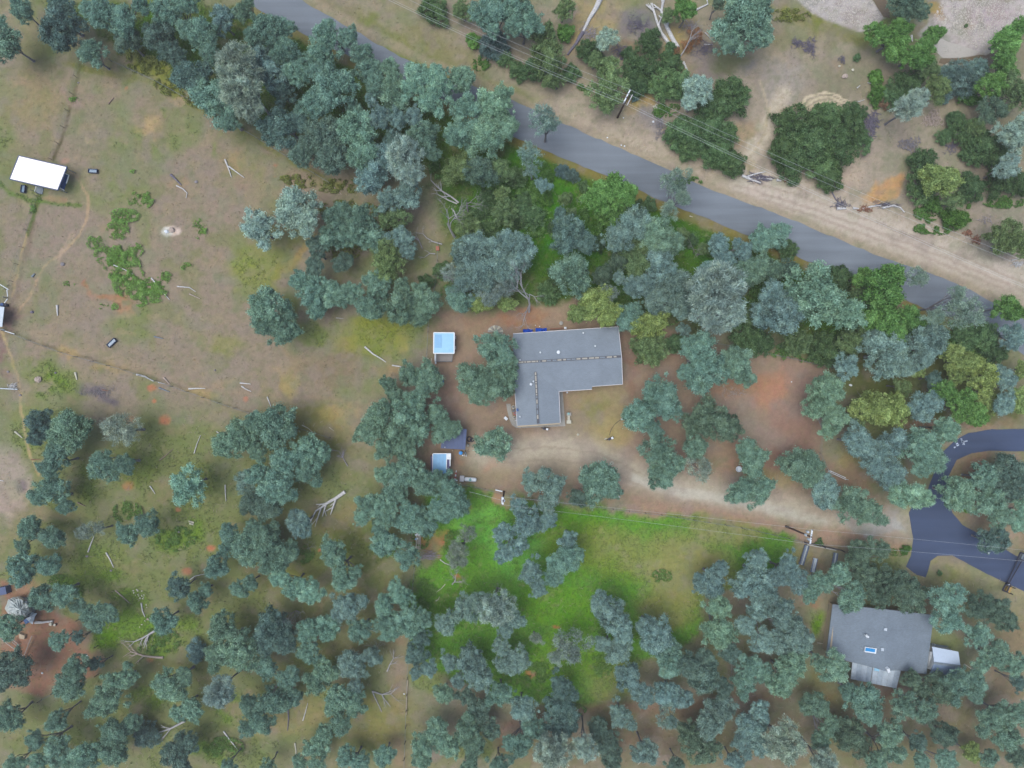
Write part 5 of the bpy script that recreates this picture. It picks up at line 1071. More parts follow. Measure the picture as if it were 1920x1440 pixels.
# brush and burn piles: many little sticks
def brush(name, label, px, py, rx, ry, n, m_, L=1.0, r=.035, cat='brush pile', hgt=.5, ang=None):
    rr = random.Random(int(px * 3 + py)); mb = MB(); c = P(px, py); n = int(n * .6)
    for k in range(n):
        a = rr.uniform(0, 6.28); q = rr.random() ** .8 * (1 + .3 * math.sin(a * 3 + n)); p = c + Vector((rx * .1 * q * math.cos(a), ry * .1 * q * math.sin(a), rr.uniform(0, hgt) * (1 - q * .7)))
        b = rr.uniform(0, 3.14) if ang is None else ang + rr.uniform(-.4, .4); d = Vector((math.cos(b), math.sin(b), rr.uniform(-.25, .25))) * L * rr.uniform(.4, 1.2)
        p.z = max(p.z, .06 + abs(d.z) * .5); mb.tube([p - d * .5, p + d * .1 + Vector((rr.uniform(-.1, .1), rr.uniform(-.1, .1), 0)), p + d * .5], [r, r * .8, r * .3], 4, False)
    return tag(mb.build(name, M[m_]), label, cat)
brush('brush_pile', 'left half of the dark burnt brush pile near the river bank', 1494, 82, 11, 10, 150, 'char', .9); brush('brush_pile', 'right half of the dark burnt brush pile near the river bank', 1517, 88, 13, 18, 260, 'char', 1.0)
brush('brush_pile', 'small dark brush pile left of the riverside tree', 1578, 112, 7, 7, 70, 'char', .7); brush('brush_pile', 'dark charred log heap at the right side of the round thicket', 1630, 232, 16, 24, 240, 'char', 1.6, .07)
brush('brush_pile', 'oval grey burn pile in the bare clearing', 1704, 271, 22, 13, 260, 'ash', .8, .05); brush('brush_pile', 'pinkish heap of split wood scraps right of the clearing', 1750, 223, 18, 17, 320, 'stone2', .8, .05)
brush('brush_pile', 'grey brush heap by the middle bush at the top', 1195, 45, 22, 16, 160, 'char', 1.6, .03); brush('brush_pile', 'grey twigs under the thick white log', 1105, 62, 18, 18, 160, 'twig', 1.5, .03)
brush('brush_pile', 'dark brown brush mound between bushes near the top', 1162, 98, 15, 17, 200, 'char', .9); brush('brush_pile', 'grey mulch heap below the roadside pole', 1238, 236, 12, 22, 160, 'ash', .9, .04)
brush('brush_pile', 'white stick heap right of the roadside pole', 1230, 203, 7, 7, 60, 'stone', .8, .05); brush('brush_pile', 'dark twig heap behind the brown dead branches', 1318, 90, 26, 16, 180, 'char', 1.5, .03)
brush('brush_pile', 'pale twig heap around the brown dead branches', 1295, 52, 20, 14, 120, 'twig', 1.2, .03)
brush('brush_pile', 'dark twigs under the roadside brush row', 1425, 335, 28, 9, 160, 'char', 1.4, .04, ang=-.3); brush('brush_pile', 'rusty chopped wood pile on the pale verge', 1622, 392, 14, 6, 110, 'rust', .8, .07)
brush('brush_pile', 'dark twigs behind the curved white verge log', 1660, 384, 26, 7, 150, 'char', 1.2, .03, ang=.2); brush('brush_pile', 'dark twigs beside the stubby verge log', 1575, 382, 15, 8, 110, 'char', 1.1, .04)
brush('wood_pile', 'left small rusty stump pile near the lone right bush', 1815, 437, 8, 6, 60, 'rust', .7, .1, 'wood pile'); brush('wood_pile', 'right small rusty stump pile with a white log', 1831, 449, 8, 8, 70, 'rust', .8, .1, 'wood pile')
brush('brush_pile', 'purple-grey ash brush patch in the left pasture', 185, 735, 36, 13, 260, 'ash', .8, .025, hgt=.15); brush('brush_pile', 'white stick pile above the rail at the left border', 24, 723, 8, 4, 50, 'logwood', .8, .05)
brush('brush_pile', 'white twisted stick pile at the far right verge', 1908, 495, 12, 6, 60, 'logwood', 1.0, .05); brush('brush_pile', 'grey faded brush heap in the bottom of the meadow edge', 806, 1042, 22, 10, 150, 'twig', 1.6, .03, ang=.1)
brush('brush_pile', 'brown brush mound under the shrubby bank', 1860, 298, 26, 16, 200, 'char', 1.0); brush('brush_pile', 'dark brush mound left of the right bank bushes', 1785, 275, 18, 14, 160, 'char', .9)
brush('brush_pile', 'pale brush heap below the big spreading oak on the red yard', 1372, 735, 24, 12, 170, 'stone2', .9, .03); brush('brush_pile', 'pale twigs on the verge right of the small green shrub', 1845, 412, 16, 8, 60, 'twig', .8, .03)
# counted pale stones
_st = [(250, 1107.5, .2), (251, 1111.5, .18), (258, 1107, .24), (266, 1108, .17), (259, 1114.5, .16), (266, 1117, .2), (270, 1115.5, .16), (260, 1117.5, .14), (263, 1121.5, .22), (268, 1122.5, .18), (256, 1105, .14), (274, 1134, .18), (275, 1139, .14), (266, 1171, .18), (262, 1176, .14), (272, 1164, .16), (269, 1119.5, .13), (254, 1116, .12)]
me0 = MB().rock((0, 0, 0), 1.0, 5, .6).mesh('stone', M['stone'])
for k, (x, y, r) in enumerate(_st):
    o = bpy.data.objects.new('stone', me0); COL.objects.link(o); o.location = P(x, y, r * .25); o.scale = (r, r * .85, r); o.rotation_euler = (0, 0, k)
    tag(o, 'small pale stone of the scattered cluster in the lower left clearing', 'stone', 'scattered pale stones in the lower left clearing')
for k in range(9):
    x, y = 355 + (k % 5) * 2 + (k // 5) * 1.2, 977.5 + (k // 5) * 4.2 + (k % 5) * .5
    o = bpy.data.objects.new('block', MB().box((0, 0, 0), (.14, .28, .25)).mesh('block', M['stone'])); COL.objects.link(o); o.location = P(x, y, .1); o.rotation_euler = (0, 0, .25)
    tag(o, 'tiny white block standing in two short rows on the pasture', 'block', 'two short rows of tiny white blocks')
ONE = [('round pinkish boulder beside the winding path at the left', 71, 712, .75, 'stone2'), ('white stone at the end of the faint trail', 355, 1015.5, .2, 'stone'), ('dark grey rock lying alone in the lower left clearing', 335, 997, .3, 'ash'), ('dark rock near the winding path in the left pasture', 117, 495, .42, 'ash'), ('flat dark stone on bare ground in the left pasture', 60, 585, .35, 'char'), ('grey round rock in the upper pasture near the charred log', 368, 340.5, .35, 'ash'),
 ('bright white salt lump on the pale patch in the pasture', 312, 434, .45, 'white'), ('pale lump right beside the bright white one', 322, 431, .6, 'stone2'), ('white stone near the bottom of the pole by the road', 1169, 221, .14, 'white'), ('white rock on the mulch right of the roadside pole', 1225, 228, .24, 'white'), ('white litter stone on the road shoulder below the pole', 1139, 258, .16, 'white'), ('pair-side white stone on the road shoulder, left one', 1165, 272, .16, 'white'), ('white stone on the road shoulder, right one of two', 1171, 274, .18, 'white'),
 ('pale square stone on the open ground left of the river tree', 1584, 143, .6, 'stone2'), ('flat white stone above the pale square stone', 1599, 131, .3, 'stone'), ('white lump by the small burnt pile near the river', 1574, 124, .22, 'stone'), ('small white stone below the river bar at the bank', 1776, 122, .45, 'stone'), ('pale boulder on the bank below the stream', 1788, 124, .4, 'stone'), ('white round ball on the bare track in the wood', 758, 1301, .18, 'white'), ('white speck stone in the red yard', 163, 1229, .15, 'white'), ('white scrap stone at the foot of the red yard', 79, 1262, .22, 'white'), ('white stone beside the pale trunk near the blue shed corner', 1854, 1037, .2, 'white'),
 ('grey round stone by the ditch in the upper pasture', 147, 155, .2, 'ash'), ('dark stump below the log in the clearing', 208, 1070, .25, 'ash'), ('dark stump beside the slanting white log', 163, 1043, .28, 'ash'), ('stone by the small stick at the curved log foot', 277, 1161, .25, 'stone2'), ('dark stone on bare soil in the mid pasture', 403, 694, .18, 'char'), ('grey stone lying on the path below the rail', 38, 741, .25, 'ash'), ('little grey rock left of the winding path', 15, 697, .25, 'ash'), ('dark rock right of the pink boulder', 104, 699, .25, 'char')]
for l_, x, y, r, m_ in ONE: stone(l_, x, y, r, m_)
# ------------------------------------------------------------------ foliage meshes
def unit(v): return v / (np.linalg.norm(v, axis=-1, keepdims=True) + 1e-9)
def n3(p, f, s):
    return vnoise(p[:, 0] * f + p[:, 2] * f * .7, p[:, 1] * f - p[:, 2] * f * .6, s) - .5
def crown_mesh(name, seed, ncl=60, clr=.2, nl=130, ll=.13, lw=.05, zs=.75, up=.35, jag=.3, low=-.35, inner=.3, spiky=0.3, rough=.5, loose=.12):
    r = np.random.default_rng(seed)
    d = unit(r.normal(size=(ncl * 8, 3))); d = d[d[:, 2] > low]
    keep = []
    for v in d:                                   # spread the clumps out
        if all(np.dot(v, k) < 1 - 1.5 * clr * clr * r.uniform(.4, 1.6) for k in keep): keep.append(v)
        if len(keep) >= ncl: break
    d = np.array(keep); n = len(d)
    th = np.arctan2(d[:, 1], d[:, 0]); ph = r.uniform(0, 6.28, 4)
    R = .76 + jag * (.5 * np.sin(2 * th + ph[0]) + .35 * np.sin(3 * th + ph[1]) + .35 * np.sin(5 * th + ph[2])) * (1 - np.abs(d[:, 2])) + r.uniform(-.26, .14, n)
    C = d * R[:, None] * np.array([1, 1, zs]); cr = clr * np.exp(r.normal(0, .33, n))
    ni = int(n * inner)
    if ni: C = np.concatenate([C, unit(r.normal(size=(ni, 3))) * r.uniform(.1, .5, (ni, 1)) * np.array([1, 1, zs])]); cr = np.concatenate([cr, clr * r.uniform(.8, 1.5, ni)]); d = np.concatenate([d, unit(r.normal(size=(ni, 3)) + [0, 0, 1])])
    m = len(C); ax = unit(d + r.normal(size=(m, 3)) * .8); st = r.uniform(.9, 1.7, m)          # each clump drawn out along its own branch
    ct = r.normal(0, .11, m)
    k = np.maximum((nl * (cr / clr) ** 2 * st ** .7), 8).astype(int); ci = np.repeat(np.arange(m), k); N = len(ci)
    u = unit(unit(r.normal(size=(N, 3))) + d[ci] * .5 + np.array([0, 0, up]))
    rad = cr[ci] * r.uniform(.35, 1.0, N) ** .5
    off_ = u * rad[:, None]
    off_ += ax[ci] * (np.sum(off_ * ax[ci], 1, keepdims=True)) * (st[ci][:, None] - 1)
    p = C[ci] + off_ * np.array([1, 1, .8])
    g1, g2 = n3(p, 5.5, seed), n3(p, 12, seed + 7)
    p = p + unit(p + off_) * ((g1 * rough * .45 + g2 * rough * .3))[:, None]
    stray = r.random(N) < loose; p[stray] += unit(off_[stray]) * r.uniform(.03, .16, (stray.sum(), 1))
    nrm = unit(u + r.normal(size=(N, 3)) * .5)
    t = unit(u * (.3 + spiky) + ax[ci] * .6 + r.normal(size=(N, 3)) * .6); t = unit(t - nrm * (np.sum(t * nrm, 1, keepdims=True)) * .6)
    s = unit(np.cross(t, nrm)); L = ll * r.uniform(.5, 1.5, N)[:, None]; W = lw * r.uniform(.6, 1.4, N)[:, None]
    V = np.stack([p - t * L * .5, p + s * W * .5 + t * L * .1, p + t * L * .5, p - s * W * .5 + t * L * .1], 1).reshape(-1, 3)
    tone = np.clip(.5 + ct[ci] + r.normal(0, .15, N) + g1 * .35, 0, 1)
    return np_mesh(name, V, np.arange(N * 4).reshape(-1, 4), M['leaf'], tone=np.repeat(tone, 4))
VAR = {}
VAR['oak'] = [crown_mesh('oak_crown', 100 + i, (48, 54, 60, 44)[i % 4], (.19, .18, .17, .175)[i % 4], 215, .10, .046, inner=.15, rough=.4, jag=(.3, .42, .34, .48)[i % 4], loose=.22) for i in range(12)]
VAR['pine'] = [crown_mesh('pine_crown', 200 + i, 70, .17, 160, .14, .024, .95, up=.5, jag=.2, spiky=1.1, rough=.4, loose=.25) for i in range(4)]
VAR['dense'] = [crown_mesh('dense_crown', 300 + i, 60, .18, 190, .075, .045, .95, jag=.22, low=-.2, rough=.42, inner=.2) for i in range(5)]
VAR['airy'] = [crown_mesh('airy_crown', 400 + i, 40, .18, 80, .14, .03, .9, jag=.4, inner=.1, spiky=.7, loose=.3) for i in range(5)]
VAR['broad'] = [crown_mesh('broad_crown', 500 + i, 52, .185, 170, .09, .065, .8, jag=.3, inner=.16, rough=.38) for i in range(4)]
#        mesh     colour (sRGB)      height factor, add, zscale, species noun
KIND = {
 'B': ('oak', (110, 146, 130), .75, 3.2, 'teal-green oak'), 'L': ('oak', (118, 156, 136), .8, 3.6, 'light green oak'), 'F': ('oak', (116, 147, 143), .8, 3.4, 'frosty blue-green oak'),
 'S': ('oak', (94, 124, 116), .7, 3.0, 'dark teal oak'), 'P': ('pine', (154, 176, 168), 1.1, 5.5, 'pale silvery pine'), 'D': ('dense', (84, 116, 74), .6, .3, 'dark green bush'),
 'O': ('dense', (104, 130, 84), .8, 1.6, 'olive green tree'), 'G': ('broad', (92, 138, 66), .9, 2.6, 'bright green tree'), 'Y': ('broad', (128, 150, 84), .8, 2.0, 'yellow-green tree'),
 'T': ('oak', (142, 168, 158), .8, 2.8, 'pale round oak'), 'W': ('airy', (132, 150, 142), .8, 3.2, 'wispy grey oak'), 'H': ('airy', (124, 152, 142), 1.0, 5.5, 'thin airy oak'),
 'g': ('broad', (88, 134, 56), .5, .2, 'bright green shrub'), 'r': ('airy', (156, 120, 96), .5, .2, 'brown dead shrub'), 'b': ('pine', (108, 140, 140), .6, .8, 'small blue-green shrub'), 'K': ('dense', (92, 120, 104), .8, 2.5, 'deep green oak')}
FOL = 1.3
TO = dict(zip('ABCDEFGHIJKL', [(c * 480, r * 480) for r in range(3) for c in range(4)]))
TREES = {
'A': '30,230,115B 130,60,78B 350,160,135S 340,30,70S 525,300,88B 600,85,100B+700,130,90B+500,55,60B+790,20,60B 720,230,78S 930,60,95B+1060,30,65B 900,190,95S+950,290,75S 1150,200,95B+1060,170,70B+1190,310,70B 1260,110,78F 1375,70,62B 1075,430,105S 1350,380,122P+1350,510,125P+1400,610,80P 1235,560,130B+1290,690,55B 1425,210,60B 1000,330,60S 1400,20,30B',
'B': '60,170,105B+165,165,60B 170,290,80B+120,330,50B 60,400,100F+10,330,70F 400,190,80B+520,210,58B 390,300,95B+300,350,60B 590,310,65B 230,410,85B 450,490,120B+370,410,75B 640,400,82B+670,510,60F 750,380,52B+775,450,58B 790,550,95B 330,590,92B 150,520,80S 130,720,108S+240,680,62S 255,880,68S 560,620,50B 380,760,110L+420,880,100L+300,830,65L 560,740,112L+600,870,95L 650,1000,95F+720,890,90F 700,660,68F 800,680,60F 890,660,55F 780,780,62S 935,770,92B+985,850,50B 840,890,105P+870,980,65P 920,440,85L+870,510,65L 1030,440,72L+1000,570,90L 1150,450,82B 1180,620,92L+1130,760,75L 1330,600,105L+1390,540,65L 1290,790,98L+1400,720,78L 850,1090,82F 740,1130,62B 770,1220,88O 225,1180,125T+290,1230,80T 30,1290,108T 470,1230,88B+440,1330,80B 600,1230,88B+640,1340,75B 530,1330,70B 350,1390,58S 740,1400,80O 820,1340,68F+850,1410,45F 1140,950,90O 1260,970,92K 1370,960,72O 1190,1270,78O 1400,1200,82O 1300,1120,48D 1380,1090,44O 1270,1200,46D 1310,1290,50D 1230,1390,90F+1320,1420,80F 1410,1370,75F 1000,60,85D 1160,60,60O 1300,80,105B+1400,50,80B+1320,160,60B 1340,260,75b 1220,230,45g 1400,335,48D 1130,1420,40O 650,560,40F 680,460,55S',
'C': '40,60,90B+110,140,72B 10,150,60B 180,200,82O 300,60,60O 300,190,50g 200,340,110O 130,400,70D 240,450,62O 330,415,50D 35,400,52D 535,220,68T 430,290,72D 480,340,50O 540,400,88O+530,530,112O 770,250,78D 720,390,88D 700,500,62D 655,310,42D 690,545,26b 890,270,36D 895,360,62D 885,90,52O 975,50,65G 850,480,92D 945,490,72D 1050,500,92T+1000,570,50T 1230,540,110D 1130,610,95D 960,750,92D 1080,770,100D 1190,760,80D 1000,840,75D 1150,880,80D 1225,920,75D 1290,130,165B+1370,60,100B+1220,240,70B+1380,200,85B 170,680,78H+230,690,40H 105,870,68H+110,960,40H 285,965,34b 340,990,36b 170,1040,45F 560,1080,112G+480,1130,82G+650,1090,62G 560,1210,75G 910,1030,85H+960,1110,50H 880,1180,52H 270,1200,35F 310,1310,105F 410,1370,62S 110,1220,70D 40,1240,46D 690,1260,100F+600,1340,82F 800,1300,92B+880,1370,78B 640,1390,72O 730,1400,62O 720,1160,34D 775,1150,36D 960,1320,42O 1160,1370,62F 1300,1420,62F 1400,1350,68B 50,1400,80F 200,1000,34g 180,1110,40g 400,1050,30D 300,1120,42O 60,1130,46D 230,1280,34D 330,1200,36O 480,1370,44D 1000,1360,40D 1080,1400,36O 20,1000,60D 1160,20,40K',
'D': '760,30,105K+840,60,70K 620,200,80G+720,270,85G+740,160,65G 830,330,85G+880,260,60G 925,200,62G 600,440,38g 605,540,46g 760,480,92D 690,550,62D 900,390,72O 780,610,78P+840,560,60P 655,570,38r 950,500,80O 1080,450,98b+1000,430,60b+1180,400,62b 990,540,42b 1340,230,95G+1420,150,70G 1320,340,82G+1340,400,62G 1260,480,92G 1390,520,110O 1250,620,88K 1130,550,55g 1370,770,100T+1430,700,60T 1340,940,82T 1050,680,58D 1090,750,78D 1160,720,60O 1200,830,98D 1290,880,75D 990,770,45D 1120,870,50D 1290,1020,78D 1400,1040,78D 140,700,100D 330,660,85D 480,630,60D 450,720,90D 230,820,120D 80,840,78D 380,830,110D 130,910,90D 310,930,85D 340,1000,75D 520,790,62D 870,920,88D 965,1020,112Y 850,1060,92D 1140,1060,78D 1040,1130,60O 1050,1235,62g 920,1150,50g 1330,1340,110O+1420,1390,70O 40,1330,78B 110,1410,52D 870,1270,14g 1130,1160,14g 900,1240,16g 500,325,22D 1115,145,12D',
'E': '240,950,90S+200,1030,45S 400,980,125B+330,1060,65B 330,1120,82B+270,1190,60B 300,1300,90B+215,1355,62B 375,1410,52B 680,980,95W+740,1000,50W 590,1180,100B+700,1170,62S 1060,1300,108L 1370,1010,102B+1270,1070,78B 1430,930,60B 1390,1260,68F 1420,1380,72S',
'F': '80,290,115B+170,420,85B+70,390,70B 265,140,72B+330,190,82B 430,210,78B+500,230,55B 350,290,68B 330,50,55B 545,205,58B 485,40,55S 690,165,80B 640,285,82B 815,290,85B 820,170,46B 920,190,50B 960,265,78B+925,335,65B 740,60,100O 1040,80,42D 960,145,42D 1140,235,78B 1260,260,62Y 1395,170,75W 1100,100,55W 1410,270,52Y 1310,230,60S 870,670,68B 970,680,75B+1010,710,45B 750,720,48B+785,785,55B 900,810,65B+940,750,40B 700,900,85B 860,880,92B+905,960,80B 630,985,78S 780,1020,78B 720,1090,62B+840,1080,68B 1020,890,68B 1050,980,66B+1115,965,42B 1340,510,95B+1400,570,50B 1400,640,88L 1230,700,98B 1370,730,85L+1300,690,55L 1250,790,55B 1340,1050,90B 120,950,112B 20,950,60B 15,1100,50B 300,1090,90B+380,1110,50B 290,1200,82S 170,1170,90B 120,1290,100B 20,1225,70B 60,1400,82S 860,1210,88B+790,1200,50B 720,1230,48L 960,1280,82B 1020,1262,54B 780,1320,72B 1100,1330,82B 1120,1410,80B 1020,1420,60B 620,1400,72B 700,1400,65B 860,1430,60B 750,1420,50B',
'G': '30,20,80F+-40,90,80F+-110,40,100F+-230,20,110F+-180,110,95F+-250,130,80F 340,110,112B 510,110,62K 250,100,50D 200,210,60D 470,250,92Y+540,330,68Y 380,315,68Y 550,210,52W 655,350,82B+690,300,45B 780,390,95Y 790,530,92O+720,510,58O 920,490,52D 720,40,90O 690,175,70F 840,60,90F+760,150,50F 900,160,98F+820,240,80F 940,250,82F+970,310,55F 1150,200,150P+1130,330,110P+1230,330,85P 1080,100,60F 1310,110,78B 1390,60,72F 1200,20,60F 1270,95,38O 1410,330,72F 1350,330,58O 1320,450,92D 1400,490,72D 965,415,36F 1060,520,95B+1000,490,50B 1090,650,115B+985,660,55B 1260,610,92B+1310,680,55B 830,800,110B+900,870,60B 715,900,88B+800,975,50B 1110,920,112K+1030,940,78K 1210,960,85K 1030,1070,75B 820,1090,85B+880,1160,85B 840,1230,78B 1060,1200,75W 1350,1150,88B+1310,1090,50B 1290,1320,78B 1390,1310,82B 490,1270,105B+560,1310,60B+430,1240,60B 370,1360,55S 220,1300,78B 110,1270,58B 200,1390,62F 40,1410,60F 600,30,60K 600,120,34F',
'H': '20,90,72F 110,70,60K 240,200,150L+330,260,110L+150,250,100L 60,330,115L+30,220,80L 420,320,110L 640,190,125G+700,110,65G 530,120,68G 620,350,110G 790,350,78G 710,420,80G 400,120,68D 500,220,48O 840,120,62H 1090,310,112H+1060,200,50H 930,340,52H 900,470,115F 870,570,72F 590,480,78F 660,570,128F+760,620,72F 440,620,72F 470,470,82O 300,520,88D 160,490,82O 370,560,72D 830,640,52Y 760,740,55O 1100,450,62D 1200,460,88D 1350,300,92G 1260,540,82D 1370,460,75F 1060,580,90Y+1140,610,70Y 1200,700,98Y 1060,680,60Y 990,760,78G 1080,840,95G 1240,830,78Y 1170,900,72G 1330,690,72F 1330,830,72F 1410,820,82Y 1430,640,52Y 880,840,95F 930,700,55S 560,850,108Y 690,870,98Y 500,920,60O 330,740,88L 280,840,90B 370,920,80L 330,990,45L 510,1040,92F 590,1140,92F 680,1220,92F 700,1050,80F 850,1060,100B 920,1150,82B 990,980,78L 860,1200,55B 190,1170,108B+250,1240,75B 320,1320,92F 450,1390,100B 560,1430,90B 770,1340,92L 1050,1330,108L 880,1360,60L 1210,1240,92B 1350,1200,100B 1230,1380,98B 1380,1310,88B 1300,1300,75S 1420,1420,60L 1110,1430,16g',
'I': '170,90,82B 300,140,78B 130,190,50B 130,310,102B 280,300,68B 480,110,60W 560,90,40W 720,120,72B 830,70,75B 250,480,90B 360,470,75B 440,530,55B 530,590,85B 620,570,60B 60,640,90B 330,720,66B 440,700,42S 430,870,78B 540,850,46S 80,870,120S 20,960,60S 400,970,100B 650,950,72B 610,1060,100B 720,930,70B 60,1150,102B 320,1170,72B 200,1280,68B 330,1350,90B 90,1420,68B 220,1400,62L 480,1380,100L 650,1240,98B 740,1190,62B 640,1350,88B 825,1250,70b 920,610,80B 1010,420,78S 1110,500,62B 1160,440,48B 1220,300,78B 1290,120,58B 1400,190,110B 1430,90,55B 1270,210,45B 1350,430,56B+1405,400,44B 1250,640,98B 1230,790,85B 1360,770,112B 1110,780,58b 960,970,100B+1040,920,55B 1080,1110,75B 1010,1130,58B 1240,1010,88P 990,1350,92B 1070,1290,58B 1400,1080,60B 1400,1200,66B 1280,1430,48B 1020,1430,60S',
'J': '35,110,80B 80,200,105B+170,230,68B 70,300,60B 250,70,80F 440,230,86B 490,370,78B+560,340,42B 130,370,58L 210,425,68L 305,440,70L 520,520,80F+470,570,50F 600,30,48B 730,30,60B 690,90,48B 720,180,75B 850,250,75B 870,45,82B 960,70,70B 1070,10,55B 790,430,58W 830,480,66L 730,530,66L 720,620,58B+760,670,66B 590,660,80B 860,620,85B 940,610,60F 930,700,58S 110,640,110B 60,730,88S 170,730,80B 300,660,78B 410,650,80L 305,790,65B 60,870,70B 180,930,68B 340,950,78B 390,890,78L 540,860,88F 480,1040,88B 560,1060,70B 440,1100,58B 560,990,50F 120,1050,90B 220,1040,50B 30,1170,75B 20,1080,55B 480,1180,75B 385,1240,58B 350,1310,75B 510,1370,70B 590,1400,58W 720,1370,66B 250,1410,50B 340,1420,54B 70,1430,50B 655,810,56F 900,790,68L 970,880,50F 900,900,42W 1130,200,55W 1190,115,48W 1135,255,65F 1400,110,60F 1390,240,56F 1180,540,78F 1240,500,60F 1355,540,105P 1400,650,55F 1070,620,75F 1380,750,60F 1090,840,56F 1140,950,46F 1220,830,85F 1255,920,90B 1060,1020,62B 1410,850,75F 1190,1040,60S 1260,1120,70S 1380,1020,76B 1010,1230,80B 940,1310,76B 1080,1310,76B 1180,1220,80B 1230,1300,78B 930,1390,58B 1320,1220,62S 1200,1430,60B 1370,1410,66B 1420,1290,42B',
'K': '90,60,82B 200,50,54B 30,190,60F 310,160,54F 310,260,92B+370,240,40B 240,290,55F 110,335,75F 230,370,56F 150,440,46F 20,600,60F 500,510,70F 560,580,92B 615,650,75B 600,770,80F 510,740,52F 320,750,100W 135,710,38W 240,820,44W 770,650,70F 815,700,100B 880,770,80B 900,860,80B 1000,860,82F 1075,920,98F 1080,820,60S 650,920,80F 690,990,40F 740,1030,75F 870,1020,85F 960,1050,62F 610,1140,80F 280,980,76S 270,1080,86F 280,1180,100F 60,1100,80F 40,830,68F 130,1210,70B 50,1310,76B 230,1340,108P 410,1320,78P 480,1210,60S 530,1290,80F 560,1380,70F 750,1340,80F 870,1160,70H 1000,1250,92K 1080,1330,100K 1100,1190,88F 1170,1100,88F 1190,1000,62S 1120,400,88F 1170,320,52F 1050,400,48F 1160,530,75L 1160,670,100L 1220,790,66S 1340,380,105F 1380,260,60F 1410,440,80F 1380,540,72F 1310,640,66F 1400,730,76F 1330,860,76B 1310,950,78B 1420,900,58B 1340,1200,90F 1390,1120,60F 1300,1280,78F 1400,1310,80F 1250,1390,68F 920,1420,56S',
'L': '40,370,66F 110,290,66F 150,380,80F 290,400,78B 230,460,60B 500,230,82K 620,210,74K 540,340,90K 680,390,90K 790,460,112K 620,470,80K 470,470,88B 400,350,70B 1000,480,105B 1010,600,98B 1170,520,88K 1270,560,98K 1340,610,78K 1170,690,88B 1280,800,98B 1390,850,72B 1200,860,58B 60,560,90F 120,650,90F 180,740,82F 60,730,80F 120,860,98L 200,700,60F 70,970,80L 360,880,92B 290,850,55B 260,1080,84B+300,1110,50B 530,1040,105B+570,1130,78B 450,1010,60B 760,1080,90B 880,1110,80F 800,930,62K 950,1000,108B 1060,960,98B 1170,950,70B 680,1240,86B 450,1240,108K 350,1210,70B 290,1290,68B 90,1290,120P 310,1410,80P 600,1400,78B 700,1350,74B 840,1290,60S 980,1240,90K 1140,1350,60Y 1000,1390,72B 1250,1160,95K 1350,1150,84K 1330,1260,98K 1240,1380,60B 1400,1370,80K 1420,1100,48B 1270,160,88S 1300,30,80B 1400,60,66S 770,215,26g 965,345,16D 290,165,16D 520,1310,70K 1400,960,50S 1170,1030,52B 860,1400,60B 850,1000,70B'}
# landmarks used in the labels
LM = [(72, 325, 'white canopy'), (230, 505, 'bright green weed patch'), (176, 322, 'lone dark trough'), (425, 315, 'white V of logs'), (320, 432, 'white salt lump'), (108, 582, 'upright white log'), (40, 1145, 'silver shed'), (262, 1113, 'pale stone cluster'), (211, 643, 'grey-green trough'),
 (612, 944, 'bleached fallen tree'), (832, 643, 'blue-roofed shelter'), (855, 822, 'dark blue shed'), (828, 870, 'pale blue shed'), (882, 899, 'propane tank'), (1000, 760, 'L-shaped house'), (1120, 670, 'L-shaped house gable'), (785, 1003, 'lumber stack'), (1176, 183, 'roadside power pole'), (1520, 1007, 'transformer pole'), (943, 939, 'meadow power pole'), (1650, 1200, 'weathered house'), (1772, 1240, 'pale garage'), (1900, 1075, 'black driveway gate'),
 (1805, 828, 'painted road marks'), (1504, 85, 'burnt brush pile'), (1704, 271, 'oval burn pile'), (1750, 223, 'split wood heap'), (1548, 185, 'curved skid marks'), (1650, 388, 'verge wood pile'), (1425, 335, 'roadside brush row'), (1110, 35, 'thick white log'), (1245, 50, 'white twin trunks'), (1147, 868, 'pale tyre'), (1143, 822, 'hose cart'), (1440, 735, 'orange bare patch'), (1381, 878, 'white dish'), (1590, 722, 'weedy clearing rubble'), (830, 405, 'big bare tree'), (985, 560, 'white bare tree'), (256, 702, 'fence log row'), (422, 925, 'upright lower log'), (285, 728, 'orange soil patch'), (309, 788, 'brick-red patch'), (185, 735, 'purple ash patch'), (85, 1215, 'crossed poles'), (432, 1388, 'lone low log'), (573, 1334, 'thin upright log'), (710, 1302, 'spiky white fork'), (853, 1085, 'meadow dead tree'), (1150, 1040, 'dry meadow patch'), (1535, 1050, 'small racks pen'), (1815, 440, 'rusty stump piles'), (630, 358, 'twin stick'), (250, 1225, 'forked fallen tree'), (1230, 1385, 'brown dirt bank'), (1870, 60, 'gravel river bar'), (1560, 30, 'left gravel bar'), (600, 60, 'upper left road'), (1085, 290, 'middle road stretch'), (1330, 400, 'right road stretch'), (1760, 560, 'far right road'), (1110, 1330, 'brown dirt track'), (1660, 930, 'drive junction'), (340, 1370, 'white broken branch'), (700, 670, 'long crooked log'), (50, 910, 'sandy left patch'), (1850, 870, 'drive loop'), (820, 466, 'brick-red block'), (1000, 380, 'green creek bank')]
def direction(dx, dy):
    a = math.degrees(math.atan2(-dy, dx)) % 360
    return ['right of', 'upper right of', 'above', 'upper left of', 'left of', 'lower left of', 'below', 'lower right of'][int(((a + 22.5) % 360) / 45)]
recs = []
for tl, s in TREES.items():
    ox, oy = TO[tl]
    for grp in s.split():
        lobes = []
        for e in grp.split('+'):
            x, y, rk = e.split(','); lobes.append((ox + float(x) / 3, oy + float(y) / 3, float(rk[:-1]) / 3, rk[-1]))
        recs.append(lobes)
rt = random.Random(77)
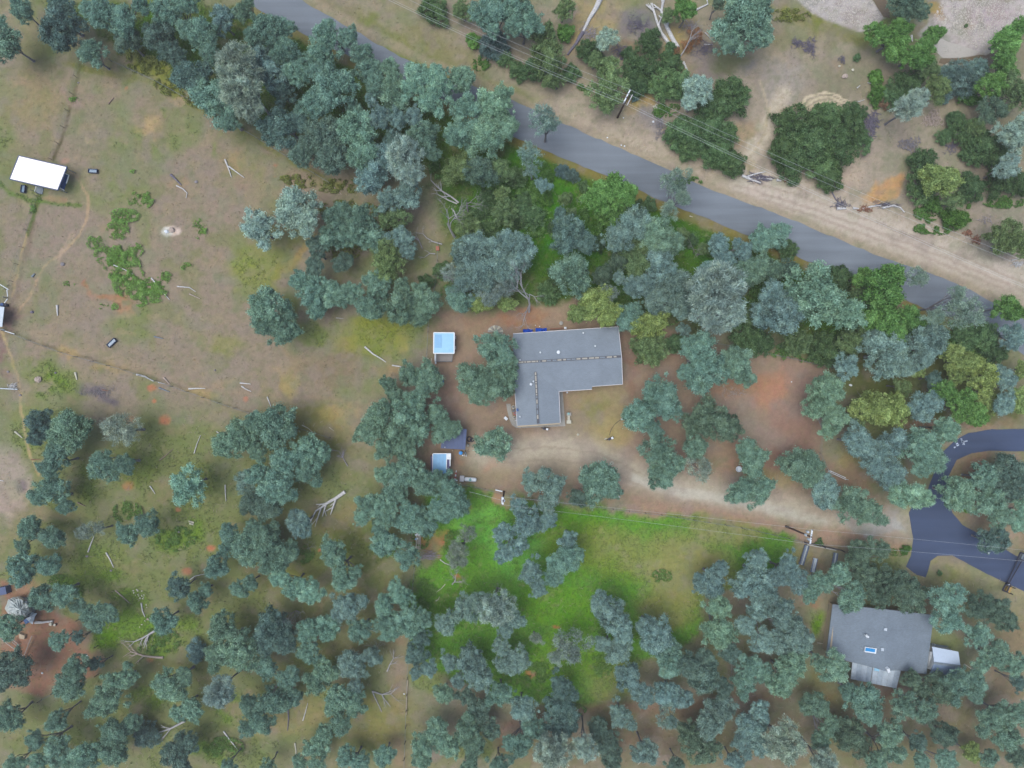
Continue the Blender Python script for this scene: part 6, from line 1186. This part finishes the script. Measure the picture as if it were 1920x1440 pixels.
# crowns that touch belong to one many-stemmed oak
OAKY = set('BLFSTWHK')
def merge_oaks(recs, limit=268, cap=66):
    oak = [r_ for r_ in recs if r_[0][3] in OAKY]; rest = [r_ for r_ in recs if r_[0][3] not in OAKY]
    def cost(a, b):
        dmin = min(math.hypot(p[0] - q[0], p[1] - q[1]) / (p[2] + q[2]) for p in a for q in b)
        ext = max(math.hypot(p[0] - q[0], p[1] - q[1]) + p[2] + q[2] for p in a + b for q in a + b)
        if ext > cap * 2 or dmin > 1.12 or len(a) + len(b) > 6: return 99
        return dmin + ext / 160 + (0 if a[0][3] == b[0][3] else .35) + .05 * (len(a) + len(b))
    pr = {}
    alive = dict(enumerate(oak)); nxt = len(oak)
    for i in alive:
        for j in alive:
            if i < j and abs(alive[i][0][0] - alive[j][0][0]) < 140 and abs(alive[i][0][1] - alive[j][0][1]) < 140:
                c = cost(alive[i], alive[j])
                if c < 9: pr[(i, j)] = c
    while len(alive) > limit and pr:
        i, j = min(pr, key=pr.get); alive[nxt] = alive.pop(i) + alive.pop(j)
        pr = {k: v for k, v in pr.items() if i not in k and j not in k}
        for k in alive:
            if k != nxt:
                c = cost(alive[k], alive[nxt])
                if c < 9: pr[(k, nxt)] = c
        nxt += 1
    return list(alive.values()) + rest
recs = merge_oaks(recs)
ORD = ['', 'second ', 'third ', 'fourth ', 'fifth ', 'sixth ', 'seventh ', 'eighth ', 'ninth ', 'tenth ', 'eleventh ', 'twelfth ']
info = []; bucket = {}
for i, lobes in enumerate(recs):
    x = sum(l[0] for l in lobes) / len(lobes); y = sum(l[1] for l in lobes) / len(lobes); r = max(math.hypot(l[0] - x, l[1] - y) + l[2] for l in lobes); k = lobes[0][3]
    size = 'tiny' if r < 12 else 'small' if r < 21 else 'mid-sized' if r < 31 else 'large' if r < 50 else 'huge'
    lm = min(LM, key=lambda q: math.hypot(q[0] - x, q[1] - y)); key = (size, KIND[k][4], direction(x - lm[0], y - lm[1]), lm[2])
    dd = math.hypot(x - lm[0], y - lm[1]); bucket.setdefault(key, []).append((dd, i)); info.append(key)
labels = {}
for key, l in bucket.items():
    l.sort()
    for n_, (_, i) in enumerate(l):
        size, sp, di, lmn = key
        pre = '' if len(l) == 1 else (('nearest ' if n_ == 0 else ORD[n_] + 'nearest '))
        w = sp.split(); noun = sp
        if size == 'tiny' and 'small' in sp: sp = sp.replace('small ', '')
        if size == 'small' and sp.startswith('small '): sp = sp[6:]
        labels[i] = f"{pre}{size} {sp} {di} the {lmn}"
NAME = {'P': 'pine_tree', 'D': 'bush', 'O': 'broadleaf_tree', 'G': 'broadleaf_tree', 'Y': 'broadleaf_tree', 'g': 'shrub', 'r': 'shrub', 'b': 'shrub'}
CATN = {'pine_tree': 'pine tree', 'bush': 'bush', 'shrub': 'shrub', 'broadleaf_tree': 'tree', 'oak_tree': 'oak tree'}
for i, lobes in enumerate(recs):
    k = lobes[0][3]; fam, colr, hf, ha, sp = KIND[k]; name = NAME.get(k, 'oak_tree'); low = k in 'Dgrb'
    big = max(l[2] for l in lobes) * .1
    hgt = ha + hf * big * rt.uniform(.9, 1.15) + (rt.uniform(-.5, .9) if not low else 0)
    if low: hgt = big * .5
    ctr = [P(l[0], l[1], hgt + (rt.uniform(-.7, .7) if j and not low else 0)) for j, l in enumerate(lobes)]
    base = sum(ctr, Vector()) / len(ctr); base.z = 0
    ln = math.hypot(base.x, base.y); lean = rt.uniform(-.4, .4)
    base += Vector((rt.uniform(-.5, .5), rt.uniform(-.5, .5), 0)) * (0 if low else 1)
    t = thing(name, labels[i], CATN[name], base, CATN[name] + 's of the site')
    jit = rt.uniform(.9, 1.1); hj = rt.uniform(-.05, .05)
    c = rgb(*colr, FOL); c = (c[0] * jit * (1 + hj), c[1] * jit, c[2] * jit * (1 - hj * 1.6), 1)
    mb = MB(); rr0 = .06 + .035 * big * (1.3 if len(lobes) > 1 else 1)
    if low:
        for j, q in enumerate(ctr):
            for a in range(4):
                th_ = a * 1.57 + rt.random(); rq = lobes[j][2] * .1
                mb.tube([base + Vector((0, 0, -.1)), base.lerp(q, .7) + Vector((math.cos(th_) * rq * .3, math.sin(th_) * rq * .3, q.z * .6)), q + Vector((math.cos(th_) * rq * .6, math.sin(th_) * rq * .6, q.z * .3))], [.06, .045, .02], 4, False)
    else:
        fork = hgt * rt.uniform(.3, .42); fp = base + Vector((rt.uniform(-.25, .25), rt.uniform(-.25, .25), fork))
        mb.tube([base + Vector((0, 0, -.15)), base + Vector((0, 0, .25)), base.lerp(fp, .5), fp], [rr0 * 1.7, rr0 * 1.15, rr0, rr0 * .85], 8)
        for j, q in enumerate(ctr):
            rq = lobes[j][2] * .1
            for a in range(4 if len(ctr) == 1 else 3):
                th_ = a * 6.28 / 4 + rt.uniform(0, 1.2); e = q + Vector((math.cos(th_) * rq * .55, math.sin(th_) * rq * .55, rt.uniform(-.1, .5) * rq)); m_ = fp.lerp(e, .5) + Vector((rt.uniform(-.3, .3), rt.uniform(-.3, .3), .2))
                mb.tube([fp - Vector((0, 0, .1)), m_, e], [rr0 * .6, rr0 * .4, rr0 * .12], 5, False)
                for s_ in range(2):
                    e2 = m_.lerp(e, .4) + Vector((rt.uniform(-1, 1), rt.uniform(-1, 1), rt.uniform(.1, .8))) * rq * .5; mb.tube([m_.lerp(e, .15), e2], [rr0 * .25, rr0 * .06], 4, False)
    mb.build('stem' if low else 'trunk', M['bark'], t)
    for j, q in enumerate(ctr):
        rq = lobes[j][2] * .1 * (H - q.z) / H
        o = bpy.data.objects.new('crown', VAR[fam][rt.randrange(len(VAR[fam]))]); COL.objects.link(o); o.parent = t
        o.location = q - base; Rpx = math.hypot(lobes[j][0] - 960, lobes[j][1] - 720); f = rq * (1.13 if low else .96 if lobes[j][1] > 930 else 1.0) / (1 + (.8 * Rpx / 1200) ** 2) ** .42; o.rotation_euler = (rt.uniform(-.12, .12), rt.uniform(-.12, .12), rt.uniform(0, 6.28))
        zz = {'P': 1.5, 'H': 1.3, 'D': .8}.get(k, rt.uniform(.85, 1.15)); o.scale = (f * rt.uniform(.94, 1.08), f * rt.uniform(.94, 1.08), f * zz * .95)
        w = rt.uniform(.8, 1.22) if low else rt.uniform(.9, 1.1); o.color = (c[0] * w, c[1] * w, c[2] * w, 1)

# ------------------------------------------------------------------ bare trees
def bare(label, px, py, bx, by, h, spread, seed, m_='deadwood', lv=4, r0=.16, fan=.55, twig=True):
    """px,py: plan spot over which the head of height h shows ; bx,by: plan spot of its foot"""
    rr = random.Random(seed); b = P(bx, by); top = P(px, py, h); t = thing('dead_tree', label, 'dead tree', b)
    mb = MB(); mt = MB()
    def grow(p, d, L, r, n):
        d = (d + Vector((rr.uniform(-.14, .14), rr.uniform(-.14, .14), rr.uniform(-.08, .12)))).normalized(); m = p + d * L * .5; d2 = (d + Vector((rr.uniform(-.2, .2), rr.uniform(-.2, .2), rr.uniform(-.1, .1)))).normalized(); e = m + d2 * L * .5
        if e.z < .15: e.z = .15
        (mb if n >= 2 else mt).tube([p, m, e], [r, r * .8, r * .58], 6 if n > 2 else 4 if n > 1 else 3, False)
        if n <= 0: return
        for k in range(rr.choice((2, 3)) if n > 1 else 3):
            nd = d2 + Vector((rr.uniform(-1, 1), rr.uniform(-1, 1), rr.uniform(-.3, .5))) * fan; grow(m.lerp(e, rr.uniform(.2, 1)) , nd, L * rr.uniform(.6, .82), r * .55, n - 1)
    d = top - b; grow(b - Vector((0, 0, .1)), d, d.length * .5 * spread, r0, lv)
    mb.build('trunk', M[m_], t)
    if mt.v: tag(mt.build('twigs', M['twig'], t), kind='stuff')
    return t
bare('big bare white tree leaning left in the creek wood', 832, 408, 852, 444, 6, 1.35, 3, fan=.5, lv=5, r0=.26)
bare('bare grey tree beside the long fallen branches in the creek wood', 872, 366, 878, 400, 5.5, 1.4, 8, 'twig', 5, .18)
bare('white bare tree between the large oak and the yellow-green tree', 996, 530, 992, 585, 8, 1.2, 12, lv=5, r0=.22)
bare('lowest bare grey tree reaching toward the upper house wall', 985, 592, 992, 572, 4, 1.4, 21, 'deadwood', 5, .14, .7)
bare('small bare tree at the left edge of the large teal oak', 848, 518, 862, 530, 4.5, 1.5, 31, 'twig', 5, .12, .7)
bare('leafless white tree standing in the green meadow', 855, 1085, 848, 1096, 5, 1.0, 41, lv=5, r0=.15, fan=.75)
bare('sparse white tree with twisted top left of the meadow', 665, 1128, 658, 1140, 5, .8, 51, 'deadwood', 4, .1, .8)
bare('bare purplish tree left of the meadow near a pale oak', 552, 1135, 560, 1150, 5, .9, 61, 'twig', 5, .12, .5)
bare('white branched tree top in the thicket left of the straight fence', 700, 1172, 690, 1185, 5, .8, 71, 'deadwood', 4, .1, .8)
bare('small bare tree left of the straight fence near the antler branch', 708, 1218, 704, 1226, 4, .9, 81, 'twig', 4, .08, .8)
bare('tiny white bare tree at the left end of the racks wood', 1376, 1258, 1372, 1262, 3, 1.1, 91, 'deadwood', 4, .08, .8)
bare('bare grey tree crown above the pale pine in the meadow', 935, 1104, 930, 1112, 6, .7, 101, 'deadwood', 4, .09, .9)
bare('small bare white tree at the right of the meadow wood', 1065, 1012, 1058, 1020, 5, .7, 111, 'deadwood', 4, .07, .8)
bare('bare bush on top of the racks wood near the pale dead twigs', 580, 1025, 575, 1030, 2.0, 1.2, 121, 'twig', 4, .06, .9)
bare('brown bare tree with dry leaves near the white twin trunks', 1300, 70, 1276, 105, 3, 1.3, 131, 'deadwood', 5, .14, .5)
bare('bare twig tree behind the middle road oak', 1305, 460, 1300, 475, 4, 1.0, 141, 'twig', 4, .08, .8)
bare('bare grey bush under the upper dark oaks', 622, 1030, 618, 1036, 2.5, 1.1, 151, 'twig', 4, .06, .9)
bare('white antler-like bare branches above the bright green road tree', 1093, 372, 1088, 378, 7, .35, 161, 'logwood', 4, .06, .8)
bare('thin white bare tree beside the garage oaks', 1530, 1385, 1522, 1392, 5, .6, 171, 'twig', 4, .08, .8)
bare('small bare tree at the right side of the far right wood', 1890, 60, 1886, 72, 5, .6, 181, 'deadwood', 4, .07, .8)
def leafblob(name, label, cat, px, py, r, z, colr, fam='airy', zsc=.8):
    t = thing(name, label, cat, P(px, py)); o = bpy.data.objects.new('foliage', VAR[fam][0]); COL.objects.link(o); o.parent = t; o.location = (0, 0, z); o.scale = (r, r, r * zsc); o.color = rgb(*colr)
    MB().tube([P(px, py, -.1), P(px, py, z)], [.08, .04], 5).build('stem', M['bark'], t)
leafblob('dead_bush', 'orange-brown dead foliage lying beside the white twin trunks', 'bush', 1302, 72, 1.5, .8, (170, 124, 84)); leafblob('dead_bush', 'orange-brown dead foliage nearest the split white log', 'bush', 1287, 90, 1.2, .7, (170, 124, 84)); leafblob('dead_bush', 'small brown dead clump behind the white twin trunks', 'bush', 1268, 97, .7, .5, (160, 118, 84))

# ------------------------------------------------------------------ grass tufts, weeds, leaf litter: too many to count
def height0(x, y): return -.03
sel = GREEN * (NB * .8 + .4) * (np.abs(GX) < 100) * (np.abs(GY) < 76)
core = np.argwhere(sel > .35)
rg = np.random.default_rng(5)
wgt = sel[core[:, 0], core[:, 1]]; wgt = wgt / wgt.sum()
pick = core[rg.choice(len(core), 52000, p=wgt)]
gx = GX[pick[:, 0], pick[:, 1]] + rg.uniform(-.2, .2, len(pick)); gy = GY[pick[:, 0], pick[:, 1]] + rg.uniform(-.2, .2, len(pick))
# keep grass off the roads and floors
def off(poly_):
    global gx, gy, gc
    d = sdpoly(gx * 10 + 960, 720 - gy * 10, poly_); k = d > 2; gx = gx[k]; gy = gy[k]; gc = gc[k]
gc = cov[pick[:, 0], pick[:, 1]]
off([(430, -40), (565, 0), (810, 136), (1243, 313), (1540, 436), (1877, 575), (1960, 700), (1833, 611), (1417, 447), (1107, 318), (760, 150), (480, 15)]); off([(1960, 804), (1815, 812), (1765, 850), (1735, 930), (1704, 962), (1698, 1062), (1736, 1083), (1758, 1042), (1960, 1128), (1960, 1062), (1805, 984), (1779, 892), (1855, 845), (1960, 847)])
off([(960, 620), (1170, 610), (1170, 735), (1062, 740), (1062, 805), (950, 800)]); off([(1540, 1130), (1750, 1150), (1736, 1265), (1545, 1232)])
n = len(gx); nb = 4; a = rg.uniform(0, 6.28, (n, nb)); hh = rg.uniform(.08, .24, (n, nb)); sp_ = rg.uniform(.12, .34, (n, nb)); w_ = .05
bx = gx[:, None] + rg.uniform(-.08, .08, (n, nb)); by = gy[:, None] + rg.uniform(-.08, .08, (n, nb)); ca, sa = np.cos(a), np.sin(a)
v0 = np.stack([bx - sa * w_, by + ca * w_, np.full_like(bx, -.03)], -1); v1 = np.stack([bx + sa * w_, by - ca * w_, np.full_like(bx, -.03)], -1); v2 = np.stack([bx + ca * sp_, by + sa * sp_, hh], -1)
V = np.stack([v0, v1, v2], 2).reshape(-1, 3)
colg = np.repeat(np.concatenate([np.clip(gc * rg.uniform(.85, 1.3, (n, 1)), 0, 1), np.ones((n, 1))], 1), nb * 3, 0)
gm = bpy.data.materials.new('grass_blades'); gm.use_nodes = True; _b = gm.node_tree.nodes["Principled BSDF"]; _b.inputs["Roughness"].default_value = .9; _at = gm.node_tree.nodes.new("ShaderNodeAttribute"); _at.attribute_name = "cover"; gm.node_tree.links.new(_at.outputs["Color"], _b.inputs["Base Color"])
o = bpy.data.objects.new('grass', np_mesh('grass', V, np.arange(len(V)).reshape(-1, 3), gm, colors=colg)); COL.objects.link(o); tag(o, 'short green grass tufts growing over meadow, pasture and wood floor', 'grass', kind='stuff')

# dry grass, tufts and stalks over all the open ground
r = np.random.default_rng(51); n = 40000; X = r.uniform(-99, 99, n); Y = r.uniform(-75, 75, n)
ixx = np.clip(np.searchsorted(xs, X), 0, nx - 1); iyy = np.clip(np.searchsorted(ys, Y), 0, ny - 1); keep = NS[iyy, ixx] + r.normal(0, .08, n) - PROT[iyy, ixx] * .5 > .47; X, Y, ixx, iyy = X[keep], Y[keep], ixx[keep], iyy[keep]
gx, gy, gc = X, Y, cov[iyy, ixx]
for pl in ([(430, -40), (565, 0), (810, 136), (1243, 313), (1540, 436), (1877, 575), (1960, 700), (1833, 611), (1417, 447), (1107, 318), (760, 150), (480, 15)], [(1960, 804), (1815, 812), (1765, 850), (1735, 930), (1704, 962), (1698, 1062), (1736, 1083), (1758, 1042), (1960, 1128), (1960, 1062), (1805, 984), (1779, 892), (1855, 845), (1960, 847)], [(945, 615), (1170, 610), (1170, 735), (1062, 740), (1062, 805), (945, 805)], [(1540, 1130), (1750, 1150), (1736, 1265), (1545, 1232)], [(1480, -10), (1930, -10), (1930, 40), (1830, 100), (1740, 75)], [(813, 620), (855, 620), (855, 680), (813, 680)]): off(pl)
n = len(gx); nb = 3; a = r.uniform(0, 6.28, (n, nb)); hh = r.uniform(.05, .2, (n, nb)); sp_ = r.uniform(.1, .36, (n, nb)); w_ = .04
bx = gx[:, None] + r.uniform(-.1, .1, (n, nb)); by = gy[:, None] + r.uniform(-.1, .1, (n, nb)); ca, sa = np.cos(a), np.sin(a)
V = np.stack([np.stack([bx - sa * w_, by + ca * w_, np.full_like(bx, -.03)], -1), np.stack([bx + sa * w_, by - ca * w_, np.full_like(bx, -.03)], -1), np.stack([bx + ca * sp_, by + sa * sp_, hh], -1)], 2).reshape(-1, 3)
tint = r.random((n, 1)); gc2 = gc * (.75 + .6 * tint) * np.where(r.random((n, 1)) > .5, np.array([[1.08, 1.02, .85]]), np.array([[.92, 1.0, .84]]))
o = bpy.data.objects.new('dry_grass', np_mesh('dry_grass', V, np.arange(len(V)).reshape(-1, 3), gm, colors=np.repeat(np.concatenate([np.clip(gc2, 0, 1), np.ones((n, 1))], 1), nb * 3, 0))); COL.objects.link(o); tag(o, 'short dry grass and stalks scattered over the open ground', 'dry grass', kind='stuff')
# fallen twigs in the wood
mb = MB(); rr = random.Random(12); cnt = 0
while cnt < 2600:
    x, y = rr.uniform(0, 1920), rr.uniform(0, 1440)
    if not (y > 780 and x < 780 or y > 1080 and x > 780 or (200 < y < 620 and 560 < x < 1500 and abs(y - (300 + (x - 560) * .28)) < 120)): continue
    if 1540 < x < 1810 and 1125 < y < 1300 or y < 255 + (x - 960) * .43 + 8: continue
    a = rr.uniform(0, 3.14); L = rr.uniform(.2, .9); c = P(x, y); d = Vector((math.cos(a), math.sin(a), 0)) * L / 2
    mb.tube([c - d + Vector((0, 0, .02)), c + Vector((rr.uniform(-.06, .06), rr.uniform(-.06, .06), .05)), c + d + Vector((0, 0, .03))], [.03, .025, .01], 3, False); cnt += 1
tag(mb.build('litter', M['stone2']), 'small fallen twigs scattered on the wood floor', 'twigs', kind='stuff')

def weeds(name, label, spots, n, colr, seed, hmax=.5, leaf=.28):
    r = np.random.default_rng(seed); tot = sum(s[2] * s[3] for s in spots); VV = []; TT = []
    for x, y, rx, ry in spots:
        m = int(n * rx * ry / tot); th = r.uniform(0, 6.28, m); q = np.sqrt(r.uniform(0, 1, m)); X = x + rx * q * np.cos(th); Y = y + ry * q * np.sin(th)
        ns_ = fbm(X, Y, 9, 33, 3); k = ns_ + r.normal(0, .045, m) > .46 + .22 * (q - .6); X, Y, ns_ = X[k], Y[k], ns_[k]; m = len(X)
        z = (ns_ - .4) * 4 * hmax * r.uniform(.5, 1, m); z = np.clip(z, .03, hmax * 1.4)
        p = np.stack([(X - 960) * .1, (720 - Y) * .1, z], 1); nr = unit(r.normal(size=(m, 3)) * .5 + [0, 0, 1]); t_ = unit(np.cross(nr, r.normal(size=(m, 3)))); s_ = np.cross(t_, nr); L = leaf * r.uniform(.5, 1.3, (m, 1))
        VV.append(np.stack([p - t_ * L * .5, p + s_ * L * .3, p + t_ * L * .5, p - s_ * L * .3], 1).reshape(-1, 3)); TT.append(np.repeat(np.clip(.5 + (ns_ - .5) * 1.2 + r.normal(0, .12, m), 0, 1), 4))
    V = np.concatenate(VV); o = bpy.data.objects.new(name, np_mesh(name, V, np.arange(len(V)).reshape(-1, 4), M['leaf'], tone=np.concatenate(TT))); COL.objects.link(o); o.color = rgb(*colr); tag(o, label, 'weeds', kind='stuff')
weeds('weeds', 'bright green leafy weeds in patches over the left pasture', [(230, 500, 36, 30), (245, 530, 34, 30), (210, 480, 34, 20), (222, 430, 22, 22), (235, 405, 30, 14), (265, 375, 26, 18), (245, 470, 26, 16), (265, 560, 16, 16), (290, 545, 26, 24), (180, 455, 18, 14), (130, 533, 12, 8), (290, 535, 26, 16), (205, 575, 20, 9), (250, 320, 6, 6), (62, 395, 7, 12), (140, 185, 10, 8), (375, 430, 14, 20), (350, 500, 10, 8), (310, 520, 14, 12)], 40000, (104, 148, 58), 3, .45, .2)
weeds('weeds', 'lush green undergrowth along the wooded creek', [(930, 330, 60, 30), (1000, 350, 40, 30), (1020, 380, 30, 24), (960, 390, 40, 30), (905, 430, 40, 30), (940, 360, 40, 30), (885, 400, 30, 30), (1100, 420, 30, 30), (1040, 430, 40, 20), (1290, 450, 40, 18), (1340, 480, 40, 20), (1010, 320, 40, 16), (830, 320, 30, 20), (700, 190, 20, 24), (880, 200, 16, 20), (980, 440, 40, 20), (860, 540, 40, 26), (1160, 560, 40, 20), (1240, 590, 40, 22), (1500, 660, 60, 20), (1580, 640, 40, 30), (1800, 640, 60, 40), (1640, 560, 40, 30), (1710, 640, 40, 40), (1450, 560, 50, 40), (800, 200, 12, 24)], 110000, (86, 130, 56), 5, .9, .26)
weeds('weeds', 'olive green weeds along the edge of the upper oak wood', [(280, 125, 40, 18), (330, 160, 40, 22), (370, 185, 24, 18), (250, 100, 30, 18), (560, 340, 40, 14), (640, 350, 50, 14), (1480, 30, 40, 14), (650, 395, 60, 20), (700, 440, 50, 30), (640, 470, 40, 20)], 26000, (112, 122, 54), 7)
weeds('weeds', 'low green weeds on the floor of the lower wood and meadow', [(330, 1010, 40, 24), (300, 1200, 40, 24), (280, 1215, 20, 12), (110, 1090, 20, 14), (140, 1110, 26, 12), (560, 1040, 30, 20), (720, 1020, 26, 26), (790, 1000, 20, 30), (850, 1020, 20, 30), (1170, 1185, 50, 14), (1060, 1330, 40, 14), (1240, 1080, 20, 14), (420, 1400, 40, 20), (240, 960, 30, 20), (800, 1110, 20, 30), (1010, 1260, 40, 20), (1130, 1240, 20, 30), (1535, 1020, 12, 5), (1680, 1035, 20, 8)], 34000, (86, 124, 50), 9, .35, .24)
weeds('weeds', 'green ground cover among the bushes near the river and verge', [(1740, 400, 30, 16), (1760, 430, 24, 12), (1730, 430, 20, 10), (1640, 150, 16, 20), (1640, 185, 16, 22), (1250, 205, 26, 10), (1240, 215, 20, 8), (1290, 340, 30, 8), (1830, 190, 30, 8), (1100, 165, 20, 8), (900, 120, 20, 14), (1880, 380, 40, 12)], 16000, (74, 118, 44), 11, .5, .26)
# river gravel: loose stones lying on the bar
r = np.random.default_rng(8); bm_v = []; bm_f = []
pts_ = np.stack([r.uniform(1480, 1930, 9000), r.uniform(-10, 110, 9000)], 1)
in1 = sdpoly(pts_[:, 0], pts_[:, 1], [(1480, -10), (1633, -10), (1655, 33), (1627, 58), (1573, 44), (1523, 24)]) < -2; in2 = sdpoly(pts_[:, 0], pts_[:, 1], [(1770, -10), (1930, -10), (1930, 40), (1870, 82), (1830, 92), (1780, 60), (1745, 35)]) < -2
pts_ = pts_[in1 | in2][:4200]
mb = MB()
for x, y in pts_:
    s = float(r.uniform(.05, .14) * (1 + 1.2 * (r.random() > .97))); c = P(x, y); a = r.uniform(0, 6.28); q = [(c.x + s * math.cos(a + j * 1.257) * r.uniform(.7, 1.2), c.y + s * math.sin(a + j * 1.257) * r.uniform(.7, 1.2)) for j in range(5)]
    mb.add([(u_, v_, -.05) for u_, v_ in q] + [(c.x, c.y, s * .6)], [(j, (j + 1) % 5, 5) for j in range(5)])
tag(mb.build('gravel', M['stone2']), 'loose pale gravel stones on the dry river bars', 'gravel', kind='stuff').data.materials[0] = plain('river_gravel', rgb(196, 186, 180), var=.14, scale=2)

# thin damp air over the whole site
hz = bpy.data.materials.new('thin_haze'); hz.use_nodes = True; hn = hz.node_tree.nodes; hn.remove(hn["Principled BSDF"])
pv = hn.new("ShaderNodeVolumePrincipled"); pv.inputs["Color"].default_value = (.93, .96, 1.0, 1); pv.inputs["Density"].default_value = .0005; pv.inputs["Anisotropy"].default_value = .2
hz.node_tree.links.new(pv.outputs[0], hn["Material Output"].inputs["Volume"])
o = MB().box((0, 0, 61), (3200, 3200, 124)).build('haze', hz); tag(o, 'thin pale haze hanging over the whole site', 'haze', kind='stuff')
